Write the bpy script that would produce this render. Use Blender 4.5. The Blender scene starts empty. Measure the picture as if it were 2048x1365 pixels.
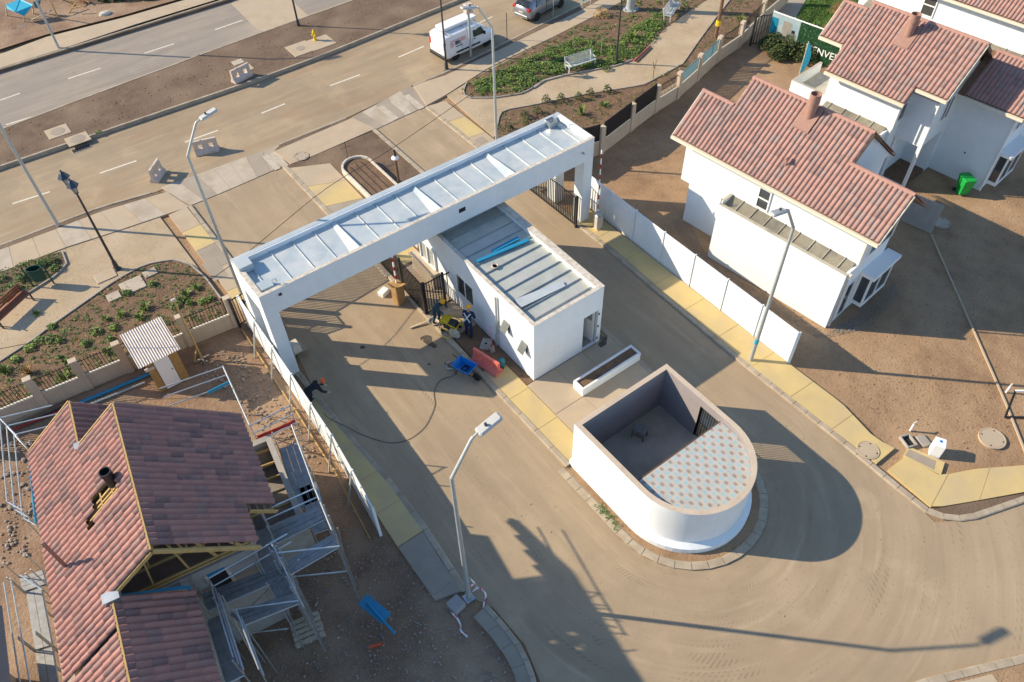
import bpy, bmesh, math, random
from mathutils import Vector, Matrix
random.seed(7)
S = bpy.context.scene
C = S.collection
rad = math.radians
# ------------------------------------------------------------------ camera, world, sun, exposure
CAM_H = 26.0
CAM_XY = (-12.7518, -16.2253)
FPX = 1579.47
MR = ((0.7986033, -0.6015606, -0.0189094), (-0.4612989, -0.5916141, -0.6612081), (0.3865697, 0.5367658, -0.7499642))
cam = bpy.data.cameras.new('camera')
cam.sensor_width = 36.0
cam.lens = FPX / 2048 * 36.0
cam.clip_end = 2000
camo = bpy.data.objects.new('camera', cam)
C.objects.link(camo)
CR, CD, CF = (Vector(v) for v in MR)
camo.matrix_world = Matrix(((CR.x, -CD.x, -CF.x, CAM_XY[0]), (CR.y, -CD.y, -CF.y, CAM_XY[1]), (CR.z, -CD.z, -CF.z, CAM_H), (0, 0, 0, 1)))
S.camera = camo
SUN_DIR = Vector((1.28, -1.27, -1.0)).normalized()
SUN_EL = math.asin(-SUN_DIR.z)
W = bpy.data.worlds.new('World')
S.world = W
W.use_nodes = True
wn = W.node_tree.nodes
sky = wn.new('ShaderNodeTexSky')
sky.sky_type = 'NISHITA'
sky.sun_disc = False
sky.sun_elevation = SUN_EL
sky.sun_rotation = math.atan2(-SUN_DIR.x, -SUN_DIR.y)
sky.air_density = 1.0
sky.dust_density = 0.2
sky.ozone_density = 3.0
W.node_tree.links.new(sky.outputs[0], wn['Background'].inputs[0])
wn['Background'].inputs[1].default_value = 0.13
sl = bpy.data.lights.new('sun', 'SUN')
sl.energy = 4.4
sl.angle = rad(0.5)
sl.color = (1.0, 0.85, 0.64)
so = bpy.data.objects.new('sun', sl)
so.rotation_euler = SUN_DIR.to_track_quat('-Z', 'Y').to_euler()
so.location = (-30, 30, 40)
C.objects.link(so)
S.view_settings.view_transform = 'Standard'
S.view_settings.look = 'None'
S.view_settings.exposure = 0.76
S.view_settings.gamma = 1.0
S.view_settings.use_curve_mapping = False

# ------------------------------------------------------------------ helpers
def P(px, py, z=0.0):
    """survey point of the photograph (2048 px wide) brought down to the plane of height z"""
    a, b = (px - 1024) / FPX, (py - 682.5) / FPX
    d = CR * a + CD * b + CF
    t = (z - CAM_H) / d.z
    return Vector((CAM_XY[0] + d.x * t, CAM_XY[1] + d.y * t, z))
def P2(pts, z=0.0):
    return [P(x, y, z).to_2d() for x, y in pts]
TM = {}
def tag(o, label=None, cat=None, group=None, kind=None):
    if label: o['label'] = label
    if cat: o['category'] = cat
    if group: o['group'] = group
    if kind: o['kind'] = kind
    return o
def thing(name, label, cat, loc=(0, 0, 0), rz=0.0, group=None):
    o = bpy.data.objects.new(name, None)
    C.objects.link(o)
    o.empty_display_size = 0.3
    o.location = loc
    o.rotation_euler = (0, 0, rz)
    TM[o.name] = Matrix.Translation(Vector(loc)) @ Matrix.Rotation(rz, 4, 'Z')
    return tag(o, label, cat, group)
class MB:
    def __init__(s):
        s.v = []; s.f = []; s.mi = []; s.tint = []; s.m = 0; s.t = 0.5
    def face(s, idx):
        s.f.append(idx); s.mi.append(s.m); s.tint.append(s.t)
    def add(s, verts, faces):
        b = len(s.v)
        s.v += [tuple(v) for v in verts]
        for f in faces: s.face([b + i for i in f])
        return s
    def box(s, x0, y0, z0, x1, y1, z1):
        v = [(x0, y0, z0), (x1, y0, z0), (x1, y1, z0), (x0, y1, z0), (x0, y0, z1), (x1, y0, z1), (x1, y1, z1), (x0, y1, z1)]
        return s.add(v, [(0, 3, 2, 1), (4, 5, 6, 7), (0, 1, 5, 4), (1, 2, 6, 5), (2, 3, 7, 6), (3, 0, 4, 7)])
    def bbox(s, x0, y0, z0, x1, y1, z1, b=0.02):
        """box with chamfered vertical and top edges"""
        b = min(b, (x1 - x0) / 2.1, (y1 - y0) / 2.1, (z1 - z0) / 2.1)
        def ring(i, z): return [(x0 + i + b, y0 + i, z), (x1 - i - b, y0 + i, z), (x1 - i, y0 + i + b, z), (x1 - i, y1 - i - b, z), (x1 - i - b, y1 - i, z), (x0 + i + b, y1 - i, z), (x0 + i, y1 - i - b, z), (x0 + i, y0 + i + b, z)]
        v = ring(0, z0) + ring(0, z1 - b) + ring(b, z1)
        f = [tuple(range(7, -1, -1)), tuple(range(16, 24))]
        for k in (0, 8):
            f += [(k + i, k + (i + 1) % 8, k + 8 + (i + 1) % 8, k + 8 + i) for i in range(8)]
        return s.add(v, f)
    def obox(s, c, ux, uy, uz, hx, hy, hz):
        c, ux, uy, uz = Vector(c), Vector(ux).normalized(), Vector(uy).normalized(), Vector(uz).normalized()
        v = [c + ux * hx * a + uy * hy * b + uz * hz * d for d in (-1, 1) for a, b in ((-1, -1), (1, -1), (1, 1), (-1, 1))]
        return s.add(v, [(0, 3, 2, 1), (4, 5, 6, 7), (0, 1, 5, 4), (1, 2, 6, 5), (2, 3, 7, 6), (3, 0, 4, 7)])
    def beam(s, a, b, w, h=None, up=(0, 0, 1)):
        """rectangular bar from a to b"""
        a, b = Vector(a), Vector(b); h = h or w
        d = (b - a); L = d.length
        if L < 1e-6: return s
        d /= L; up = Vector(up)
        if abs(d.dot(up)) > 0.98: up = Vector((0, 1, 0))
        x = d.cross(up).normalized(); u = x.cross(d)
        return s.obox((a + b) / 2, d, x, u, L / 2, w / 2, h / 2)
    def tube(s, pts, r, n=8, cap=True):
        """round bar along pts, radius a number or one per point"""
        pts = [Vector(p) for p in pts]; k = len(pts)
        rr = r if isinstance(r, (list, tuple)) else [r] * k
        b = len(s.v); px = None
        for i in range(k):
            d = (pts[min(i + 1, k - 1)] - pts[max(i - 1, 0)]).normalized()
            if px is None:
                px = d.orthogonal().normalized()
            else:
                px = (px - d * px.dot(d)).normalized()
            py = d.cross(px)
            for j in range(n):
                a = 2 * math.pi * j / n
                s.v.append(tuple(pts[i] + (px * math.cos(a) + py * math.sin(a)) * rr[i]))
        for i in range(k - 1):
            for j in range(n):
                s.face([b + i * n + j, b + i * n + (j + 1) % n, b + (i + 1) * n + (j + 1) % n, b + (i + 1) * n + j])
        if cap:
            s.face([b + j for j in range(n - 1, -1, -1)]); s.face([b + (k - 1) * n + j for j in range(n)])
        return s
    def lathe(s, prof, n=16, c=(0, 0, 0), sx=1.0, sy=1.0):
        b = len(s.v); k = len(prof)
        for r, z in prof:
            for j in range(n):
                a = 2 * math.pi * j / n
                s.v.append((c[0] + r * sx * math.cos(a), c[1] + r * sy * math.sin(a), c[2] + z))
        for i in range(k - 1):
            for j in range(n):
                s.face([b + i * n + j, b + i * n + (j + 1) % n, b + (i + 1) * n + (j + 1) % n, b + (i + 1) * n + j])
        s.face([b + j for j in range(n - 1, -1, -1)]); s.face([b + (k - 1) * n + j for j in range(n)])
        return s
    def prism(s, poly, z0, z1, bottom=True):
        n = len(poly)
        ar = sum(poly[i][0] * poly[(i + 1) % n][1] - poly[(i + 1) % n][0] * poly[i][1] for i in range(n))
        if ar < 0: poly = poly[::-1]
        v = [(p[0], p[1], z0) for p in poly] + [(p[0], p[1], z1) for p in poly]
        f = [tuple(range(n, 2 * n))] + [(i, (i + 1) % n, n + (i + 1) % n, n + i) for i in range(n)]
        if bottom: f.append(tuple(range(n - 1, -1, -1)))
        return s.add(v, f)
    def sheet(s, poly, z):
        n = len(poly)
        ar = sum(poly[i][0] * poly[(i + 1) % n][1] - poly[(i + 1) % n][0] * poly[i][1] for i in range(n))
        if ar < 0: poly = poly[::-1]
        return s.add([(p[0], p[1], z) for p in poly], [tuple(range(n))])
    def rot(s, i0, M):
        for i in range(i0, len(s.v)): s.v[i] = tuple(M @ Vector(s.v[i]))
        return s
    def build(s, name, mats, parent=None, world=False, smooth=False, label=None, cat=None, group=None, kind=None):
        me = bpy.data.meshes.new(name)
        v = s.v
        if world and parent is not None:
            p = parent
            while p.parent is not None: p = p.parent
            if p.name in TM:
                inv = TM[p.name].inverted()
                v = [tuple(inv @ Vector(q)) for q in v]
        me.from_pydata(v, [], s.f)
        if not isinstance(mats, (list, tuple)): mats = [mats]
        for m in mats: me.materials.append(MAT[m] if isinstance(m, str) else m)
        if len(mats) > 1: me.polygons.foreach_set('material_index', s.mi)
        if any(t != 0.5 for t in s.tint):
            at = me.attributes.new('tint', 'FLOAT', 'FACE'); at.data.foreach_set('value', s.tint)
        if smooth:
            me.polygons.foreach_set('use_smooth', [True] * len(me.polygons))
            me.set_sharp_from_angle(angle=rad(40))
        me.update()
        o = bpy.data.objects.new(name, me)
        C.objects.link(o)
        if parent is not None: o.parent = parent
        return tag(o, label, cat, group, kind)
def copy_tree(o, parent=None):
    c = o.copy(); C.objects.link(c)
    if parent is not None: c.parent = parent
    for ch in list(o.children): copy_tree(ch, c)
    return c
def dup(o, loc, rz=None, label=None, group=None):
    c = copy_tree(o); c.location = loc
    if rz is not None: c.rotation_euler = (0, 0, rz)
    if label: c['label'] = label
    if group: c['group'] = group
    return c
def add_obj(name, me, parent, loc=(0, 0, 0), M=None):
    o = bpy.data.objects.new(name, me); C.objects.link(o); o.parent = parent
    if M is not None: o.matrix_local = M
    else: o.location = loc
    return o
def resample(pl, n):
    pl = [Vector(p).to_2d() for p in pl]
    L = [0]
    for a, b in zip(pl, pl[1:]): L.append(L[-1] + (b - a).length)
    out = []
    for i in range(n + 1):
        t = L[-1] * i / n; k = 0
        while k < len(L) - 2 and L[k + 1] < t: k += 1
        q = (t - L[k]) / max(1e-9, L[k + 1] - L[k])
        out.append(pl[k].lerp(pl[k + 1], q))
    return out
def offset(pl, d):
    out = []
    for i, p in enumerate(pl):
        a = pl[max(0, i - 1)]; b = pl[min(len(pl) - 1, i + 1)]
        t = (b - a).normalized(); out.append(p + Vector((-t.y, t.x)) * d)
    return out

# ------------------------------------------------------------------ materials
MAT = {}
def mat(name, c1, c2=None, rough=0.8, scale=3.0, detail=6.0, bump=0.0, bscale=40.0, metal=0.0, c3=None, s3=0.5, spec=0.35, mixlo=0.35, mixhi=0.65, coord='Generated', emit=None, speck=None, spk=60.0, tint=None, streak=None, dust_mix=0.75):
    m = bpy.data.materials.new(name); MAT[name] = m; m.use_nodes = True
    nt = m.node_tree; N = nt.nodes; L = nt.links
    b = N['Principled BSDF']
    b.inputs['Roughness'].default_value = rough
    b.inputs['Metallic'].default_value = metal
    b.inputs['Specular IOR Level'].default_value = spec
    geo = N.new('ShaderNodeNewGeometry') if coord == 'world' else N.new('ShaderNodeTexCoord')
    pos = geo.outputs['Position'] if coord == 'world' else geo.outputs['Object']
    def noise(sc, de=detail, ro=0.6):
        n = N.new('ShaderNodeTexNoise'); n.inputs['Scale'].default_value = sc; n.inputs['Detail'].default_value = de; n.inputs['Roughness'].default_value = ro
        L.new(pos, n.inputs['Vector']); return n.outputs['Fac']
    def ramp(f, lo, hi):
        r = N.new('ShaderNodeMapRange'); r.inputs['From Min'].default_value = lo; r.inputs['From Max'].default_value = hi; L.new(f, r.inputs['Value']); return r.outputs['Result']
    def mix(f, a, bb, mode='MIX'):
        x = N.new('ShaderNodeMix'); x.data_type = 'RGBA'; x.blend_type = mode
        if isinstance(f, (int, float)): x.inputs['Factor'].default_value = f
        else: L.new(f, x.inputs['Factor'])
        for s_, v in ((6, a), (7, bb)):
            if isinstance(v, tuple): x.inputs[s_].default_value = (*v, 1)
            else: L.new(v, x.inputs[s_])
        return x.outputs[2]
    col = c1
    if c2: col = mix(ramp(noise(scale), mixlo, mixhi), c1, c2)
    if c3: col = mix(ramp(noise(s3, 4), 0.45, 0.7), col, c3)
    if tint:
        at = N.new('ShaderNodeAttribute'); at.attribute_name = 'tint'
        cr = N.new('ShaderNodeValToRGB'); cr.color_ramp.elements.remove(cr.color_ramp.elements[1])
        for i, (p, cc) in enumerate(tint):
            e = cr.color_ramp.elements[0] if i == 0 else cr.color_ramp.elements.new(p)
            e.position = p; e.color = (*cc, 1)
        L.new(at.outputs['Fac'], cr.inputs['Fac'])
        col = mix(ramp(noise(scale), mixlo, mixhi), cr.outputs['Color'], mix(dust_mix, cr.outputs['Color'], c2 or c1))
    if streak:
        mpv = N.new('ShaderNodeVectorMath'); mpv.operation = 'MULTIPLY'; L.new(pos, mpv.inputs[0]); mpv.inputs[1].default_value = (5.0, 5.0, 0.35)
        nn = N.new('ShaderNodeTexNoise'); nn.inputs['Scale'].default_value = 1.0; nn.inputs['Detail'].default_value = 7.0; nn.inputs['Roughness'].default_value = 0.7; L.new(mpv.outputs[0], nn.inputs['Vector'])
        col = mix(ramp(nn.outputs['Fac'], 0.52, 0.85), col, streak)
    if speck: col = mix(ramp(noise(spk, 2, 0.5), 0.62, 0.72), col, speck)
    if isinstance(col, tuple): b.inputs['Base Color'].default_value = (*col, 1)
    else: L.new(col, b.inputs['Base Color'])
    if bump:
        bp = N.new('ShaderNodeBump'); bp.inputs['Strength'].default_value = min(1.0, bump); bp.inputs['Distance'].default_value = 0.02 if bump <= 1 else 0.02 * bump
        L.new(noise(bscale, 8, 0.65), bp.inputs['Height']); L.new(bp.outputs['Normal'], b.inputs['Normal'])
    if emit:
        b.inputs['Emission Color'].default_value = (*emit[0], 1); b.inputs['Emission Strength'].default_value = emit[1]
    return m
w_ = dict(coord='world')
mat('dirt', (0.345, 0.22, 0.122), (0.24, 0.15, 0.084), 0.95, 0.9, bump=1.6, bscale=9.0, c3=(0.41, 0.275, 0.16), s3=0.22, speck=(0.12, 0.08, 0.055), spk=14.0, **w_)
mat('dirt_site', (0.285, 0.18, 0.108), (0.19, 0.118, 0.073), 0.95, 0.8, bump=2.5, bscale=6.0, c3=(0.37, 0.26, 0.17), s3=0.3, speck=(0.42, 0.31, 0.25), spk=18.0, **w_)
mat('dirt_median', (0.18, 0.122, 0.078), (0.115, 0.076, 0.05), 0.95, 1.6, bump=2.0, bscale=8.0, c3=(0.23, 0.16, 0.105), s3=0.4, speck=(0.10, 0.07, 0.05), spk=11.0, **w_)
mat('soil', (0.20, 0.125, 0.075), (0.13, 0.082, 0.05), 0.95, 2.2, bump=2.2, bscale=10.0, speck=(0.30, 0.21, 0.14), spk=16.0, **w_)
mat('gravel_path', (0.46, 0.355, 0.225), (0.38, 0.29, 0.185), 0.95, 1.6, bump=1.5, bscale=22.0, c3=(0.50, 0.395, 0.27), s3=0.4, speck=(0.24, 0.17, 0.11), spk=13.0, **w_)
mat('pale_gravel', (0.33, 0.31, 0.28), (0.22, 0.20, 0.18), 0.95, 14.0, bump=2.0, bscale=30.0, speck=(0.45, 0.43, 0.40), spk=34.0, **w_)
mat('yellow_pave', (0.58, 0.44, 0.19), (0.50, 0.385, 0.185), 0.85, 0.9, bump=0.25, bscale=50.0, c3=(0.47, 0.37, 0.22), s3=0.55, **w_)
mat('beige_pave', (0.47, 0.37, 0.25), (0.41, 0.32, 0.22), 0.85, 1.1, bump=0.25, bscale=50.0, c3=(0.43, 0.35, 0.25), s3=0.5, **w_)
mat('pale_pave', (0.47, 0.40, 0.31), (0.41, 0.35, 0.27), 0.85, 1.2, bump=0.25, bscale=50.0, c3=(0.36, 0.29, 0.21), s3=0.6, **w_)
mat('grey_pave', (0.33, 0.28, 0.215), (0.28, 0.235, 0.18), 0.85, 1.2, bump=0.3, bscale=50.0, c3=(0.37, 0.315, 0.245), s3=0.6, **w_)
mat('kerb', (0.44, 0.37, 0.27), (0.35, 0.29, 0.21), 0.85, 3.0, bump=0.3, bscale=40.0, c3=(0.31, 0.25, 0.18), s3=1.3, **w_)
mat('concrete', (0.40, 0.37, 0.32), (0.33, 0.30, 0.26), 0.85, 2.5, bump=0.3, bscale=40.0, c3=(0.27, 0.245, 0.21), s3=0.9)
mat('white_stucco', (0.755, 0.785, 0.79), (0.725, 0.755, 0.76), 0.85, 2.0, bump=0.12, bscale=60.0, c3=(0.70, 0.725, 0.72), s3=0.5, streak=(0.695, 0.715, 0.71))
mat('cream_stucco', (0.56, 0.46, 0.35), (0.51, 0.42, 0.32), 0.9, 2.0, bump=0.12, bscale=60.0, c3=(0.48, 0.39, 0.29), s3=0.6, streak=(0.36, 0.29, 0.21))
mat('grey_plaster', (0.36, 0.335, 0.31), (0.31, 0.29, 0.27), 0.9, 1.8, bump=0.2, bscale=40.0, streak=(0.24, 0.22, 0.20))
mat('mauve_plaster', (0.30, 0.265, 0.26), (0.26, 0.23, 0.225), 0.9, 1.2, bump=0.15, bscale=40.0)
mat('white_paint', (0.82, 0.81, 0.78), rough=0.5)
mat('worn_white', (0.62, 0.57, 0.48), (0.42, 0.36, 0.28), 0.8, 6.0, mixlo=0.42, mixhi=0.7, **w_)
mat('lane_paint', (0.68, 0.62, 0.50), (0.50, 0.44, 0.34), 0.8, 5.0, mixlo=0.45, mixhi=0.75, **w_)
mat('faded_paint', (0.50, 0.44, 0.345), (0.38, 0.32, 0.24), 0.85, 5.0, mixlo=0.4, mixhi=0.7, **w_)
mat('galv', (0.52, 0.55, 0.56), (0.42, 0.45, 0.46), 0.42, 3.0, metal=0.75, spec=0.5)
mat('roof_sheet', (0.50, 0.555, 0.56), (0.41, 0.47, 0.48), 0.38, 1.2, metal=0.15, spec=0.5, c3=(0.58, 0.59, 0.57), s3=1.1, bump=0.15, bscale=2.0)
mat('roof_sheet_dusty', (0.53, 0.55, 0.47), (0.42, 0.44, 0.38), 0.42, 1.5, metal=0.25, spec=0.5, c3=(0.55, 0.54, 0.49), s3=0.8, bump=0.15, bscale=3.0)
mat('annex_sheet', (0.52, 0.48, 0.38), (0.45, 0.42, 0.34), 0.6, 1.5, metal=0.2, c3=(0.30, 0.29, 0.25), s3=0.9)
mat('grey_paint', (0.50, 0.50, 0.47), (0.44, 0.44, 0.42), 0.55, 4.0, metal=0.2)
mat('black_metal', (0.022, 0.022, 0.024), rough=0.45, spec=0.5)
mat('dark_post', (0.045, 0.047, 0.05), rough=0.5)
mat('bronze_rail', (0.035, 0.028, 0.024), rough=0.6)
mat('glass', (0.05, 0.055, 0.06), rough=0.08, spec=0.8)
mat('pale_glass', (0.33, 0.35, 0.33), rough=0.12, spec=0.8)
mat('wood', (0.50, 0.34, 0.13), (0.40, 0.26, 0.10), 0.8, 6.0)
mat('wood_dark', (0.20, 0.115, 0.065), (0.14, 0.08, 0.05), 0.8, 6.0)
mat('osb', (0.42, 0.26, 0.10), (0.30, 0.17, 0.06), 0.85, 12.0)
mat('pallet_wood', (0.55, 0.46, 0.33), (0.44, 0.36, 0.25), 0.85, 5.0)
mat('plank', (0.26, 0.235, 0.21), (0.19, 0.17, 0.155), 0.8, 4.0)
mat('deck_steel', (0.30, 0.30, 0.29), (0.22, 0.22, 0.215), 0.5, 5.0, metal=0.5)
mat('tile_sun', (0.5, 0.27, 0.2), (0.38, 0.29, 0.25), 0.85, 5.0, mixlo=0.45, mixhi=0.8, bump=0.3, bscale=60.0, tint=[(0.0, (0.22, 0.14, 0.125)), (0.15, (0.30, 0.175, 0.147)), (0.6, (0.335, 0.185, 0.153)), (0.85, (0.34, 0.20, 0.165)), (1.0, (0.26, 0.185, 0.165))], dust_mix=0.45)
mat('tile_shade', (0.3, 0.1, 0.08), (0.20, 0.12, 0.11), 0.72, 4.0, mixlo=0.45, mixhi=0.8, bump=0.3, bscale=60.0, tint=[(0.0, (0.085, 0.06, 0.065)), (0.3, (0.17, 0.072, 0.065)), (0.55, (0.29, 0.10, 0.085)), (0.8, (0.36, 0.13, 0.10)), (1.0, (0.15, 0.085, 0.085))])  # darker copy of the same roof tile, shade put into its colour
mat('ridge_tile', (0.42, 0.235, 0.185), (0.36, 0.20, 0.16), 0.85, 5.0)
mat('chimney_paint', (0.33, 0.19, 0.145), (0.29, 0.165, 0.125), 0.7, 5.0)
mat('fascia', (0.66, 0.60, 0.47), rough=0.7)
mat('leaf', (0.10, 0.17, 0.035), (0.055, 0.10, 0.025), 0.75, 1.5, tint=[(0.0, (0.06, 0.11, 0.03)), (0.5, (0.135, 0.225, 0.04)), (1.0, (0.26, 0.33, 0.07))], **w_)
mat('leaf_dark', (0.06, 0.09, 0.03), (0.04, 0.06, 0.02), 0.75, 1.5, tint=[(0.0, (0.035, 0.06, 0.02)), (0.5, (0.075, 0.105, 0.03)), (1.0, (0.15, 0.14, 0.05))], **w_)
mat('grass_dry', (0.46, 0.31, 0.12), (0.35, 0.22, 0.08), 0.85, 3.0)
mat('lawn', (0.055, 0.13, 0.02), (0.04, 0.09, 0.015), 0.9, 1.2, bump=1.0, bscale=40.0, **w_)
mat('skin', (0.42, 0.24, 0.16), rough=0.6)
mat('navy', (0.012, 0.022, 0.07), (0.018, 0.032, 0.095), 0.85, 12.0)
mat('teal_cloth', (0.02, 0.075, 0.11), (0.015, 0.05, 0.075), 0.85, 12.0)
mat('dark_cloth', (0.02, 0.024, 0.03), rough=0.9)
mat('reflective', (0.62, 0.66, 0.68), rough=0.4)
mat('helmet_yellow', (0.75, 0.38, 0.02), rough=0.4)
mat('helmet_orange', (0.80, 0.12, 0.02), rough=0.4)
mat('glove', (0.45, 0.45, 0.42), rough=0.9)
mat('yellow_paint', (0.72, 0.50, 0.02), rough=0.45)
mat('machine_grey', (0.045, 0.05, 0.05), rough=0.55)
mat('blue_plastic', (0.01, 0.19, 0.55), (0.012, 0.16, 0.46), 0.4, 3.0)
mat('red_plastic', (0.70, 0.14, 0.11), (0.60, 0.17, 0.14), 0.5, 3.0)
mat('white_plastic', (0.60, 0.50, 0.42), (0.50, 0.41, 0.34), 0.6, 4.0)
mat('green_plastic', (0.01, 0.36, 0.06), (0.012, 0.30, 0.05), 0.4, 3.0)
mat('green_metal', (0.012, 0.06, 0.045), rough=0.5)
mat('cyan_paint', (0.02, 0.36, 0.52), rough=0.5)
mat('cyan_pipe', (0.02, 0.24, 0.42), rough=0.45)
mat('orange_paint', (0.75, 0.10, 0.03), rough=0.5)
mat('red_paint', (0.34, 0.03, 0.025), rough=0.6)
mat('rubber', (0.018, 0.018, 0.018), rough=0.8)
mat('cardboard', (0.42, 0.25, 0.10), (0.36, 0.21, 0.085), 0.9, 5.0)
mat('steel_pole', (0.46, 0.49, 0.47), (0.40, 0.43, 0.42), 0.5, 3.0, metal=0.35)
mat('car_silver', (0.29, 0.31, 0.335), rough=0.28, metal=0.6, spec=0.6)
mat('van_white', (0.80, 0.80, 0.80), rough=0.25, spec=0.6)
mat('tail_red', (0.45, 0.02, 0.02), rough=0.2, spec=0.6)
mat('alloy', (0.42, 0.42, 0.43), rough=0.35, metal=0.8)
mat('plastic_black', (0.02, 0.02, 0.021), rough=0.6)
mat('pink_print', (0.74, 0.42, 0.42), rough=0.4)
mat('teal_plastic', (0.03, 0.17, 0.20), rough=0.5)
mat('wrap', (0.55, 0.52, 0.46), (0.48, 0.44, 0.37), 0.35, 4.0)
mat('stone', (0.36, 0.30, 0.24), (0.27, 0.22, 0.18), 0.9, 3.0)
mat('oil_stain', (0.06, 0.05, 0.04), (0.12, 0.095, 0.07), 0.7, 4.0, **w_)
mat('wet_soil', (0.17, 0.105, 0.065), (0.24, 0.16, 0.10), 0.8, 3.0, **w_)
mat('dust_pale', (0.50, 0.45, 0.38), (0.42, 0.36, 0.28), 0.95, 2.0, **w_)
mat('bench_red', (0.30, 0.10, 0.05), (0.24, 0.08, 0.04), 0.6, 5.0)
mat('corrugated', (0.62, 0.56, 0.50), (0.52, 0.46, 0.41), 0.7, 3.0)
mat('sky_blue_film', (0.03, 0.24, 0.40), (0.025, 0.20, 0.35), 0.5, 3.0)

def road_mat(name, base, alt, dust, rings=False, soil=None):
    """dusty carriageway: wheel lanes follow the road (round the island for the inner road) with faint tread prints"""
    m = mat(name, base, alt, 0.92, 0.7, bump=0.7, bscale=30.0, c3=dust, s3=0.16, speck=tuple(c * 0.78 for c in base), spk=9.0, coord='world')
    nt = m.node_tree; N = nt.nodes; L = nt.links
    b = N['Principled BSDF']
    src = b.inputs['Base Color'].links[0].from_socket
    geo = [n for n in N if n.type == 'NEW_GEOMETRY'][0]
    def mth(op, a, c=None):
        n = N.new('ShaderNodeMath'); n.operation = op
        for i, v in enumerate((a, c)):
            if v is None: continue
            if isinstance(v, (int, float)): n.inputs[i].default_value = v
            else: L.new(v, n.inputs[i])
        return n.outputs[0]
    sp = N.new('ShaderNodeSeparateXYZ'); L.new(geo.outputs['Position'], sp.inputs[0])
    if rings:       # distance from the island's spine and the way travelled round it
        dx = mth('SUBTRACT', sp.outputs[0], 1.1); dy = mth('MINIMUM', mth('ADD', sp.outputs[1], 7.6), 0.0)
        r = mth('SQRT', mth('ADD', mth('MULTIPLY', dx, dx), mth('MULTIPLY', dy, dy)))
        th = mth('ARCTAN2', dy, dx); s_ = mth('ADD', mth('MULTIPLY', th, 6.0), mth('MAXIMUM', mth('ADD', sp.outputs[1], 7.6), 0.0))
    else:
        r = sp.outputs[1]; s_ = sp.outputs[0]
    def noise(vx, vy, sc, de=5.0):
        cx = N.new('ShaderNodeCombineXYZ'); L.new(vx, cx.inputs[0]); L.new(vy, cx.inputs[1])
        n = N.new('ShaderNodeTexNoise'); n.inputs['Scale'].default_value = sc; n.inputs['Detail'].default_value = de; n.inputs['Roughness'].default_value = 0.62; L.new(cx.outputs[0], n.inputs['Vector']); return n.outputs['Fac']
    def rng(f, lo, hi, t1):
        q = N.new('ShaderNodeMapRange'); q.inputs['From Min'].default_value = lo; q.inputs['From Max'].default_value = hi; q.inputs['To Max'].default_value = t1; L.new(f, q.inputs['Value']); return q.outputs['Result']
    def mixc(f, a, col):
        x = N.new('ShaderNodeMix'); x.data_type = 'RGBA'; L.new(f, x.inputs['Factor']); L.new(a, x.inputs[6]); x.inputs[7].default_value = (*col, 1); return x.outputs[2]
    slow = mth('MULTIPLY', s_, 0.09)
    lanes = noise(r, slow, 1.5, 6.0)
    c = mixc(rng(lanes, 0.42, 0.68, 0.62), src, tuple(q * 0.74 for q in base))
    lanes2 = noise(mth('ADD', r, 37.0), slow, 2.4, 4.0)
    c = mixc(rng(lanes2, 0.55, 0.75, 0.55), c, tuple(min(1, q * 1.18) for q in dust))
    if soil:        # soil carried onto the road, drawn out along it
        c = mixc(rng(noise(mth('ADD', r, 71.0), mth('MULTIPLY', s_, 0.16), 0.8, 7.0), 0.5, 0.7, 0.75), c, soil)
    # tread prints: short dark bars inside narrow wheel lanes
    ln = noise(mth('ADD', r, 11.0), mth('MULTIPLY', s_, 0.05), 2.1, 1.0)
    lane = mth('MULTIPLY', mth('GREATER_THAN', ln, 0.585), mth('LESS_THAN', ln, 0.635))
    bars = mth('GREATER_THAN', mth('SINE', mth('ADD', mth('MULTIPLY', s_, 34.0), mth('MULTIPLY', r, 30.0))), 0.1)
    wob = rng(noise(r, s_, 0.5, 2.0), 0.45, 0.62, 0.5 if rings else 0.25)
    c = mixc(mth('MULTIPLY', mth('MULTIPLY', lane, bars), wob), c, tuple(q * 0.55 for q in base))
    # small oil and tar spots, pale spills
    spot = noise(sp.outputs[0], sp.outputs[1], 1.1, 8.0)
    c = mixc(rng(spot, 0.66, 0.74, 0.6), c, tuple(q * 0.6 for q in base))
    spot2 = noise(sp.outputs[1], sp.outputs[0], 0.35, 9.0)
    c = mixc(rng(spot2, 0.56, 0.72, 0.5), c, tuple(min(1, q * 1.15 + 0.02) for q in dust))
    L.new(c, b.inputs['Base Color'])
    return m
road_mat('road_inner', (0.378, 0.288, 0.184), (0.325, 0.248, 0.163), (0.42, 0.32, 0.207), rings=True, soil=(0.35, 0.255, 0.16))
road_mat('road_near', (0.352, 0.27, 0.174), (0.308, 0.238, 0.158), (0.41, 0.308, 0.19), soil=(0.30, 0.20, 0.115))
road_mat('road_far', (0.31, 0.265, 0.215), (0.285, 0.245, 0.205), (0.34, 0.285, 0.22))
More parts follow.
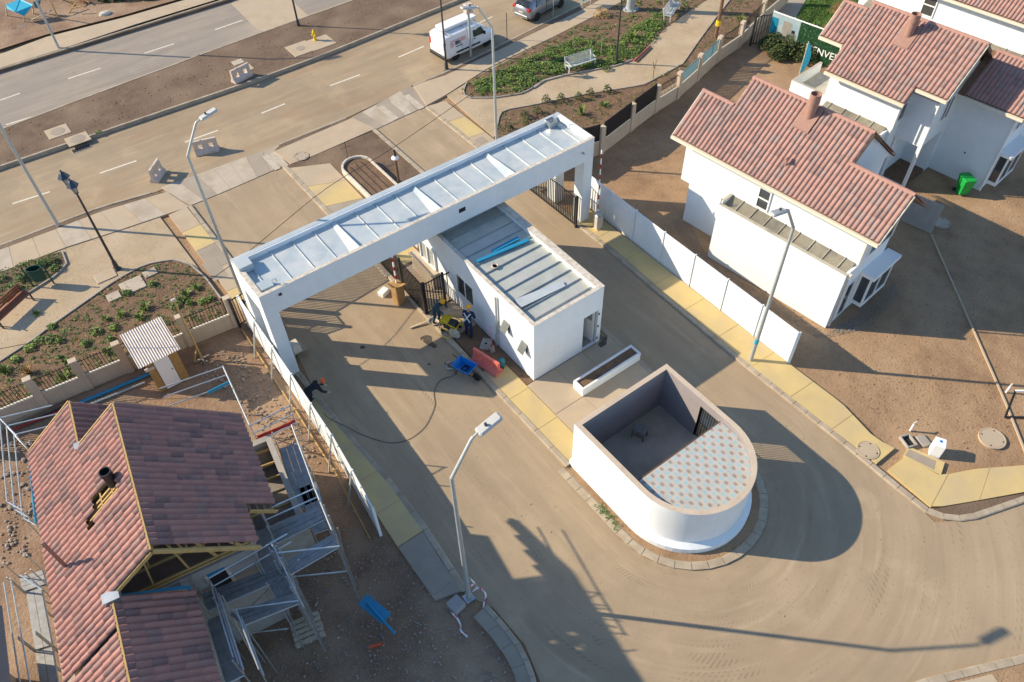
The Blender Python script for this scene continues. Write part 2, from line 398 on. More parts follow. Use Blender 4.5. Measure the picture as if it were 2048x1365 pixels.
# ------------------------------------------------------------------ the setting: ground, roads, pavements
def struct(mb, name, m, parent=None, **k):
    return mb.build(name, m, parent, kind='structure', **k)
struct(MB().sheet([(-260, -260), (260, -260), (260, 300), (-260, 300)], -0.03), 'ground', 'dirt')
VV = lambda *p: [Vector(q) for q in p]
far_kerb = VV((-45, 41.1), (-11.5, 40.92), (4.45, 40.83), (25, 41.2), (60, 43))
med_up = VV((-45, 32.4), (-13.2, 33.8), (-8.1, 34.15), (-.1, 34.63), (4.4, 34.83), (10.8, 35.02), (25, 35.6), (60, 37.5))
med_lo = VV((-45, 30.6), (-14.1, 29.88), (1.1, 29.34), (5.8, 29.42), (17.5, 30.23), (30, 31.2), (60, 33.5))
near_edge = VV((-45, 23.6), (-15.7, 23.2), (-10.8, 23.1), (-8, 22.56), (-.8, 22.34), (3.4, 22.34), (8.2, 22.85), (10.8, 22.9), (23, 24.4), (60, 28.5))
struct(MB().sheet(far_kerb + med_up[::-1], 0.0), 'far_carriageway', 'road_far')
struct(MB().sheet(med_lo + near_edge[::-1], 0.0), 'near_carriageway', 'road_near')
struct(MB().prism(offset(med_up, -0.14) + offset(med_lo, 0.14)[::-1], -0.03, 0.19), 'median', 'dirt_median')

def kerb_line(pl, w, h, L, name='kerb', m='kerb', closed=False, seed=1):
    """a row of kerb stones to the left of the polyline"""
    rnd = random.Random(seed)
    tot = sum((b - a).length for a, b in zip(pl, pl[1:]))
    n = max(1, int(round(tot / L)))
    a = resample(pl, n); b = offset(a, w)
    base = MB()
    for i in range(n):
        base.add([(*a[i], h - 0.02), (*a[i + 1], h - 0.02), (*b[i + 1], h - 0.02), (*b[i], h - 0.02), (*a[i], -0.02), (*a[i + 1], -0.02), (*b[i + 1], -0.02), (*b[i], -0.02)], [(0, 1, 2, 3), (4, 5, 1, 0), (6, 7, 3, 2)])
    o = struct(base, name, m)
    g_ = 0.012
    for i in range(n):
        t = (a[i + 1] - a[i]).normalized() * g_
        a0, a1, b0, b1 = a[i] + t, a[i + 1] - t, b[i] + t, b[i + 1] - t
        out = (a0 - b0).normalized() * 0.006
        a0, a1, b0, b1 = a0 + out, a1 + out, b0 - out, b1 - out
        hh = h + rnd.uniform(-.004, .004); c = (b0 - a0) * 0.16
        mb = MB().add([(*a0, -0.025), (*a1, -0.025), (*b1, -0.025), (*b0, -0.025), (*a0, hh - .025), (*a1, hh - .025), (*(a0 + c), hh), (*(a1 + c), hh), (*b1, hh), (*b0, hh)],
                      [(0, 1, 5, 4), (4, 5, 7, 6), (6, 7, 8, 9), (2, 3, 9, 8), (1, 2, 8, 7, 5), (3, 0, 4, 6, 9)])
        mb.build('kerb_stone', m, o)
    return o
def clip(pl, x0, x1):
    out = [p for p in pl if x0 < p.x < x1]
    def at(x):
        for a, b in zip(pl, pl[1:]):
            if a.x <= x <= b.x: return a.lerp(b, (x - a.x) / (b.x - a.x))
    return [at(x0)] + out + [at(x1)]
kerb_line(clip(far_kerb, -22, 30), 0.14, 0.20, 1.0)
kerb_line(clip(med_up, -22, 40)[::-1], 0.14, 0.21, 1.0)
kerb_line(clip(med_lo, -22, 44), 0.14, 0.21, 1.0)
kerb_line(clip(near_edge, -22, -8.1)[::-1], -0.14, 0.12, 1.0) if False else kerb_line([p + Vector((0, -0.14)) for p in clip(near_edge, -24, -8.2)], 0.14, 0.10, 1.0)
kerb_line([p + Vector((0, -0.14)) for p in clip(near_edge, -0.8, 3.4)], 0.14, 0.10, 1.0)
kerb_line([p + Vector((0, -0.14)) for p in clip(near_edge, 8.4, 44)], 0.14, 0.10, 1.0)

def paving(name, A, B, n, m, z=0.09, gap=0.012, mats=None, cuts=1):
    """pavement between two polylines, cast in n bays"""
    a = resample(A, n * 4); b = resample(B, n * 4)
    poly = a + b[::-1]
    o = struct(MB().prism(poly, -0.025, z - 0.012), name, m)
    for i in range(n):
        for c in range(cuts):
            f0, f1 = c / cuts, (c + 1) / cuts
            ta = (a[4 * i + 4] - a[4 * i]).normalized() * gap; tb = (b[4 * i + 4] - b[4 * i]).normalized() * gap
            la = a[4 * i:4 * i + 5]; lb = b[4 * i:4 * i + 5]
            la = [la[0] + ta] + la[1:4] + [la[4] - ta]; lb = [lb[0] + tb] + lb[1:4] + [lb[4] - tb]
            p = [u.lerp(v, f0 + (0.006 if c else 0)) for u, v in zip(la, lb)]; q = [u.lerp(v, f1 - (0.006 if c < cuts - 1 else 0)) for u, v in zip(la, lb)]
            mm = m if not mats else mats[i % len(mats)]
            MB().prism(p + q[::-1], z - 0.02, z + random.uniform(-.003, .003)).build('paving_slab', mm, o)
    return o
# pavements beside the boulevard
paving('far_pavement', P2([(-120, 150), (0, 112), (93, 77), (248, 38), (379, 0), (520, -50)], .09), P2([(-120, 180), (0, 139), (120, 102), (270, 52), (440, 0), (600, -52)], .09), 9, 'beige_pave', z=.18)
paving('pavement', P2([(-80, 531), (0, 500), (113, 458), (203, 423), (334, 384)], .09), P2([(-80, 580), (0, 545), (131, 495), (240, 460), (379, 413)], .09), 9, 'beige_pave', mats=['beige_pave', 'pale_pave', 'beige_pave'])
paving('pavement', P2([(548, 303), (620, 272), (705, 236)], .09), P2([(582, 328), (628, 311), (751, 257)], .09), 3, 'beige_pave')
paving('pavement', P2([(826, 171), (891, 151), (1000, 99), (1156, 24), (1260, -34)], .09), P2([(853, 211), (893, 189), (975, 137), (1110, 72), (1201, 26), (1300, -28)], .09), 9, 'beige_pave')
# concrete crossings where the two drives meet the boulevard
for A, B in (((337, 371), (547, 293)), ((705, 235), (824, 170))):
    pass
paving('driveway_apron', P2([(322, 376), (400, 348), (480, 319), (558, 291)]), P2([(379, 413), (440, 388), (505, 360), (566, 333)]), 7, 'pale_pave', z=0.03, mats=['pale_pave', 'grey_pave', 'pale_pave', 'pale_pave'])
paving('driveway_apron', P2([(698, 240), (740, 217), (783, 193), (826, 170)]), P2([(747, 262), (785, 244), (820, 228), (853, 213)]), 5, 'pale_pave', z=0.03, mats=['grey_pave', 'pale_pave'])
# dirt verges between kerb and pavement
for pts in ([(-80, 512), (0, 490), (105, 452), (203, 417), (320, 383), (334, 386), (203, 424), (113, 460), (0, 502), (-80, 532)], [(560, 290), (690, 238), (705, 236), (620, 273), (548, 303)], [(822, 172), (891, 147), (1156, 12), (1300, -60), (1300, -50), (1156, 25), (891, 152), (826, 172)], [(-120, 182), (0, 141), (120, 104), (440, 1), (640, -60), (640, -68), (465, 0), (0, 144), (-120, 186)]):
    struct(MB().prism(P2(pts, .08), -0.02, 0.083 if pts[0][1] != 182 else 0.17), 'verge', 'dirt_median')
# inner roads
IR = VV((-7.0, 20.3), (7.85, 20.5), (7.95, 1.3), (7.65, -5.1), (7.68, -11.9), (7.45, -13.98), (8.67, -14.79), (10.72, -15.47), (16, -16.8), (30, -21), (30, -60), (-6, -60), (-7.6, -16), (-7.55, -11), (-7.34, -9.71), (-7.0, -8.48), (-7.1, -6.81), (-7.59, -5.88), (-7.35, -2.98), (-7.57, 2.16), (-7.5, 5.5), (-7.0, 9.0))
struct(MB().sheet(IR, 0.0), 'road', 'road_inner')
# left pavement of the entry drive (beyond and this side of the gate)
paving('pavement', VV((-8.15, 20.15), (-8.1, 17), (-8.05, 13), (-8.0, 9.4)), VV((-7.15, 20.2), (-7.12, 17), (-7.12, 13), (-7.12, 9.4)), 6, 'beige_pave', mats=['beige_pave', 'yellow_pave', 'grey_pave'])
kerb_line(VV((-7.12, 20.2), (-7.12, 9.3)), 0.22, 0.09, 0.9) if False else kerb_line(VV((-6.88, 20.2), (-6.9, 9.3))[::-1], 0.22, 0.09, 0.9)
paving('pavement', VV((-8.05, 5.0), (-8.2, 2.2), (-8.4, -0.6), (-8.5, -3.0)), VV((-7.75, 5.0), (-7.62, 2.2), (-7.42, -0.6), (-7.45, -3.0)), 5, 'yellow_pave')
paving('pavement', VV((-8.5, -3.02), (-8.52, -4.2), (-8.53, -5.45)), VV((-7.46, -3.02), (-7.55, -4.2), (-7.62, -5.75)), 2, 'grey_pave')
kerb_line(VV((-7.6, 9.0), (-7.52, 5.5), (-7.42, 2.16), (-7.2, -0.6), (-7.22, -2.98), (-7.4, -5.8))[::-1], 0.22, 0.07, 0.9)
# bottom-left corner kerb with gutter
kb = P2([(975, 1212), (1010, 1250), (1040, 1290), (1062, 1330), (1075, 1372), (1080, 1430)])
kerb_line(kb[::-1], 0.16, 0.14, 0.6)
paving('pavement', offset(kb, -0.16), offset(kb, -0.62), 5, 'grey_pave', z=0.12)
# right pavement of the exit drive
rp_in = VV((7.95, 20.3), (7.95, 15), (8.1, 9.8), (8.1, 4), (7.95, 1.3), (7.75, -5.0), (7.78, -10.0), (7.70, -12.2))
rp_out = VV((9.0, 20.1), (8.95, 15), (9.0, 9.8), (9.15, 4), (9.12, 1.3), (9.08, -5.0), (9.1, -9.5), (9.6, -12.0))
paving('pavement', rp_out[:3], rp_in[:3], 5, 'beige_pave', mats=['beige_pave', 'yellow_pave'])
paving('pavement', VV((9.12, 7.2), (9.13, 4), (9.1, 1.3), (9.08, -5.0), (9.12, -8.6), (8.75, -10.4), (8.95, -11.2)), VV((8.1, 7.2), (8.1, 4), (7.95, 1.3), (7.75, -5.0), (7.78, -8.6), (7.82, -10.4), (7.82, -11.2)), 9, 'yellow_pave')
paving('pavement', [P(1795, 905, .09).to_2d(), P(1882, 952, .09).to_2d()], [P(1783, 950, .09).to_2d(), P(1868, 1018, .09).to_2d()], 1, 'yellow_pave') if False else None
paving('pavement', P2([(1812, 912), (1880, 952), (1950, 938), (2060, 930), (2160, 935)], .09), P2([(1776, 940), (1866, 1016), (1950, 1002), (2060, 982), (2160, 985)], .09), 4, 'yellow_pave')
struct(MB().prism(P2([(1868, 1018), (1950, 1004), (2060, 985), (2160, 988), (2160, 1000), (2060, 1002), (1960, 1025), (1900, 1036)], .07), -0.02, 0.07), 'verge', 'dirt_median')
kerb_line(VV((7.72, 20.3), (7.70, 15), (7.85, 9.8), (7.86, 4), (7.72, 1.3), (7.52, -5.0), (7.55, -10.0), (7.48, -12.6), (7.5, -13.6), (7.9, -14.35), (8.67, -14.8), (10.72, -15.5), (14, -16.5)), 0.22, 0.08, 0.62)
# far bottom-right kerb and pavement across the cross street
kq = P2([(1790, 1385), (1830, 1363), (1930, 1338), (2048, 1310), (2150, 1292)])
kerb_line(kq[::-1], 0.25, 0.11, 0.6)
struct(MB().prism(offset(kq, -0.25) + P2([(2200, 1430), (1800, 1440)])[0:2], -0.02, 0.09), 'verge', 'dirt')
paving('pavement', P2([(1830, 1378), (1930, 1362), (1985, 1348)], .1), P2([(1850, 1420), (1950, 1400), (2010, 1385)], .1), 2, 'beige_pave', z=0.10)
# the island between the drives
isl = VV((-1.42, 20.2), (-1.42, 9), (-1.3, 4.5), (-1.42, -4.0), (-0.95, -4.2), (3.9, -4.2), (4.0, 20.1))
struct(MB().prism(isl, -0.02, 0.07), 'island', 'dirt_median')
paving('pavement', VV((-1.4, 19.9), (-1.4, 15), (-1.4, 9.4)), VV((0.55, 18.9), (0.45, 15), (0.5, 9.4)), 5, 'yellow_pave', mats=['beige_pave', 'yellow_pave', 'grey_pave', 'grey_pave', 'yellow_pave'])
kerb_line(VV((-1.66, 20.2), (-1.66, 9.2))[::-1], -0.24, 0.10, 0.7) if False else kerb_line(VV((-1.66, 9.2), (-1.66, 20.2))[::-1], 0.24, 0.10, 0.7)
kerb_line(VV((4.26, 9.2), (4.24, 20.2)), 0.24, 0.10, 0.7)
# this side of the gate
paving('pavement', VV((-1.4, 9.2), (-1.4, 7), (-1.4, 4.1)), VV((-0.05, 9.2), (-0.05, 7), (-0.05, 4.1)), 3, 'beige_pave', z=0.10)
paving('pavement', VV((-1.4, 1.7), (-1.4, -1), (-1.4, -3.95)), VV((-0.42, 1.7), (-0.42, -1), (-0.42, -3.95)), 3, 'yellow_pave', z=0.11)
struct(MB().prism(VV((-1.3, 4.08), (-0.05, 4.08), (-0.05, 0), (-0.4, 0), (-0.4, 1.72), (-1.3, 1.72)), 0.0, 0.085), 'bare_soil_strip', 'soil')
paving('forecourt', VV((-0.4, -0.05), (1.7, -0.05), (4.1, -0.05)), VV((-0.4, -3.8), (1.7, -3.8), (4.1, -3.8)), 3, 'beige_pave', z=0.10, cuts=2)
kerb_line(VV((-1.62, -4.1), (-1.62, 2.2), (-1.6, 4.4), (-1.62, 9.2))[::-1], 0.2, 0.13, 1.0, m='kerb')
kerb_line(VV((4.3, -3.9), (4.32, 9.2)), 0.2, 0.10, 0.9)
# round end of the island
arc = [Vector((1.15 + 3.12 * math.cos(a), -7.55 + 3.12 * math.sin(a))) for a in [rad(t) for t in range(0, -181, -10)]]
loop = VV((4.27, -4.0)) + arc + VV((-1.97, -4.0))
struct(MB().prism(loop, -0.02, 0.035), 'island_soil', 'dirt')
kerb_line([Vector((p.x, p.y)) for p in loop][::-1], -0.30, 0.08, 0.55) if False else kerb_line(offset(loop, -0.30)[::1], 0.30, 0.062, 0.55)

# paint
def stripe(a, b, w=0.12, name='lane_mark', m='lane_paint', z=0.005):
    a, b = Vector(a).to_2d(), Vector(b).to_2d(); t = (b - a).normalized(); n = Vector((-t.y, t.x)) * w / 2
    struct(MB().sheet([a - n, b - n, b + n, a + n], z), name, m)
for a, b in (((136, 158), (201, 137)), ((0, 201), (40, 187)), ((289, 107), (348, 88)), ((430, 60), (485, 41)), ((-60, 222), (-20, 208)), ((12, 250), (62, 235))):
    stripe(P(*a), P(*b))
for a, b in (((25, 408), (100, 384)), ((200, 347), (273, 322)), ((370, 285), (436, 261)), ((523, 227), (570, 208)), ((797, 115), (848, 93)), ((660, 172), (720, 150)), ((950, 50), (985, 34))):
    stripe(P(*a), P(*b))
for k in range(3):
    a = P(760 + 26 * k, 214 - 11 * k); b = P(792 + 26 * k, 240 - 11 * k)
    stripe(a, b, 0.4, 'crossing_bar', 'faded_paint', 0.036)
for k in range(2):
    a = P(530 + 16 * k, 312 - 6 * k); b = P(556 + 16 * k, 340 - 6 * k)
    stripe(a, b, 0.35, 'crossing_bar', 'faded_paint', 0.036)
# yellow concrete crossing over the far carriageway
struct(MB().sheet(P2([(462, 8), (515, 60), (537, 65), (622, 37), (560, -20), (500, -20)]), 0.004), 'crossing_slab', 'beige_pave')

# gardens either side
struct(MB().prism(P2([(0, 545), (131, 496), (240, 460), (318, 432), (390, 528), (441, 600), (455, 640), (-40, 880), (-120, 800), (-120, 590)], .05), -0.02, 0.05), 'gravel_path', 'gravel_path')
bedL = [(-60, 770), (0, 725), (67, 681), (110, 648), (231, 563), (277, 537), (308, 526), (350, 521), (379, 530), (410, 557), (441, 599), (452, 628), (380, 668), (190, 740), (0, 815), (-60, 850)]
bedL1 = [(-60, 570), (0, 543), (60, 522), (123, 504), (133, 530), (108, 553), (59, 584), (38, 596), (0, 604), (-60, 640)]
struct(MB().prism(P2(bedL, .05), 0.0, 0.075), 'planting_bed', 'soil')
struct(MB().prism(P2(bedL1, .05), 0.0, 0.075), 'planting_bed', 'soil')
struct(MB().prism(P2([(893, 191), (975, 139), (1110, 73), (1201, 27), (1300, -28), (1500, -90), (1600, -60), (1545, 45), (1190, 292), (1000, 285), (960, 250)], .05), -0.02, 0.05), 'gravel_path', 'gravel_path')
bedR1 = [(924, 188), (932, 165), (1073, 93), (1201, 28), (1300, -25), (1440, -25), (1412, 0), (1332, 55), (1304, 83), (1270, 117), (1235, 131), (1132, 150), (1087, 162), (1067, 176), (1046, 188), (987, 197), (936, 197)]
bedR2 = [(990, 275), (1000, 232), (1007, 222), (1073, 210), (1171, 190), (1288, 171), (1366, 129), (1403, 76), (1432, 37), (1461, 0), (1490, -40), (1580, -30), (1520, 45), (1350, 165), (1190, 262), (1100, 290)]
struct(MB().prism(P2(bedR1, .05), 0.0, 0.075), 'planting_bed', 'soil')
struct(MB().prism(P2(bedR2, .05), 0.0, 0.075), 'planting_bed', 'soil')
def edging(pts, name='bed_edging'):
    pl = P2(pts, .08); n = max(4, int(sum((b - a).length for a, b in zip(pl, pl[1:])) / 0.5))
    a = resample(pl, n); b = offset(a, 0.07); mb = MB()
    for i in range(n):
        mb.add([(*a[i], 0), (*a[i + 1], 0), (*b[i + 1], 0), (*b[i], 0), (*a[i], .13), (*a[i + 1], .13), (*b[i + 1], .13), (*b[i], .13)], [(0, 1, 5, 4), (4, 5, 6, 7), (2, 3, 7, 6)])
    struct(mb, name, 'concrete')
edging(bedL[1:11]); edging(bedL1[3:9]); edging([(932, 165)] + [(924, 188), (936, 197), (987, 197), (1046, 188), (1067, 176), (1087, 162), (1132, 150)]); edging(bedR1[9:14]); edging(bedR2[0:10])
# site soil on the building plots, lawns and gravel skirts
struct(MB().sheet(P2([(-200, 1500), (-200, 900), (0, 862), (375, 700), (490, 655), (492, 645), (560, 750), (640, 880), (720, 1010), (762, 1068), (800, 1100), (930, 1215), (990, 1225), (1045, 1300), (1068, 1365), (1070, 1700), (-200, 1900)]), -0.012), 'site_soil', 'dirt_site')
struct(MB().sheet(P2([(-150, 130), (0, 104), (93, 74), (248, 35), (379, -3), (560, -60), (300, -200), (-300, -60)]), 0.15), 'site_soil', 'dirt_site')
struct(MB().sheet(P2([(1548, 20), (1600, -60), (1800, -120), (1780, 40), (1690, 90), (1640, 60), (1560, 40)]), 0.0), 'lawn', 'lawn')
paving('garden_path', P2([(1580, -20), (1560, 20), (1540, 48)]), P2([(1625, -20), (1600, 20), (1582, 52)]), 5, 'grey_pave', z=0.03)
# flat marks on the road: manhole rims, wet patch, oil, chalky dust
def blob(px, py, rx, ry, m, name, z=0.004, seed=0, n=22, rot=0.0):
    rnd = random.Random(seed); c = P(px, py); pts = []
    ph = [rnd.uniform(0, 6.28) for _ in range(4)]
    for i in range(n):
        a = 2 * math.pi * i / n
        k = 1 + 0.16 * math.sin(2 * a + ph[0]) + 0.12 * math.sin(3 * a + ph[1]) + 0.10 * math.sin(5 * a + ph[2]) + rnd.uniform(-.06, .06)
        x, y = rx * k * math.cos(a), ry * k * math.sin(a)
        pts.append((c.x + x * math.cos(rot) - y * math.sin(rot), c.y + x * math.sin(rot) + y * math.cos(rot)))
    return struct(MB().sheet(pts, z), name, m)
blob(857, 682, .20, .34, 'oil_stain', 'water_stain', seed=2); blob(846, 676, .12, .10, 'oil_stain', 'water_stain', .0045, seed=3); blob(868, 692, .10, .16, 'oil_stain', 'water_stain', .005, seed=4)
blob(725, 695, .12, .09, 'oil_stain', 'tar_spot', seed=5); blob(858, 729, .07, .05, 'oil_stain', 'tar_spot', seed=6)
blob(1206, 688, .30, .16, 'oil_stain', 'spill_stain', 0.106, seed=7, rot=.5)
# ------------------------------------------------------------------ gate portal
X0, X1, Y0, Y1, ZT, ZU = -8.10, 8.66, 6.55, 9.22, 4.85, 3.72
gate = thing('gate_portal', 'long white entrance portal with a sheet metal roof spanning both drives', 'gate', (0.3, 7.9, 0))
f = MB()
lw = 0.55
for ya, yb in ((Y0, Y0 + .14), (Y1 - .28, Y1)):   # front and back fascia
    f.box(X0, ya, ZU, X1, yb, ZT)
for xa, xb in ((X0, X0 + .22), (X1 - .22, X1)):
    f.box(xa, Y0 + .143, ZU, xb, Y1 - .283, ZT - .003)
f.box(X0 + .22, Y0 + .14, ZU + .004, X1 - .22, Y1 - .28, ZU + .16)
f.build('beam', 'white_stucco', gate, True)
for xa, xb in ((X0, X0 + lw), (X1 - lw, X1)):
    for ya, yb in ((Y0, Y0 + .62), (Y1 - .62, Y1)):
        MB().box(xa + .002, ya + .002, -.02, xb - .002, yb - .002, ZU + .02).build('pillar', 'white_stucco', gate, True)
rf = MB().box(X0 + .22, Y0 + .14, ZT - .34, X1 - .22, Y1 - .28, ZT - .22).build('roof_sheet', 'roof_sheet', gate, True)
sx = X0 + .22
nseam = 17
for i in range(nseam):
    x = X0 + .55 + i * (X1 - X0 - 1.1) / (nseam - 1)
    if i in (4, 8, 12):
        mb = MB(); yA, yB = Y0 + .16, Y1 - .30
        mb.add([(x - .4, yA, ZT - .218), (x, yA, ZT - .015), (x + .02, yA, ZT - .015), (x + .02, yA, ZT - .218), (x - .15, yB, ZT - .218), (x, yB, ZT - .15), (x + .02, yB, ZT - .15), (x + .02, yB, ZT - .218)], [(0, 1, 5, 4), (1, 2, 6, 5), (2, 3, 7, 6), (0, 3, 2, 1), (4, 5, 6, 7)])
        mb.build('roof_step', 'roof_sheet', rf, True)
    else:
        o = MB().box(x - .012, Y0 + .15, ZT - .219, x + .012, Y1 - .29, ZT - .175).build('seam', 'roof_sheet', rf, True)
MB().box(X0 - .012, Y0 - .012, ZT, X1 + .012, Y0 + .15, ZT + .012).build('coping', 'worn_white', gate, True)
MB().box(X0 - .012, Y1 - .22, ZT, X1 + .012, Y1 + .012, ZT + .012).build('coping', 'roof_sheet', gate, True)
MB().box(X0 - .012, Y0 + .152, ZT, X0 + .2, Y1 - .222, ZT + .012).build('coping', 'worn_white', gate, True)
MB().box(X1 - .2, Y0 + .152, ZT, X1 + .012, Y1 - .222, ZT + .012).build('coping', 'white_stucco', gate, True)
MB().box(X0 + .03, Y1 - .9, ZT - .2, X0 + .6, Y1 - .25, ZT + .14).build('rain_head', 'roof_sheet', gate, True)
MB().box(X0 + .25, Y0 + .26, ZT - .2, X0 + .75, Y0 + .75, ZT + .03).build('hatch', 'roof_sheet', gate, True)
mb = MB(); fx, fy, fz = X1 - .95, Y1 - .62, ZT - .22
for a, b in (((0, 0, 0), (.42, 0, 0)), ((.42, 0, 0), (.42, .4, 0)), ((.42, .4, 0), (0, .4, 0)), ((0, .4, 0), (0, 0, 0))):
    mb.beam((fx + a[0], fy + a[1], fz + .16), (fx + b[0], fy + b[1], fz + .16), .03, .3)
mb.tube([(fx + .2, fy, fz), (fx + .2, fy, fz + .75)], .02); mb.build('roof_hatch_frame', 'galv', gate, True)
mb = MB(); mb.tube([(X0 + .75, Y0 + .32, ZT), (X0 + .75, Y0 + .32, ZT + .22), (X0 + .9, Y0 + .32, ZT + .25), (X0 + .93, Y0 + .32, ZT + .05)], .02); mb.build('cable_gland', 'galv', gate, True)
MB().box(X0 + .75, Y0 - .05, ZU + .78, X0 + .87, Y0, ZU + .88).build('camera_mount', 'machine_grey', gate, True)
mb = MB().box(1.05, Y0 - .02, 4.28, 1.38, Y0 + .002, 4.48); mb.build('junction_box', 'plastic_black', gate, True)
mb = MB().tube([(7.95, Y0, 4.35), (7.95, Y0 - .16, 4.33)], .045); mb.build('spot_light', 'steel_pole', gate, True)
# ------------------------------------------------------------------ barrier arm leaning upright beside the right pillar
ba = thing('boom_barrier', 'wrapped boom barrier cabinet with its red and white arm upright at the right pillar', 'barrier', (8.55, 5.75, 0))
mb = MB().bbox(-.26, -.26, 0, .26, .26, .12, .03); mb.build('base', 'yellow_pave', ba)
mb = MB().bbox(-.2, -.2, .12, .2, .2, .95, .06); mb.bbox(-.16, -.16, .95, .16, .16, 1.05, .03); mb.build('cabinet', 'wrap', ba, smooth=False)
a0, a1 = Vector((.0, .1, .9)), Vector((.02, .16, 4.55))
MB().beam(a0, a1, .05, .04).build('arm', 'white_paint', ba)
for k in range(6):
    t = .08 + k * .16
    MB().beam(a0.lerp(a1, t), a0.lerp(a1, t + .07), .054, .044).build('red_band', 'tail_red', ba)
ba2 = thing('boom_barrier', 'boom barrier in an open cardboard carton on the drive beside the kerb railing', 'barrier', (-1.98, 7.5, 0), rad(12))
MB().bbox(-.22, -.22, 0, .22, .22, 1.2, .02).build('cabinet', 'cardboard', ba2)
MB().beam((.02, 0, .9), (.1, .1, 2.9), .07, .05).build('arm', 'white_paint', ba2)
for k in range(3): MB().beam(Vector((.02, 0, .9)).lerp(Vector((.1, .1, 2.9)), .25 + k * .25), Vector((.02, 0, .9)).lerp(Vector((.1, .1, 2.9)), .36 + k * .25), .075, .055).build('red_band', 'tail_red', ba2)
mb = MB(); mb.add([(-.22, -.22, 1.2), (.22, -.22, 1.2), (.2, -.42, 1.26), (-.18, -.4, 1.3)], [(0, 1, 2, 3), (3, 2, 1, 0)]); mb.add([(-.22, .22, 1.21), (-.22, -.2, 1.21), (-.4, -.2, 1.32), (-.36, .22, 1.3)], [(0, 1, 2, 3), (3, 2, 1, 0)]); mb.build('box_flap', 'cardboard', ba2)

# ------------------------------------------------------------------ gatehouse
GX, GY, GZ = 3.62, 8.6, 3.43
gh = thing('gatehouse', 'flat-roofed white gatehouse with standing seam roof between the two drives', 'gatehouse', (0, 0, 0))
T = .14
w = MB()
def wall_x(mb, x, y0, y1, z0, z1, t, holes):
    """wall in the plane x with rectangular holes (y0,y1,z0,z1)"""
    ys = sorted({y0, y1} | {h[0] for h in holes} | {h[1] for h in holes})
    for a, b in zip(ys, ys[1:]):
        hs = sorted((h[2], h[3]) for h in holes if h[0] <= a + 1e-6 and h[1] >= b - 1e-6)
        z = z0
        for c, d in hs:
            if c > z: mb.box(x, a, z, x + t, b, c)
            z = d
        if z < z1: mb.box(x, a, z, x + t, b, z1)
def wall_y(mb, y, x0, x1, z0, z1, t, holes):
    xs = sorted({x0, x1} | {h[0] for h in holes} | {h[1] for h in holes})
    for a, b in zip(xs, xs[1:]):
        hs = sorted((h[2], h[3]) for h in holes if h[0] <= a + 1e-6 and h[1] >= b - 1e-6)
        z = z0
        for c, d in hs:
            if c > z: mb.box(a, y, z, b, y + t, c)
            z = d
        if z < z1: mb.box(a, y, z, b, y + t, z1)
WL = [(4.25, 5.55, 1.0, 2.15), (1.55, 2.05, 1.55, 2.2), (0.35, 0.85, 1.35, 2.0)]
wall_x(w, 0, 0, GY, -.02, GZ, T, WL)
wall_x(w, GX - T, 0, GY, -.02, GZ, T, [])
wall_y(w, 0.001, T, GX - T, -.02, GZ, T, [(2.62, 3.42, .1, 2.15)])
wall_y(w, GY - T, T, GX - T, -.02, GZ, T, [])
w.build('wall', 'white_stucco', gh, True)
MB().box(T, T, 0.0, GX - T, GY - T, .105).build('floor', 'concrete', gh, True)
r_o = MB().box(T, T, GZ - .42, GX - .3, GY - T, GZ - .22).build('roof_sheet', 'roof_sheet_dusty', gh, True)
for i in range(12):
    y = .42 + i * .66
    MB().box(T + .03, y - .018, GZ - .218, GX - .33, y + .018, GZ - .16).build('seam', 'galv', r_o, True)
MB().add([(T, T, GZ - .215), (T + .1, T, GZ - .1), (T + .1, GY - T, GZ - .1), (T, GY - T, GZ - .215)], [(0, 1, 2, 3)]).build('flashing', 'galv', r_o, True)
MB().box(GX - .3, T, GZ - .4, GX - T, GY - T, GZ - .05).build('gutter_upstand', 'white_stucco', gh, True)
MB().box(GX - .31, -.015, GZ, GX + .015, GY, GZ + .014).build('coping', 'worn_white', gh, True)
MB().box(-.015, -.015, GZ, T + .01, GY, GZ + .014).build('coping', 'worn_white', gh, True)
MB().box(T + .012, -.015, GZ, GX - .312, T + .01, GZ + .014).build('coping', 'worn_white', gh, True)
def window_x(parent, x, y0, y1, z0, z1, mull=1, sgn=-1, fr=.05, glass='glass', fm='white_paint', depth=.06):
    """window in a wall facing sgn*x"""
    o = MB()
    xa, xb = (x - depth / 2, x + depth / 2)
    o.box(xa, y0, z0, xb, y1, z0 + fr); o.box(xa, y0, z1 - fr, xb, y1, z1)
    o.box(xa, y0, z0 + fr, xb, y0 + fr, z1 - fr); o.box(xa, y1 - fr, z0 + fr, xb, y1, z1 - fr)
    for k in range(mull):
        yc = y0 + (y1 - y0) * (k + 1) / (mull + 1); o.box(xa, yc - fr / 2, z0 + fr, xb, yc + fr / 2, z1 - fr)
    w = o.build('window', fm, parent, True)
    n = mull + 1
    for k in range(n):
        a = y0 + (y1 - y0) * k / n + fr / 2; b = y0 + (y1 - y0) * (k + 1) / n - fr / 2
        MB().box(x - .008, a, z0 + fr / 2, x + .008, b, z1 - fr / 2).build('pane', glass, w, True)
    return w
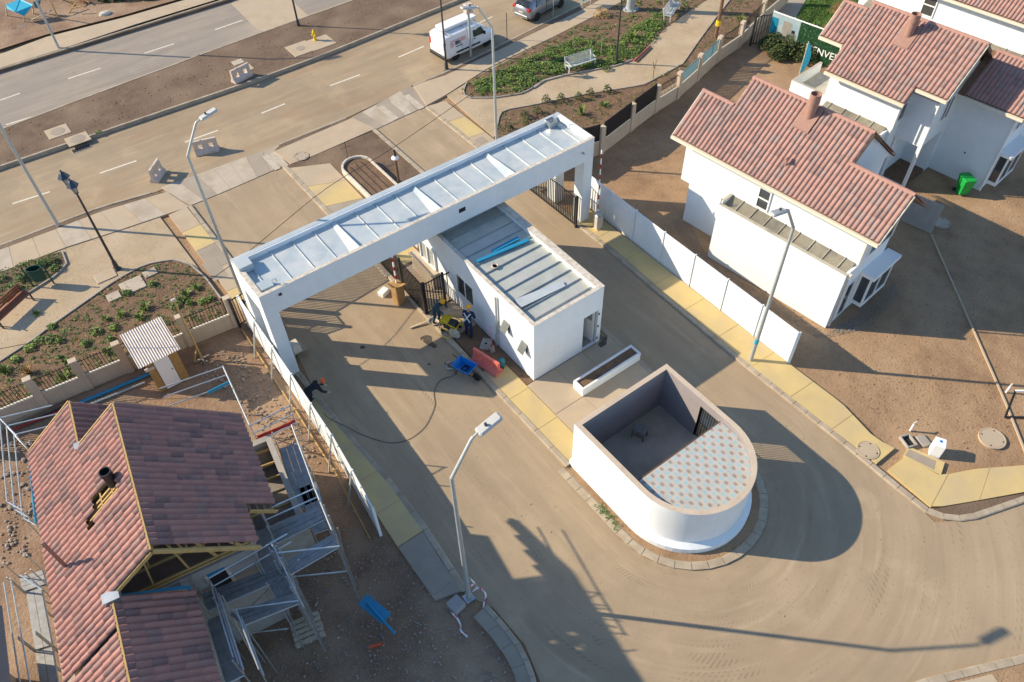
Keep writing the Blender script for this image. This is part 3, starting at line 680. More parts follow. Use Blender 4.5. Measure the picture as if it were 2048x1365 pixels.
def window_y(parent, y, x0, x1, z0, z1, mull=1, fr=.05, glass='glass', fm='white_paint', depth=.06):
    o = MB(); ya, yb = y - depth / 2, y + depth / 2
    o.box(x0, ya, z0, x1, yb, z0 + fr); o.box(x0, ya, z1 - fr, x1, yb, z1)
    o.box(x0, ya, z0 + fr, x0 + fr, yb, z1 - fr); o.box(x1 - fr, ya, z0 + fr, x1, yb, z1 - fr)
    for k in range(mull):
        xc = x0 + (x1 - x0) * (k + 1) / (mull + 1); o.box(xc - fr / 2, ya, z0 + fr, xc + fr / 2, yb, z1 - fr)
    w = o.build('window', fm, parent, True)
    n = mull + 1
    for k in range(n):
        a = x0 + (x1 - x0) * k / n + fr / 2; b = x0 + (x1 - x0) * (k + 1) / n - fr / 2
        MB().box(a, y - .008, z0 + fr / 2, b, y + .008, z1 - fr / 2).build('pane', glass, w, True)
    return w
window_x(gh, .03, 4.25, 5.55, 1.0, 2.15, 1)
window_x(gh, .03, 1.55, 2.05, 1.55, 2.2, 0, fr=.06)
window_x(gh, .03, .35, .85, 1.35, 2.0, 0, fr=.06)
mb = MB(); mb.add([(-.01, 1.6, 2.17), (-.01, 2.0, 2.17), (-.26, 2.0, 1.72), (-.26, 1.6, 1.72)], [(0, 1, 2, 3), (3, 2, 1, 0)]); mb.build('awning_sash', 'pale_glass', gh, True)
mb = MB(); mb.add([(-.01, .4, 1.97), (-.01, .8, 1.97), (-.26, .8, 1.5), (-.26, .4, 1.5)], [(0, 1, 2, 3), (3, 2, 1, 0)]); mb.build('awning_sash', 'pale_glass', gh, True)
MB().tube([(-.07, 2.45, GZ - .3), (-.07, 2.45, .95), (-.09, 2.5, .8), (-.09, 2.52, .12)], .045).build('downpipe', 'steel_pole', gh, True)
# guard's bay window with counter
by = MB().box(-.42, 7.0, .98, -.002, 9.0, 1.06); by.box(-.34, 7.1, .1, -.002, 8.9, .98); by.build('bay_counter', 'cream_stucco', gh, True)
bw = MB().box(-.1, 7.15, 2.2, -.002, 8.45, 2.28); bw.box(-.1, 7.15, 1.1, -.002, 7.22, 2.2); bw.box(-.1, 8.38, 1.1, -.002, 8.45, 2.2); bw.box(-.1, 7.77, 1.1, -.002, 7.83, 2.2); bw.box(-.1, 7.22, 1.06, -.002, 8.38, 1.12)
bwo = bw.build('bay_window', 'white_paint', gh, True)
MB().box(-.03, 7.2, 1.1, -.02, 7.79, 2.22).build('pane', 'pale_glass', bwo, True); MB().box(-.03, 7.81, 1.1, -.02, 8.4, 2.22).build('pane', 'pale_glass', bwo, True)
# open door, hinged at the right jamb and swung out
dm = MB().box(0, -.02, .1, .02, .7, 2.1) if False else MB()
i0 = 0
dm.box(-.045, .15, .12, 0, .87, 2.1); dm.rot(0, Matrix.Translation((3.40, 0, 0)) @ Matrix.Rotation(rad(10), 4, 'Z'))
dr = dm.build('door', 'white_paint', gh, True)
hb = MB()
for z in (.35, 1.1, 1.85): hb.box(3.43, -.03, z, 3.48, .0, z + .1)
hb.build('hinge', 'machine_grey', dr, True)
hb = MB(); hb.box(-.052, .25, 1.35, -.046, .75, 1.95); hb.rot(0, Matrix.Translation((3.40, 0, 0)) @ Matrix.Rotation(rad(10), 4, 'Z')); hb.build('door_pane', 'pale_glass', dr, True)
# things lying on the gatehouse roof
zr = GZ - .15
def rooflab(name, label, cat, pts, m, h=.02):
    p = P2(pts, zr); mb = MB().prism(p, zr, zr + h); mb.build(name, m, label=label, cat=cat)
rooflab('metal_sheet', 'bright bare metal sheet lying near the front of the gatehouse roof', 'metal sheet', [(1030, 600), (1124, 562), (1131, 573), (1040, 617)], 'roof_sheet')
rooflab('metal_profile', 'blue metal profile lying across the shaded gatehouse roof', 'metal profile', [(953, 522), (1056, 478), (1060, 483), (956, 526)], 'cyan_pipe', .06)
rooflab('metal_profile', 'short blue metal profile lying behind the longer one on the roof', 'metal profile', [(983, 502), (1035, 474), (1040, 479), (987, 506)], 'cyan_pipe', .04)
c = P(990, 533, zr); MB().lathe([(.14, 0), (.16, .03), (.13, .05), (.11, .03), (.1, 0)], 20, c).build('vent_collar', 'white_plastic', label='pale round vent collar lying on the gatehouse roof', cat='vent collar')

# ------------------------------------------------------------------ railings
def railing(name, label, a, b, h, m='black_metal', gap=.12, z0=.08, posts=True, parent=None, bar=.036, r=.045, group=None, cat='railing'):
    a, b = Vector(a), Vector(b); L = (b - a).length; n = max(2, int(L / gap))
    o = thing(name, label, cat, (a.x, a.y, 0), 0, group) if parent is None else parent
    tgt = o
    for zz in (z0 + .06, h - .05):
        MB().beam((a.x, a.y, zz), (b.x, b.y, zz), r, .035).build('rail', m, tgt, True)
    me = None
    for i in range(1, n):
        p = a.lerp(b, i / n)
        if me is None:
            k = MB().box(-bar / 2, -bar / 2, z0, bar / 2, bar / 2, h); q = k.build('bar', m, tgt); me = q.data
            q.location = TM[o.name].inverted() @ Vector((p.x, p.y, 0)) if o.name in TM else (p.x, p.y, 0)
        else:
            add_obj('bar', me, tgt, TM[o.name].inverted() @ Vector((p.x, p.y, 0)) if o.name in TM else (p.x, p.y, 0))
    if posts:
        for p in (a, b):
            MB().box(p.x - .05, p.y - .05, 0, p.x + .05, p.y + .05, h + .08).build('post', m, tgt, True)
    return o
railing('railing', 'black bar railing along the kerb beside the gatehouse bay window', (-1.5, 6.0), (-1.36, 10.5), 1.95, gap=.135)
MB().box(-1.49, 7.95, 0, -1.39, 8.05, 2.05).build('post', 'black_metal', bpy.data.objects['railing'], True)
railing('railing', 'short black bar railing closing the yard in front of the gatehouse wall', (-1.42, 6.0), (-.42, 6.02), 1.95, gap=.135)
railing('railing', 'stub of black bar railing between the yard post and the gatehouse wall', (-.33, 6.02), (-.06, 6.02), 1.9, gap=.135, posts=False)
railing('swing_gate', 'black bar gate leaf standing open along the kerb at the right pillar', (7.75, 6.5), (7.72, 10.6), 1.85, gap=.135, cat='gate leaf')
railing('swing_gate', 'black bar gate leaf closing the gap left of the left pillar', (-8.35, 8.9), (-8.15, 9.0), 1.8, gap=.1, cat='gate leaf') if False else None
railing('side_gate', 'narrow black bar gate between the left garden wall and the portal', P(480, 654).to_2d() + Vector((0, 0.0)), P(516, 632).to_2d(), 1.7, gap=.13, cat='gate leaf')
railing('side_gate', 'white-lit bar gate between the right pillar and the white panel wall', (8.75, 6.9), (9.2, 7.9), 1.6, gap=.13, cat='gate leaf')
# two sliding gates between the legs cast the barred shadows on the drive
railing('sliding_gate', 'long black bar gate across the entry drive behind the portal', (-7.0, 9.45), (-1.75, 9.45), 1.75, gap=.115, cat='gate leaf') if False else None

# ------------------------------------------------------------------ round-ended bin store
rs = thing('bin_store', 'white round-ended enclosure with open top and a half roof of printed boards', 'enclosure', (1.13, -6.5, 0))
XA, XB, YT, YC, RZ = -1.2, 3.46, -3.92, -7.45, 2.35
def ushape(d, n=28):
    R = (XB - XA) / 2 + d; cx = (XA + XB) / 2
    pts = [Vector((XB + d, YT + d))] + [Vector((cx + R * math.cos(a), YC + R * math.sin(a))) for a in [-math.pi * i / n for i in range(n + 1)]] + [Vector((XA - d, YT + d))]
    return pts
def ring_wall(mb, o, i, z0, z1, close=True):
    n = len(o); b = len(mb.v)
    for p in o: mb.v.append((p.x, p.y, z0))
    for p in o: mb.v.append((p.x, p.y, z1))
    for p in i: mb.v.append((p.x, p.y, z0))
    for p in i: mb.v.append((p.x, p.y, z1))
    rng = range(n) if close else range(n - 1)
    for k in rng:
        q = (k + 1) % n
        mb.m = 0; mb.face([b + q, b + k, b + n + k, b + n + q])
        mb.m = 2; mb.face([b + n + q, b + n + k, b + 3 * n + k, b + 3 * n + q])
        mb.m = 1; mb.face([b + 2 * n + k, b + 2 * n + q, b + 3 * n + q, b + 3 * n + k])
    mb.m = 0
wo, wi = ushape(0), ushape(-.2)
mb = MB()
# gate opening in the right straight wall, between y=-5.95 and y=-7.15
def split_right(pts, ys):
    a, b = pts[0], pts[1]
    return [a] + [Vector((a.x, y)) for y in ys] + pts[1:]
ring_wall(mb, wo, wi, 1.98, RZ)
sub_o = [Vector((XB, -7.2))] + wo[1:] + [wo[0], Vector((XB, -6.0))]
sub_i = [Vector((XB - .2, -7.2))] + wi[1:] + [wi[0], Vector((XB - .2, -6.0))]
ring_wall(mb, sub_o, sub_i, -.02, 1.98, close=False)
mb.m = 1
mb.add([(XB, -7.2, 0), (XB - .2, -7.2, 0), (XB - .2, -7.2, 1.98), (XB, -7.2, 1.98)], [(0, 1, 2, 3), (3, 2, 1, 0)])
mb.add([(XB, -6, 0), (XB - .2, -6, 0), (XB - .2, -6, 1.98), (XB, -6, 1.98)], [(0, 1, 2, 3), (3, 2, 1, 0)])
mb.add([(XB, -6, 1.98), (XB - .2, -6, 1.98), (XB - .2, -7.2, 1.98), (XB, -7.2, 1.98)], [(0, 1, 2, 3), (3, 2, 1, 0)])
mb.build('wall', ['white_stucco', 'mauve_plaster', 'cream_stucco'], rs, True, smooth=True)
mb = MB()
po = [p for p in ushape(.23)]; pi_ = [p for p in ushape(.004)]
pl_o = [Vector((XB + .23, -7.3))] + po[1:]; pl_i = [Vector((XB + .004, -7.3))] + pi_[1:]
pl_o[-1] = Vector((XA - .23, YT - .1)); pl_i[-1] = Vector((XA - .004, YT - .1))
n = len(pl_o)
for k in range(n - 1):
    a, b_, c, d = pl_o[k], pl_o[k + 1], pl_i[k + 1], pl_i[k]
    mb.add([(a.x, a.y, 0), (b_.x, b_.y, 0), (b_.x, b_.y, .30), (a.x, a.y, .30), (c.x, c.y, .42), (d.x, d.y, .42)], [(1, 0, 3, 2), (2, 3, 5, 4)])
a, d = pl_o[-1], pl_i[-1]; mb.add([(a.x, a.y, 0), (d.x, d.y, 0), (d.x, d.y, .42), (a.x, a.y, .3)], [(0, 1, 2, 3), (3, 2, 1, 0)])
a, d = pl_o[0], pl_i[0]; mb.add([(a.x, a.y, 0), (d.x, d.y, 0), (d.x, d.y, .42), (a.x, a.y, .3)], [(0, 1, 2, 3), (3, 2, 1, 0)])
mb.build('plinth', 'white_stucco', rs, True, smooth=True)
MB().sheet([(p.x, p.y) for p in ushape(-.1)], .082).build('floor', 'pale_pave', rs, True)
gt = MB()
for k in range(11): gt.box(XB - .12, -7.15 + k * .113, .06, XB - .1, -7.12 + k * .113, 1.9)
for z in (.06, .95, 1.9): gt.box(XB - .125, -7.19, z, XB - .095, -6.01, z + .04)
gt.build('bar_gate', 'black_metal', rs, True)
# printed roof boards
m = mat('printed_board', (0.50, 0.45, 0.39), (0.44, 0.395, 0.34), 0.8, 3.0)
nt = m.node_tree; N = nt.nodes; L = nt.links; b = N['Principled BSDF']; src = b.inputs['Base Color'].links[0].from_socket
geo = N.new('ShaderNodeNewGeometry'); mp = N.new('ShaderNodeMapping'); mp.inputs['Rotation'].default_value = (0, 0, rad(-2)); L.new(geo.outputs['Position'], mp.inputs['Vector'])
sp = N.new('ShaderNodeSeparateXYZ'); L.new(mp.outputs[0], sp.inputs[0])
def nm(op, a, b_=None):
    n = N.new('ShaderNodeMath'); n.operation = op
    for i, v in enumerate((a, b_)):
        if v is None: continue
        if isinstance(v, (int, float)): n.inputs[i].default_value = v
        else: L.new(v, n.inputs[i])
    return n.outputs[0]
U, Vv = nm('MULTIPLY', sp.outputs[0], 2.3), nm('MULTIPLY', sp.outputs[1], 4.4)
row = nm('FLOOR', Vv); u2 = nm('ADD', U, nm('MULTIPLY', row, 0.5)); fu = nm('FRACT', u2); fv = nm('FRACT', Vv)
def band(x, lo, hi): return nm('MULTIPLY', nm('GREATER_THAN', x, lo), nm('LESS_THAN', x, hi))
blue = nm('MULTIPLY', band(fu, .04, .38), band(fv, .15, .85))
lines = nm('GREATER_THAN', nm('FRACT', nm('MULTIPLY', fv, 4.0)), .45)
dark = nm('MULTIPLY', nm('MULTIPLY', band(fu, .52, .78), band(fv, .2, .9)), lines)
nz = N.new('ShaderNodeTexNoise'); nz.inputs['Scale'].default_value = 9.0; L.new(geo.outputs['Position'], nz.inputs['Vector'])
def mixc(f_, a, col):
    x = N.new('ShaderNodeMix'); x.data_type = 'RGBA'; L.new(f_, x.inputs['Factor']); L.new(a, x.inputs[6]); x.inputs[7].default_value = (*col, 1); return x.outputs[2]
c1_ = mixc(nm('MULTIPLY', blue, nm('MULTIPLY', nz.outputs['Fac'], 1.35)), src, (0.24, 0.46, 0.52))
c2_ = mixc(nm('MULTIPLY', dark, nm('MINIMUM', nm('MULTIPLY', nz.outputs['Fac'], 1.9), 1.0)), c1_, (0.10, 0.09, 0.09))
L.new(c2_, b.inputs['Base Color'])
RC = (XB - XA) / 2 - .205; cxm = (XA + XB) / 2
yE = -7.02
def arc_poly(x0, x1):
    pts = [(x0, yE), (x1, yE)]
    for i in range(13):
        x = x1 + (x0 - x1) * i / 12; pts.append((x, YC - math.sqrt(max(0, RC * RC - (x - cxm) ** 2))))
    return pts
xs = [cxm - RC + .02, -.62, .62, 1.86, cxm + RC - .02]
for i in range(4):
    a, b_ = xs[i] + .004, xs[i + 1] - .004
    if i == 0: a += .12
    MB().prism(arc_poly(a, b_), 2.10 + .0015 * i, 2.122 + .0015 * i).build('roof_board', 'printed_board', rs, True)
MB().beam((XA + .2, yE + .05, 2.06), (XB - .2, yE + .05, 2.06), .03, .05).build('edge_joist', 'wood_dark', rs, True)
for x in (.0, 1.24, 2.48): MB().beam((x, yE, 2.05), (x, YC - math.sqrt(RC * RC - (x - cxm) ** 2) + .03, 2.05), .05, .09).build('joist', 'wood', rs, True)
# wooden stool inside
st = thing('work_stool', 'small rough timber work stool on the enclosure floor by the back wall', 'stool', (1.55, -4.75, .07), rad(20))
for sx_ in (-.16, .16):
    for sy_ in (-.22, .22): MB().beam((sx_ * 1.15, sy_ * 1.1, 0), (sx_, sy_, .5), .05).build('leg', 'plank', st)
for k in range(3): MB().box(-.2, -.28 + k * .19, .5, .2, -.11 + k * .19, .53).build('seat_board', 'plank', st)
MB().box(-.17, -.25, .18, -.13, .25, .24).build('stretcher', 'plank', st); MB().box(.13, -.25, .18, .17, .25, .24).build('stretcher', 'plank', st)
# planter box in front of the gatehouse
pt = thing('planter', 'long low white planter filled with soil on the forecourt', 'planter', (2.65, -1.6, .1))
mb = MB(); hx, hy = 1.6, .3
mb.box(-hx, -hy, 0, hx, -hy + .08, .46); mb.box(-hx, hy - .08, 0, hx, hy, .46); mb.box(-hx, -hy + .08, 0, -hx + .08, hy - .08, .46); mb.box(hx - .08, -hy + .08, 0, hx, hy - .08, .46)
mb.build('box', 'white_stucco', pt); MB().box(-hx + .08, -hy + .08, 0, hx - .08, hy - .08, .38).build('soil', 'soil', pt)
# planter island with rounded end beyond the gate
pi2 = thing('planter', 'white kerbed planter with a rounded end and bare soil beyond the gate', 'planter', (1.45, 14.4, 0.05))
outl = [Vector((.85, -4.4)), Vector((.85, 3.0))] + [Vector((.85 * math.cos(a), 3.0 + .8 * math.sin(a))) for a in [math.pi * i / 8 for i in range(1, 8)]] + [Vector((-.85, 3.0)), Vector((-.85, -4.4))]
inn = [Vector((p.x * .89, p.y - (.0 if p.y < 3.01 else .09))) for p in outl]
mb = MB(); n = len(outl)
for k in range(n):
    q = (k + 1) % n; a, b_, c, d = outl[k], outl[q], inn[q], inn[k]
    mb.add([(a.x, a.y, 0), (b_.x, b_.y, 0), (b_.x, b_.y, .42), (a.x, a.y, .42), (c.x, c.y, .42), (d.x, d.y, .42), (c.x, c.y, .2), (d.x, d.y, .2)], [(0, 1, 2, 3), (3, 2, 4, 5), (5, 4, 6, 7)])
mb.build('kerb_wall', 'worn_white', pi2); MB().prism(inn, .05, .3).build('soil', 'soil', pi2)
for x in (-.35, 0, .35): MB().tube([(x, -4.3, .33), (x, 3.2, .33)], .012, 5).build('drip_line', 'plastic_black', pi2)
g1 = railing('sliding_gate', 'black bar gate across the entry drive hidden behind the portal beam', (-6.95, 10.95), (-1.75, 11.45), 1.8, gap=.125, cat='gate leaf')
railing('side_gate', 'short black bar railing running back from the portal to the entry gate', (-6.95, 10.85), (-6.95, 9.9), 1.8, gap=.125, cat='gate leaf')
railing('side_gate', 'black bar pedestrian gate behind the left pillar of the portal', (-6.95, 9.85), (-8.05, 10.05), 1.8, gap=.125, cat='gate leaf')
railing('railing', 'white-lit bar railing on the gatehouse side of the bay window yard', (-.45, 5.25), (-.2, 4.9), 1.7, gap=.12) if False else None
# ------------------------------------------------------------------ white precast panel walls
def panel_wall(name, label, pts, h, L, mw='white_stucco', post=.07, wz=0.0, group=None):
    pl = [Vector(p) for p in pts]
    tot = sum((b - a).length for a, b in zip(pl, pl[1:])); n = max(1, round(tot / L))
    r = resample(pl, n); o = thing(name, label, 'wall', (r[0].x, r[0].y, 0))
    for i in range(n):
        a, b = r[i], r[i + 1]; t = (b - a).normalized(); a2, b2 = a + t * .035, b - t * .035
        MB().beam((a2.x, a2.y, h / 2), (b2.x, b2.y, h / 2), .05, h).build('wall_panel', mw, o, True)
    for i in range(n + 1):
        p = r[i]; t = (r[min(i + 1, n)] - r[max(i - 1, 0)]).normalized(); nn = Vector((-t.y, t.x, 0))
        MB().obox((p.x, p.y, h / 2 + .01), (t.x, t.y, 0), nn, (0, 0, 1), .032, post, h / 2 + .012).build('wall_post', mw, o, True)
    return o, r
panel_wall('panel_wall', 'white precast panel wall between the exit pavement and the houses', [(9.35, 7.9), (9.22, 2.7), (9.14, -5.85)], 1.93, 2.0)
wl, wr = panel_wall('panel_wall', 'white precast panel wall with raking struts beside the house under construction', [(-8.15, 10.3), (-8.28, 5.2), (-8.42, 1.0), (-8.74, -2.2)], 1.98, 1.75, post=.05)
for i, p in enumerate(wr[1:-1]):
    MB().beam((p.x - .55, p.y - .02, 0), (p.x - .04, p.y, 1.9), .05, .05).build('strut', 'steel_pole', wl, True)
for a, b in ((0, 3), (3, 5), (5, 7)):
    if b < len(wr): MB().beam((wr[a].x - .35, wr[a].y, .06), (wr[b].x - .38, wr[b].y + .1, .06), .05, .05).build('kicker_board', 'wood', wl, True)
# ------------------------------------------------------------------ garden walls with piers and railings
def pier_wall(name, label, base, h_base, piers, h_pier, infill, mw='cream_stucco', sw=.3, zrail=1.6):
    """base: polyline; piers: positions along it 0..n; infill per bay: 'bars','solid','slat'"""
    o = thing(name, label, 'wall', (*base[0], 0))
    pl = [Vector(p) for p in base]
    for i, (a, b) in enumerate(zip(pl, pl[1:])):
        t = (b - a).normalized(); a2, b2 = a + t * .16, b - t * .16
        MB().beam((a2.x, a2.y, h_base / 2), (b2.x, b2.y, h_base / 2), .16, h_base).build('wall', mw, o, True)
        MB().beam((a2.x, a2.y, h_base + .006), (b2.x, b2.y, h_base + .006), .18, .012).build('coping', 'fascia', o, True)
        k = infill[i % len(infill)]
        if k == 'bars':
            n = max(3, int((b - a).length / .15)); me = None
            for zz in (h_base + .08, zrail): MB().beam((a2.x, a2.y, zz), (b2.x, b2.y, zz), .025, .03).build('rail', 'bronze_rail', o, True)
            for j in range(1, n):
                p = a2.lerp(b2, j / n); loc = TM[o.name].inverted() @ Vector((p.x, p.y, 0))
                if me is None: q = MB().box(-.012, -.012, h_base + .02, .012, .012, zrail + .09).build('bar', 'bronze_rail', o); me = q.data; q.location = loc
                else: add_obj('bar', me, o, loc)
        elif k == 'solid':
            zr0, zrail = zrail, 1.9
            MB().beam((a2.x, a2.y, (h_base + zrail) / 2 + .03), (b2.x, b2.y, (h_base + zrail) / 2 + .03), .02, zrail - h_base).build('sheet_infill', 'black_metal', o, True)
            n = max(3, int((b - a).length / .2))
            for j in range(n + 1):
                p = a2.lerp(b2, j / n); MB().box(p.x - .012, p.y - .03, h_base + .03, p.x + .012, p.y + .03, zrail + .02).build('bar', 'black_metal', o, True)
            zrail = zr0
        elif k == 'slat':
            n = max(3, int((b - a).length / .22))
            for j in range(n):
                p = a2.lerp(b2, (j + .5) / n); t = (b - a).normalized()
                MB().obox((p.x, p.y, (h_base + zrail) / 2 + .04), (t.x, t.y, 0), (-t.y, t.x, 0), (0, 0, 1), .07, .012, (zrail - h_base) / 2).build('slat', 'cyan_slat', o, True)
            for zz in (h_base + .08, zrail): MB().beam((a2.x, a2.y, zz), (b2.x, b2.y, zz), .025, .03).build('rail', 'bronze_rail', o, True)
    for i, p in enumerate(pl):
        t = (pl[min(i + 1, len(pl) - 1)] - pl[max(i - 1, 0)]).normalized()
        MB().obox((p.x, p.y, h_pier / 2), (t.x, t.y, 0), (-t.y, t.x, 0), (0, 0, 1), .158, .13, h_pier / 2).build('pier', mw, o, True)
    return o
mat('cyan_slat', (0.20, 0.36, 0.40), rough=0.5)
# left: piers from the survey of their tops (height 1.85)
pL = P2([(468, 596), (372, 632), (283, 668), (195, 705), (96, 743), (-10, 785), (-110, 825)], 1.8)
pL = [Vector((-8.55, 10.75)), Vector((-10.62, 10.95)), Vector((-13.3, 11.1)), Vector((-15.0, 11.25)), Vector((-16.75, 11.4)), Vector((-18.6, 11.55)), Vector((-20.6, 11.7)), Vector((-22.6, 11.9))]
pier_wall('garden_wall', 'cream garden wall with piers and bar railings behind the site hut', pL, .82, None, 1.8, ['bars'])
pR0 = Vector((8.95, 10.45))
pRl = P2([(1203, 282), (1263, 236), (1313, 199), (1357, 172), (1398, 136), (1437, 100), (1482, 70), (1525, 27), (1575, -15)], 0.85)
pier_wall('garden_wall', 'cream garden wall with piers and black infill climbing along the park', [Vector((9.2, 10.6)), Vector((11.0, 10.85))] + pRl, .85, None, 1.75, ['solid', 'solid', 'solid', 'solid', 'bars', 'slat', 'slat', 'bars', 'bars', 'bars'])

# ------------------------------------------------------------------ roof tiles
TW, TL, TX = 0.21, 0.47, 0.40          # width, length, exposed length
def tile_geo():
    n = 7; prof = []
    for i in range(n):
        u = i / (n - 1); ph = min(1.0, u / .8)
        prof.append((u * (TW - .003) - TW / 2 + .0015, .004 + .058 * max(0.0, math.sin(math.pi * ph)) ** .75))
    v = [(x, 0.0, h) for x, h in prof] + [(x, TL, h + .026) for x, h in prof] + [(x, TL, h - .012) for x, h in prof]
    f = [(i, i + n, i + n + 1, i + 1) for i in range(n - 1)] + [(i + n, i + 2 * n, i + 2 * n + 1, i + n + 1) for i in range(n - 1)]
    f += [(0, 2 * n, n), (n - 1, 2 * n - 1, 3 * n - 1)]
    return v, f
TV, TF = tile_geo()
TILE_MESH = {}
def tile_mesh(m, k, K=10):
    if (m, k) not in TILE_MESH:
        me = bpy.data.meshes.new('roof_tile'); me.from_pydata(TV, [], TF); me.materials.append(MAT[m])
        at = me.attributes.new('tint', 'FLOAT', 'FACE'); at.data.foreach_set('value', [k / (K - 1)] * len(TF))
        me.polygons.foreach_set('use_smooth', [True] * len(TF)); me.set_sharp_from_angle(angle=rad(50)); me.update(); TILE_MESH[(m, k)] = me
    return TILE_MESH[(m, k)]
def tile_slots(y0, y1, xe, ze, xr, zr, skip=None, seed=0):
    """local 4x4 matrices of the tiles of one slope; eave (xe,ze), ridge (xr,zr), from y0 to y1"""
    rnd = random.Random(seed)
    dn = Vector((xe - xr, 0, ze - zr)); Ls = dn.length; dn /= Ls
    yv = Vector((0, 1, 0)); nrm = dn.cross(yv) if dn.x < 0 else yv.cross(dn)
    if nrm.z < 0: nrm = -nrm
    ux = dn.cross(nrm)
    ny = max(1, int(round((y1 - y0) / TW))); sy = (y1 - y0) / ny
    nr = max(1, int(math.ceil((Ls - 0.02) / TX)))
    out = []
    for r in range(nr):
        s0 = Ls - TL - r * TX
        for c in range(ny):
            y = y0 + (c + .5) * sy
            pos = Vector((xr, y, zr)) + dn * s0
            if skip and skip(pos.x, y, s0 / Ls): continue
            M = Matrix(((ux.x, dn.x, nrm.x, pos.x), (ux.y * sy / TW, dn.y, nrm.y, pos.y), (ux.z, dn.z, nrm.z, pos.z + .055 + rnd.uniform(-.004, .004)), (0, 0, 0, 1)))
            if s0 < 0:      # top course is cut short at the ridge
                q = (TL + s0) / TL
                if q < .25: continue
                M = M @ Matrix.Translation((0, -s0, 0)) @ Matrix.Diagonal((1, q, 1, 1))
            out.append((M, min(9, int(rnd.random() * 10)), c, r))
    return out
def lay_tiles(roof, slots, m, limit, house):
    """slots: list over the whole roof; the limit nearest to the camera become parts"""
    hm = TM[house.name]; cp = Vector((*CAM_XY, CAM_H))
    slots = sorted(slots, key=lambda s: (hm @ s[0].translation - cp).length)
    for M, k, c, r in slots[:limit]:
        add_obj('roof_tile', tile_mesh(m if isinstance(m, str) else m(M), k), roof, M=M)
    mbs = {}
    for M, k, c, r in slots[limit:]:
        mm = m if isinstance(m, str) else m(M)
        mb = mbs.setdefault(mm, MB()); mb.t = max(.001, k / 9); mb.add([M @ Vector(v) for v in TV], TF)
    for mm, mb in mbs.items(): mb.build('roof_tiles', mm, roof, smooth=True, kind='stuff')
def half_round(mb, a, b, r=.1, n=6, seg=.4):
    """ridge cappings between a and b"""
    a, b = Vector(a), Vector(b); L = (b - a).length; k = max(1, round(L / seg)); d = (b - a) / L; side = d.cross(Vector((0, 0, 1))).normalized()
    for i in range(k):
        p, q = a + d * L * i / k, a + d * (L * (i + 1) / k + .02); v = []
        for c, rr in ((p, r), (q, r * 1.08)):
            for j in range(n + 1):
                t = math.pi * j / n; v.append(c + side * math.cos(t) * rr + Vector((0, 0, math.sin(t) * rr)))
        mb.add(v, [(j, j + 1, n + 2 + j, n + 1 + j) for j in range(n)] + [tuple(range(n, -1, -1)), tuple(range(n + 1, 2 * n + 2))])
def ridge_caps(roof, a, b, m='ridge_tile', r=.1):
    a, b = Vector(a), Vector(b); L = (b - a).length; k = max(1, round(L / .42)); d = (b - a) / k; me = None
    for i in range(k):
        if me is None:
            mb = MB(); half_round(mb, (0, 0, 0), d, r, 6, 9); o = mb.build('ridge_tile', m, roof); me = o.data; o.location = a
        else: add_obj('ridge_tile', me, roof, tuple(a + d * i))

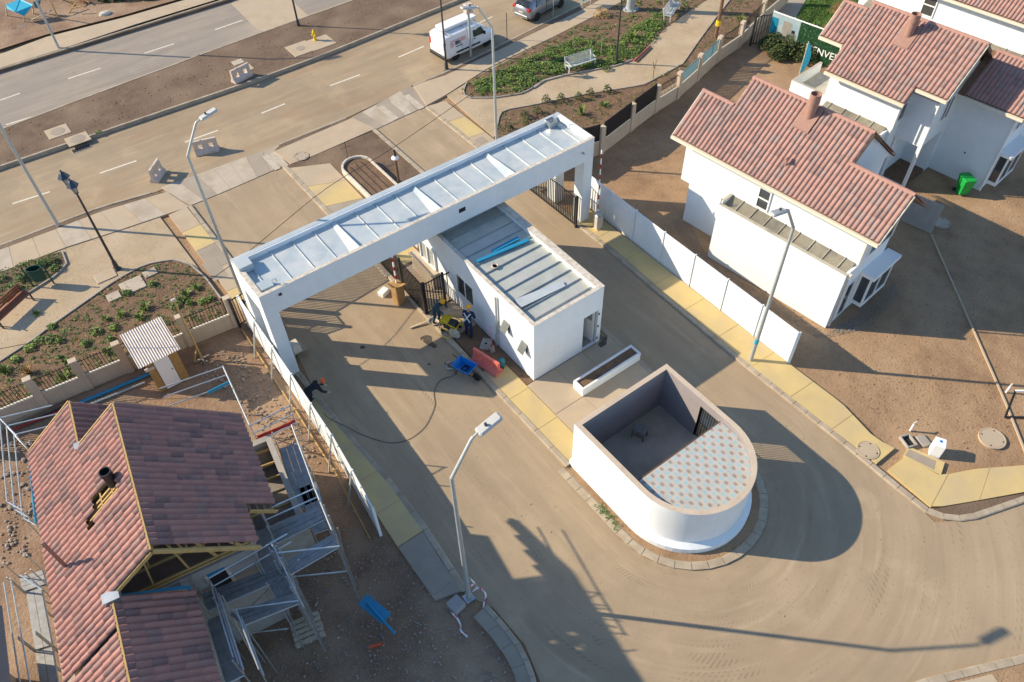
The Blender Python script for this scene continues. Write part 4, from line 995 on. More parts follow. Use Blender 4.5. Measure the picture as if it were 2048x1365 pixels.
# ------------------------------------------------------------------ finished houses on the right
def gable_prism(mb, y0, y1, secs):
    pass
def house_R():
    H = thing('house', 'two-storey white house with pink tiled roof nearest the exit drive', 'house', (15.0, -3.2, 0), rad(5.7))
    w = MB()
    w.box(-2.35, .25, 2.6, 2.45, 6.0, 4.95)           # upper floor
    w.box(-2.35, -1.95, 2.6, .3, .25, 4.95); w.box(-2.35, 6.0, 2.6, .4, 7.3, 4.95)
    w.box(-1.93, -1.95, -.02, .3, .25, 2.6); w.box(-1.93, .25, -.02, 2.45, 6.0, 2.6); w.box(-1.93, 6.0, -.02, .4, 7.05, 2.6)
    w.box(-2.35, -1.95, -.02, -1.93, 4.5, 2.6)
    w.build('wall', 'white_stucco', H)
    # gables under the stepped roof
    zl = lambda x: 7.45 + .81 * x
    gm = MB()
    for y0, y1, xr in ((6.0, 7.3, -1.1), (.25, 6.0, 0.0), (-1.95, .25, -1.17)):
        zt = zl(xr) - .1; xe2 = xr + (zt - 4.95) / .81
        b = len(gm.v)
        pts = [(-2.35, 4.94), (xe2, 4.94), (xr, zt), (-2.35, zl(-2.35) - .1)]
        gm.add([(x, y0, z) for x, z in pts] + [(x, y1, z) for x, z in pts], [(0, 1, 2, 3), (7, 6, 5, 4), (1, 5, 6, 2), (0, 3, 7, 4), (2, 6, 7, 3)])
    gm.build('gable_wall', 'white_stucco', H)
    rf = MB()
    for y0, y1, xe, xr in ((6.0, 7.75, -2.9, -1.1), (.15, 6.03, -2.9, 0.0), (-2.58, .15, -2.9, -1.17)):
        rf.add([(xe, y0, zl(xe)), (xr, y0, zl(xr)), (xr, y1, zl(xr)), (xe, y1, zl(xe)), (xe, y0, zl(xe) - .06), (xr, y0, zl(xr) - .06), (xr, y1, zl(xr) - .06), (xe, y1, zl(xe) - .06)], [(0, 1, 2, 3), (7, 6, 5, 4), (0, 4, 5, 1), (2, 6, 7, 3), (3, 7, 4, 0)])
        xo = xr + (zl(xr) - 5.0) / .81   # hidden slope
        rf.add([(xr, y0, zl(xr)), (xo + .3, y0, 4.757), (xo + .3, y1, 4.757), (xr, y1, zl(xr)), (xr, y0, zl(xr) - .06), (xo + .3, y0, 4.697), (xo + .3, y1, 4.697), (xr, y1, zl(xr) - .06)], [(0, 1, 2, 3), (7, 6, 5, 4), (0, 4, 5, 1), (2, 6, 7, 3)])
    roof = rf.build('roof', 'wood_dark', H)
    sl = []
    for k, (y0, y1, xr) in enumerate(((6.03, 7.75, -1.1), (.15, 6.03, 0.0), (-2.58, .15, -1.17))):
        sl += tile_slots(y0, y1, -2.92, zl(-2.92), xr, zl(xr), seed=k + 3)
    lay_tiles(roof, sl, 'tile_sun', 300, H)
    for y0, y1, xr in ((6.05, 7.75, -1.1), (.15, 6.03, 0.0), (-2.58, .3, -1.17)): ridge_caps(roof, (xr, y0, zl(xr) + .03), (xr, y1, zl(xr) + .03))
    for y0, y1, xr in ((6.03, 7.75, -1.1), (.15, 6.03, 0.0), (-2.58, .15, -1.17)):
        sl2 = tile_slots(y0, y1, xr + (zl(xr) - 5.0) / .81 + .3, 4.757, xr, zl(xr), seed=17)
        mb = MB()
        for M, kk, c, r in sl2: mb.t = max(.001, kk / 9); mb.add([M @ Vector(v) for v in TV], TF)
        mb.build('roof_tiles', 'tile_shade', roof, smooth=True, kind='stuff')  # slope turned from the sun takes the tile copy coloured as shaded
    g = MB().box(-3.04, -2.6, zl(-2.92) - .12, -2.93, 7.77, zl(-2.92) + .02); g.build('gutter', 'fascia', roof)
    for y, xr in ((-2.6, -1.17), (7.77, -1.1)): MB().beam((-2.92, y, zl(-2.92) - .02), (xr, y, zl(xr) - .02), .03, .14).build('bargeboard', 'fascia', roof)
    MB().beam((0, .13, zl(0) - .02), (-1.17, .13, zl(-1.17) - .02), .03, .14).build('bargeboard', 'wood_dark', roof)
    MB().beam((-.0, .13, zl(0) - .03), (1.0, .13, zl(0) - .84), .03, .14).build('bargeboard', 'wood_dark', roof)
    # chimney pipe on a flashing plate
    ch = thing_part_chimney(roof, -.42, 2.83, zl)
    vp = MB().tube([(-2.15, 2.44, 5.7), (-2.15, 2.44, 6.15)], .05); vp.tube([(-2.28, 2.44, 6.15), (-2.02, 2.44, 6.15)], .06); vp.build('vent_pipe', 'chimney_paint', roof)
    # lean-to along the west side with sheet roof
    a = MB(); a.box(-3.2, -1.98, -.02, -3.08, 4.5, 3.15); a.box(-3.08, -1.98, -.02, -2.352, -1.87, 3.15); a.box(-3.08, 4.39, -.02, -2.352, 4.5, 3.3)
    an = a.build('lean_to', 'white_stucco', H)
    MB().add([(-3.08, -1.86, 2.98), (-2.352, -1.86, 3.25), (-2.352, 4.38, 3.25), (-3.08, 4.38, 2.98)], [(0, 1, 2, 3), (3, 2, 1, 0)]).build('sheet_roof', 'annex_sheet', an)
    for k in range(8): y = -1.4 + k * .74; MB().beam((-3.05, y, 3.02), (-2.36, y, 3.28), .025, .05).build('seam', 'annex_sheet', an)
    MB().box(-3.22, -2.0, 3.15, -3.06, 4.52, 3.165).build('coping', 'annex_sheet', an)
    MB().box(-3.05, 4.37, 3.3, -2.36, 4.52, 3.315).build('coping', 'annex_sheet', an)
    MB().tube([(-3.15, 4.46, 3.16), (-3.15, 4.46, 3.5), (-3.1, 4.46, 3.56)], .025).build('vent_pipe', 'galv', an)
    # window in the west wall, tall narrow
    window_local(H, 'x', -2.36, 2.55, 3.2, 3.35, 4.45, 1, vert=True)
    # front: downpipes, door window, bay window
    MB().tube([(-2.45, -2.02, 4.9), (-2.45, -2.02, 3.3)], .04).build('downpipe', 'fascia', H)
    MB().box(-3.1, -2.12, 2.95, -2.95, -1.99, 3.15).build('hopper', 'fascia', H)
    MB().tube([(-3.03, -2.05, 3.0), (-3.03, -2.05, .05)], .04).build('downpipe', 'white_plastic', H)
    window_local(H, 'y', -1.97, -2.6, -1.9, .15, 2.2, 0)
    bay = MB(); bay.box(-1.45, -2.5, .42, .55, -1.952, .6); bay.box(-1.55, -2.62, 2.12, .65, -1.952, 2.3)
    for x in (-1.45, -.49, .47): bay.box(x, -2.5, .6, x + .08, -2.42, 2.12)
    for x in (-1.45, .47): bay.box(x, -2.05, .6, x + .08, -1.955, 2.12)
    bo = bay.build('bay_window', 'white_paint', H)
    for x0, x1 in ((-1.38, -.48), (-.42, .48)): MB().box(x0, -2.47, .6, x1, -2.455, 2.12).build('pane', 'glass', bo)
    for x in (-1.42, .5): MB().box(x, -2.43, .6, x + .012, -2.04, 2.12).build('pane', 'glass', bo)
    window_local(H, 'y', -1.97, -1.75, .25, 3.3, 4.6, 1)
    window_local(H, 'y', .24, .95, 1.85, 3.3, 4.6, 1); MB().tube([(.55, .18, 5.2), (.55, .18, .1)], .04).build('downpipe', 'white_paint', H)
    return H
def thing_part_chimney(roof, x, y, zl):
    z = zl(x)
    o = MB(); o.lathe([(.2, -.15), (.2, .75), (.235, .75), (.235, 1.15), (.205, 1.15), (.20, 1.02), (.0, 1.02)], 20, (x, y, z)).build('chimney', 'chimney_paint', roof, smooth=True)
    o = roof.children[-1] if False else None
    pl = MB(); pl.add([(x - .55, y - .38, zl(x - .55) + .2), (x + .35, y - .38, zl(x + .35) + .2), (x + .35, y + .38, zl(x + .35) + .2), (x - .55, y + .38, zl(x - .55) + .2), (x - .55, y - .38, zl(x - .55)), (x + .35, y - .38, zl(x + .35)), (x + .35, y + .38, zl(x + .35)), (x - .55, y + .38, zl(x - .55))], [(0, 1, 2, 3), (0, 4, 5, 1), (2, 6, 7, 3), (3, 7, 4, 0)])
    pl.build('chimney_flashing', 'chimney_paint', roof)
def window_local(H, ax, c, a0, a1, z0, z1, mull, vert=False, glass='glass'):
    """window on a wall facing -x or -y in the house frame, frame proud of the wall and pane set back in it"""
    fr = .06; o = MB()
    def bx(mb, a, b, za, zb, d0, d1):
        if ax == 'x': mb.box(c - d1, a, za, c - d0, b, zb)
        else: mb.box(a, c - d1, za, b, c - d0, zb)
    bx(o, a0, a1, z0, z0 + fr, -.02, .05); bx(o, a0, a1, z1 - fr, z1, -.02, .05); bx(o, a0, a0 + fr, z0 + fr, z1 - fr, -.02, .05); bx(o, a1 - fr, a1, z0 + fr, z1 - fr, -.02, .05)
    if mull:
        if vert: zc = (z0 + z1) / 2; bx(o, a0 + fr, a1 - fr, zc - .03, zc + .03, -.02, .05)
        else: ac = (a0 + a1) / 2; bx(o, ac - .03, ac + .03, z0 + fr, z1 - fr, -.02, .05)
    w = o.build('window', 'white_paint', H); p = MB(); bx(p, a0 + .03, a1 - .03, z0 + .03, z1 - .03, -.01, .015); p.build('pane', glass, w)
    return w
hR = house_R()

def house_2():
    H = thing('house', 'two-storey white house with round chimney behind the nearest pink roof', 'house', (24.0, 3.0, 0), rad(5.7))
    zl = lambda x: 7.45 + .81 * (x - .38)
    w = MB(); w.box(-2.15, -3.15, -.02, 3.4, .7, 5.0); w.box(.55, .7, -.02, 3.2, 1.85, 5.7); w.box(-1.35, -4.55, 2.5, 3.4, -3.152, 5.4); w.box(.8, -4.55, -.02, 3.4, -3.152, 2.5)
    w.box(1.3, -7.35, -.02, 6.0, -4.552, 4.75)
    w.build('wall', 'white_stucco', H)
    gm = MB()
    for y0, y1, xw, xr in ((-3.15, .7, -2.15, .38), (-4.55, -3.15, -1.35, .38)):
        pts = [(xw, 4.95), (2.8, 4.95), (xr, zl(xr) - .1), (xw, zl(xw) - .1)]
        gm.add([(x, y0, z) for x, z in pts] + [(x, y1, z) for x, z in pts], [(0, 1, 2, 3), (7, 6, 5, 4), (1, 5, 6, 2), (0, 3, 7, 4), (2, 6, 7, 3)])
    gm.build('gable_wall', 'white_stucco', H)
    rf = MB(); sl = []
    for k, (y0, y1, xe, xr) in enumerate(((.8, 2.15, -1.5, .05), (-3.45, .8, -2.65, .38), (-5.0, -3.45, -1.95, .38))):
        rf.add([(xe, y0, zl(xe)), (xr, y0, zl(xr)), (xr, y1, zl(xr)), (xe, y1, zl(xe)), (xe, y0, zl(xe) - .06), (xr, y0, zl(xr) - .06), (xr, y1, zl(xr) - .06), (xe, y1, zl(xe) - .06)], [(0, 1, 2, 3), (7, 6, 5, 4), (0, 4, 5, 1), (2, 6, 7, 3), (3, 7, 4, 0)])
        rf.add([(xr, y0, zl(xr)), (xr + 3, y0, zl(xr) - 2.4), (xr + 3, y1, zl(xr) - 2.4), (xr, y1, zl(xr))], [(0, 1, 2, 3), (3, 2, 1, 0)])
        sl += tile_slots(y0, y1, xe, zl(xe), xr, zl(xr), seed=k + 31)
    # lower front wing
    zf = lambda x: 4.8 + .81 * (x - .5)
    rf.add([(.5, -7.8, zf(.5)), (2.4, -7.8, zf(2.4)), (2.4, -4.6, zf(2.4)), (.5, -4.6, zf(.5)), (.5, -7.8, zf(.5) - .06), (2.4, -7.8, zf(2.4) - .06), (2.4, -4.6, zf(2.4) - .06), (.5, -4.6, zf(.5) - .06)], [(0, 1, 2, 3), (7, 6, 5, 4), (0, 4, 5, 1), (3, 7, 4, 0)])
    rf.add([(2.4, -7.8, zf(2.4)), (6.2, -7.8, 3.3), (6.2, -4.6, 3.3), (2.4, -4.6, zf(2.4))], [(0, 1, 2, 3), (3, 2, 1, 0)])
    roof = rf.build('roof', 'wood_dark', H)
    sl += tile_slots(-7.8, -4.95, .48, zf(.48), 2.4, zf(2.4), seed=41)
    lay_tiles(roof, sl, 'tile_sun', 300, H)
    ridge_caps(roof, (.38, -5.0, zl(.38) + .03), (.38, .85, zl(.38) + .03)); ridge_caps(roof, (.05, .85, zl(.05) + .03), (.05, 2.15, zl(.05) + .03)); ridge_caps(roof, (2.4, -7.8, zf(2.4) + .03), (2.4, -4.95, zf(2.4) + .03))
    for y0, y1, xe, z in ((-3.47, .82, -2.65, zl(-2.65)), (-5.02, -3.49, -1.95, zl(-1.95)), (.84, 2.17, -1.5, zl(-1.5)), (-7.82, -4.98, .48, zf(.48))):
        MB().box(xe - .12, y0, z - .12, xe - .01, y1, z + .02).build('gutter', 'fascia', roof)
    for y, xe in ((-5.02, -1.95), (2.17, -1.5)): MB().beam((xe, y, zl(xe) - .02), (.38 if y < 0 else .05, y, zl(.38 if y < 0 else .05) - .02), .03, .14).build('bargeboard', 'fascia', roof)
    MB().beam((.38, -5.0, zl(.38) - .03), (1.3, -5.0, zl(.38) - .75), .03, .16).build('bargeboard', 'wood_dark', roof)
    thing_part_chimney(roof, -.35, -1.65, zl)
    # terrace with parapet at the back, lean-to along the side
    a = MB(); a.box(-2.95, -3.0, -.02, -2.83, .5, 3.15); a.box(-2.83, -3.0, -.02, -2.152, -2.9, 3.15)
    an = a.build('lean_to', 'white_stucco', H)
    MB().add([(-2.83, -2.9, 3.0), (-2.152, -2.9, 3.25), (-2.152, .5, 3.25), (-2.83, .5, 3.0)], [(0, 1, 2, 3), (3, 2, 1, 0)]).build('sheet_roof', 'annex_sheet', an)
    MB().box(-2.97, -3.02, 3.15, -2.81, .5, 3.165).build('coping', 'annex_sheet', an)
    for k in range(4): y = -2.2 + k * .8; MB().beam((-2.8, y, 3.04), (-2.16, y, 3.28), .025, .05).build('seam', 'annex_sheet', an)
    tr = MB(); tr.box(-2.13, .702, -.02, .55, 2.7, 2.95)
    tr.box(-2.13, .702, 2.95, -2.0, 2.7, 3.5); tr.box(-2.0, 2.57, 2.95, .55, 2.7, 3.5)
    to = tr.build('terrace', 'white_stucco', H)
    MB().box(-1.99, .705, 2.95, .54, 2.56, 2.965).build('terrace_floor', 'annex_sheet', to)
    MB().box(-2.14, .704, 3.5, -1.99, 2.71, 3.514).build('coping', 'annex_sheet', to); MB().box(-1.988, 2.56, 3.5, .55, 2.71, 3.514).build('coping', 'annex_sheet', to)
    # porch with slender posts
    MB().box(-1.3, -4.5, 0, .8, -3.16, .1).build('porch_floor', 'wood_dark', H)
    MB().box(-1.38, -4.58, 0, -1.303, -3.16, .12).build('porch_kerb', 'white_stucco', H)
    for x, y in ((-1.28, -4.48), (-1.28, -3.25)): MB().box(x - .06, y - .06, .1, x + .06, y + .06, 2.5).build('porch_post', 'white_paint', H)
    MB().tube([(-1.42, -4.6, 5.2), (-1.42, -4.6, .05)], .045).build('downpipe', 'white_paint', H)
    MB().tube([(1.22, -7.4, 4.6), (1.22, -7.4, .05)], .045).build('downpipe', 'white_paint', H)
    MB().tube([(-2.22, -3.2, 4.9), (-2.22, -3.2, 3.3)], .045).build('downpipe', 'white_paint', H)
    window_local(H, 'y', -4.56, -.4, .45, 3.5, 4.8, 1)
    window_local(H, 'y', -3.17, -2.05, -1.4, 3.6, 4.6, 0)
    window_local(H, 'y', -7.36, 1.8, 2.8, 3.3, 4.4, 1)
    bay = MB(); bay.box(1.5, -7.9, .42, 3.5, -7.352, .6); bay.box(1.4, -8.02, 2.12, 3.6, -7.352, 2.3)
    for x in (1.5, 2.46, 3.42): bay.box(x, -7.9, .6, x + .08, -7.82, 2.12)
    for x in (1.5, 3.42): bay.box(x, -7.45, .6, x + .08, -7.36, 2.12)
    bo = bay.build('bay_window', 'white_paint', H)
    for x0, x1 in ((1.57, 2.47), (2.53, 3.43)): MB().box(x0, -7.87, .6, x1, -7.855, 2.12).build('pane', 'glass', bo)
    MB().box(1.53, -7.83, .6, 1.542, -7.44, 2.12).build('pane', 'glass', bo)
    MB().box(1.292, -5.95, 1.55, 1.299, -5.87, 1.63).build('vent_outlet', 'plastic_black', H)
    window_local(H, 'x', 1.298, -7.0, -6.1, 3.3, 4.4, 0) if False else None
    return H
h2 = house_2()
def house_4():
    H = thing('house', 'white house with a sheet roofed lean-to cut off by the top right corner', 'house', (33.2, 6.0, 0), rad(5.7))
    w = MB(); w.box(0, -9, -.02, 5, 3.5, 5.0); w.build('wall', 'white_stucco', H)
    rf = MB(); zl = lambda x: 5.0 + .81 * (x + .3)
    rf.add([(-.4, -9.4, zl(-.4)), (2.6, -9.4, zl(2.6)), (2.6, 1.5, zl(2.6)), (-.4, 1.5, zl(-.4)), (-.4, -9.4, zl(-.4) - .08), (2.6, -9.4, zl(2.6) - .08), (2.6, 1.5, zl(2.6) - .08), (-.4, 1.5, zl(-.4) - .08)], [(0, 1, 2, 3), (7, 6, 5, 4), (0, 4, 5, 1), (2, 6, 7, 3), (3, 7, 4, 0)])
    rf.add([(2.6, -9.4, zl(2.6)), (5.6, -9.4, zl(2.6) - 2.4), (5.6, 1.5, zl(2.6) - 2.4), (2.6, 1.5, zl(2.6))], [(0, 1, 2, 3), (3, 2, 1, 0)])
    roof = rf.build('roof', 'wood_dark', H)
    lay_tiles(roof, tile_slots(-9.4, 1.5, -.4, zl(-.4), 2.6, zl(2.6), seed=51), 'tile_sun', 200, H)
    MB().box(-.52, -9.4, zl(-.4) - .12, -.41, 1.5, zl(-.4) + .02).build('gutter', 'fascia', roof)
    a = MB(); a.box(-.95, -9, -.02, -.83, 2.9, 3.1); an = a.build('lean_to', 'white_stucco', H)
    MB().add([(-.83, -9, 2.95), (-.002, -9, 3.25), (-.002, 2.9, 3.25), (-.83, 2.9, 2.95)], [(0, 1, 2, 3), (3, 2, 1, 0)]).build('sheet_roof', 'annex_sheet', an)
    MB().box(-.97, -9, 3.1, -.81, 2.9, 3.115).build('coping', 'annex_sheet', an)
    for k in range(12): y = -8.3 + k * .9; MB().beam((-.8, y, 2.99), (-.01, y, 3.28), .025, .05).build('seam', 'annex_sheet', an)
    window_local(H, 'x', -.01, -1.1, -.3, 3.45, 4.7, 1, vert=True)
    return H
house_4()
# ------------------------------------------------------------------ house under construction
mat('tile_new', (0.4, 0.2, 0.15), (0.45, 0.33, 0.28), 0.78, 5.0, mixlo=0.5, mixhi=0.85, bump=0.3, bscale=60.0, tint=[(0.0, (0.18, 0.105, 0.098)), (0.15, (0.26, 0.135, 0.115)), (0.45, (0.325, 0.155, 0.128)), (0.75, (0.345, 0.165, 0.135)), (1.0, (0.24, 0.14, 0.125))], dust_mix=0.4)
HL = thing('house_under_construction', 'unfinished grey house with red tiled roof, roof hole and scaffolding round it', 'house', (-14.0, 2.1, 0), rad(-8.5))
zL = lambda x: 7.6 + .8 * x
zRt = lambda x: 7.6 - .86 * x
w = MB()
def room(x0, x1, y0, y1, z1, t=.15):
    w.box(x0, y0, -.02, x1, y0 + t, z1); w.box(x0, y1 - t, -.02, x1, y1, z1)
    w.box(x0, y0 + t, -.02, x0 + t, y1 - t, z1); w.box(x1 - t, y0 + t, -.02, x1, y1 - t, z1)
room(-2.85, 2.05, -4.75, -.1, 4.95)
room(-2.85, .1, -.1, 1.6, 4.9); room(-2.85, -.05, -8.3, -4.752, 4.9)
w.build('wall', 'grey_plaster', HL)
MB().box(-2.7, -8.1, 2.5, 2.3, 1.4, 2.62).build('floor_slab', 'concrete', HL) if False else MB().box(-2.69, -4.59, 2.5, 1.89, -.26, 2.62).build('floor_slab', 'concrete', HL)
MB().box(-2.69, -8.1, 2.5, -.21, -4.76, 2.62).build('floor_slab', 'concrete', HL)
roof = MB()
# rafters and battens (one mesh per member kind is a part each)
ro = MB().beam((0, -5.22, 7.5), (0, .08, 7.5), .05, .18).build('roof', 'wood', HL, label='timber roof frame carrying the tiles')
def rafter(a, b, w_=.045, h=.12): return MB().beam(a, b, w_, h).build('rafter', 'wood', ro)
for i in range(9):
    y = -5.2 + i * .655
    rafter((0, y, 7.5), (-3.2, y, zL(-3.2) - .1)); rafter((0, y, 7.5), (2.3 if y < -3.75 else 3.0, y, zRt(2.3 if y < -3.75 else 3.0) - .1))
for i in range(4): y = .25 + i * .52; rafter((-1.43, y, 6.36), (-3.2, y, zL(-3.2) - .1)); rafter((-1.43, y, 6.36), (.25, y, 5.02))
for i in range(6): y = -8.5 + i * .64; rafter((-1.4, y, 6.37), (-3.2, y, zL(-3.2) - .1)); rafter((-1.4, y, 6.37), (.2, y, 5.09))
for y in (-5.24,):      # open front gable: barge rafters, ties, webs
    MB().beam((0, y - .03, 7.55), (-1.4, y - .03, zL(-1.4) - .05), .04, .11).build('barge_rafter', 'wood', ro)
    MB().beam((0, y - .03, 7.55), (2.32, y - .03, zRt(2.32) - .05), .04, .11).build('barge_rafter', 'wood', ro)
for k in range(5):
    y = -4.6 + k * .62
    MB().beam((-1.4, y, 5.05), (2.3, y, 5.05), .045, .12).build('ceiling_tie', 'wood', ro)
    for x in (-.7, .3, 1.1, 1.8): MB().beam((x, y, 5.05), (x * .6, y, zRt(abs(x * .6)) - .15), .04, .08).build('truss_web', 'wood', ro)
MB().beam((-1.4, -4.66, 5.0), (2.0, -4.66, 5.0), .03, .08).build('wall_plate', 'wood', ro)
for k in range(7): MB().beam((-1.2 + k * .55, -5.3, 5.9 - 0), (-1.2 + k * .55, -4.3, 5.9), .03, .03).build('batten', 'wood', ro) if False else None
for k in range(6):
    x = .35 + k * .35; MB().beam((x, -5.3, zRt(x) - .05), (x, -4.9, zRt(x) - .05), .04, .05).build('batten', 'wood', ro)
for k in range(4): x = 2.4 + k * .18; MB().beam((x, -3.95, zRt(x) - .05), (x, -3.6, zRt(x) - .05), .03, .04).build('batten', 'wood', ro)
MB().beam((2.35, -3.94, zRt(2.35) - .07), (3.05, -3.94, zRt(3.05) - .07), .04, .12).build('barge_rafter', 'wood', ro)
def hole(x, y, s):
    xc = x - .17
    j = math.sin(xc * 23.0) * .09 + math.sin(y * 31.0) * .08
    return (-1.58 + j < xc < -.42 + j and -2.78 < y - .18 * (xc + 1) + j * .8 < -2.12)
for y in (-2.46, -2.3): rafter((-.25, y, zL(-.25) - .06), (-1.75, y, zL(-1.75) - .06), .05, .06)
for x in (-.7, -1.1): MB().beam((x, -2.85, zL(x) - .02), (x, -2.05, zL(x) - .02), .04, .03).build('batten', 'wood', ro)
sl = tile_slots(0.02, 1.92, -3.27, zL(-3.27), -1.43, zL(-1.43), seed=61)
sl += tile_slots(-5.25, 0.02, -3.27, zL(-3.27), 0, 7.6, skip=hole, seed=62)
sl += tile_slots(-6.2, -5.25, -3.27, zL(-3.27), -1.4, zL(-1.4), seed=63)
sl += tile_slots(-8.75, -6.32, -3.27, zL(-3.27), -1.4, zL(-1.4), seed=64)
lay_tiles(ro, sl, 'tile_new', 170, HL)
sr = tile_slots(-3.72, .1, 3.06, zRt(3.06), 0, 7.6, seed=65) + tile_slots(-5.1, -3.72, 2.3, zRt(2.3), 0, 7.6, seed=66)
sr += tile_slots(-8.3, -5.32, .27, 6.48 - .86 * 1.67, -1.4, 6.48, seed=67) + tile_slots(.12, 1.9, .1, 6.46 - .86 * 1.53, -1.43, 6.46, seed=68)
lay_tiles(ro, sr, 'tile_new', 130, HL)
for a, b, x, z in ((-5.25, .05, 0, 7.66), (.1, 1.92, -1.43, 6.52), (-8.75, -5.3, -1.4, 6.54)): MB().beam((x, a, z), (x, b, z), .05, .06).build('ridge_board', 'wood', ro)
for y, xr in ((1.95, -1.43), (.05, 0.0)): MB().beam((xr, y + .02, zL(xr) + .02), (-3.27 if y > 1 else -1.43, y + .02, zL(-3.27 if y > 1 else -1.43) + .02), .04, .12).build('barge_rafter', 'wood', ro)
MB().beam((0, .13, 7.58), (3.05, .13, zRt(3.05) - .02), .04, .12).build('barge_rafter', 'wood', ro)
MB().beam((-1.3, -5.28, 6.2), (.2, -5.28, 5.15), .25, .04).build('flashing', 'sky_blue_film', ro)
MB().box(-1.62, -5.5, 6.38, -1.2, -5.2, 6.62).build('flashing', 'galv', ro); MB().box(-1.55, -.1, 6.4, -1.3, .15, 6.56).build('flashing', 'galv', ro)
ch = MB().lathe([(.145, -.7), (.145, .42), (.165, .42), (.165, .58), (.135, .58), (.125, .4), (0.0, .4)], 18, (-.62, -2.28, zL(-.62))); ch.build('chimney', 'black_metal', ro, smooth=True)
MB().tube([(-2.62, -3.2, 5.2), (-2.62, -3.2, 7.05)], .055).build('vent_pipe', 'chimney_paint', ro)
# roofless lean-to on the right flank
lt = MB(); lt.box(3.45, -2.95, -.02, 3.66, .85, 2.5); lt.box(2.052, .62, -.02, 3.45, .85, 2.5); lt.box(2.052, -2.95, -.02, 3.45, -2.75, 2.5)
lo_ = lt.build('lean_to', 'concrete', HL)
for k in range(5): y = .45 - k * .62; MB().beam((2.06, y, 2.35), (3.44, y, 2.2), .045, .1).build('joist', 'wood', lo_)
MB().box(2.06, -2.7, .9, 3.44, .6, 1.0).build('sheathing', 'plank', lo_)
# west flank: rounded white wall, deck
MB().box(-3.5, -8.9, -.02, -3.2, -3.9, 4.55).build('flank_wall', 'cream_stucco', HL)
# front wall window reveal with tape, window openings
f = MB().box(.62, -4.79, 3.75, 1.12, -4.752, 4.55).build('window_opening', 'plastic_black', HL)
for x in (.54, 1.12): MB().box(x, -4.80, 3.7, x + .08, -4.754, 4.62).build('tape', 'worn_white', f)
MB().box(.62, -4.805, 4.55, 1.12, -4.754, 4.62).build('tape', 'cyan_pipe', f)
# ------------------------------------------------------------------ scaffolding
def scaffold(name, label, decks, zds, extra=(), rails=True):
    o = thing(name, label, 'scaffold', (*P(*decks[0][0], zds[0]).to_2d(), 0))
    for q, zd in zip(decks, zds):
        p = P2(q, zd); a, b, c, d = p
        L = (b - a).length; Wd = (d - a).length
        if L >= Wd: u0, u1, v0, v1 = a, b, d, c
        else: u0, u1, v0, v1 = a, d, b, c
        n = 3 if (u0 - v0).length > .55 else 2
        for k in range(n):      # steel deck boards side by side
            f0, f1 = k / n + .012, (k + 1) / n - .012
            MB().prism([u0.lerp(v0, f0), u1.lerp(v1, f0), u1.lerp(v1, f1), u0.lerp(v0, f1)], zd - .05, zd).build('deck_board', 'deck_steel', o, True)
        for pt in p:
            MB().tube([(pt.x, pt.y, 0), (pt.x, pt.y, zd + 1.05)], .024, 6).build('standard', 'galv', o, True)
        for s, e in ((a, b), (d, c), (a, d), (b, c)):
            MB().tube([(s.x, s.y, zd - .08), (e.x, e.y, zd - .08)], .024, 6).build('ledger', 'galv', o, True)
    for s, e in extra:
        MB().tube([P(*s[:2], s[2]), P(*e[:2], e[2])], .024, 6).build('tube', 'galv', o, True)
    return o
Z = 4.0
def zz(x, y): return (400 + .458 * x, 740 + .458 * y)
D = [[zz(345, 345), zz(430, 315), zz(515, 570), zz(430, 605)], [zz(430, 520), zz(505, 490), zz(560, 690), zz(495, 712)], [zz(305, 690), zz(530, 590), zz(548, 645), zz(330, 755)], [zz(370, 840), zz(590, 710), zz(603, 770), zz(390, 892)], [zz(10, 975), zz(340, 850), zz(362, 905), zz(30, 1050)], [zz(130, 1062), zz(412, 972), zz(432, 1015), zz(190, 1112)], [zz(30, 1095), zz(105, 1062), zz(190, 1330), zz(112, 1368)], [zz(238, 705), zz(300, 690), zz(352, 862), zz(270, 890)], [zz(290, 900), zz(385, 862), zz(418, 965), zz(330, 1000)]]
ex = []
for a, b in ((zz(305, 690), zz(530, 590)), (zz(530, 590), zz(603, 770)), (zz(85, 975), zz(415, 785)), (zz(345, 820), zz(470, 1070)), (zz(430, 315), zz(530, 590)), (zz(200, 1110), zz(300, 1365)), (zz(85, 980), zz(190, 1315))):
    for h in (Z + .5, Z + 1.0): ex.append((P(*a, Z), P(*b, Z), h))
sc = scaffold('scaffold', 'galvanised scaffold with steel decks along the right side of the unfinished house', D, [2.0, 2.0, 4, 4, 4, 4, 4, 4.06, 3.94])
for a, b, h in ex: MB().tube([(a.x, a.y, h), (b.x, b.y, h)], .024, 6).build('guard_rail', 'galv', sc, True)
for s, e, z0, z1 in ((zz(340, 800), zz(610, 770), 5.0, 5.0), (zz(400, 905), zz(640, 880), 2.0, 2.0), (zz(210, 1150), zz(385, 1130), 2.0, 2.0), (zz(150, 1045), zz(430, 1008), 4.5, 4.5), (zz(170, 1085), zz(430, 830), 2.2, 4.9), (zz(540, 590), zz(640, 880), 5.0, 1.0), (zz(600, 690), zz(625, 790), 4.8, 2.0), (zz(350, 825), zz(470, 1070), 5.0, 2.0), (zz(80, 975), zz(190, 1310), 5.0, 5.0), (zz(95, 985), zz(290, 1365), 4.5, 1.0)):
    a, b = P(*s, z0), P(*e, z1); MB().tube([a, b], .024, 6).build('brace', 'galv', sc, True)
MB().beam(P(*zz(250, 295), 2.2), P(*zz(402, 232), 2.2), .03, .16).build('toe_board', 'red_paint', sc, True)
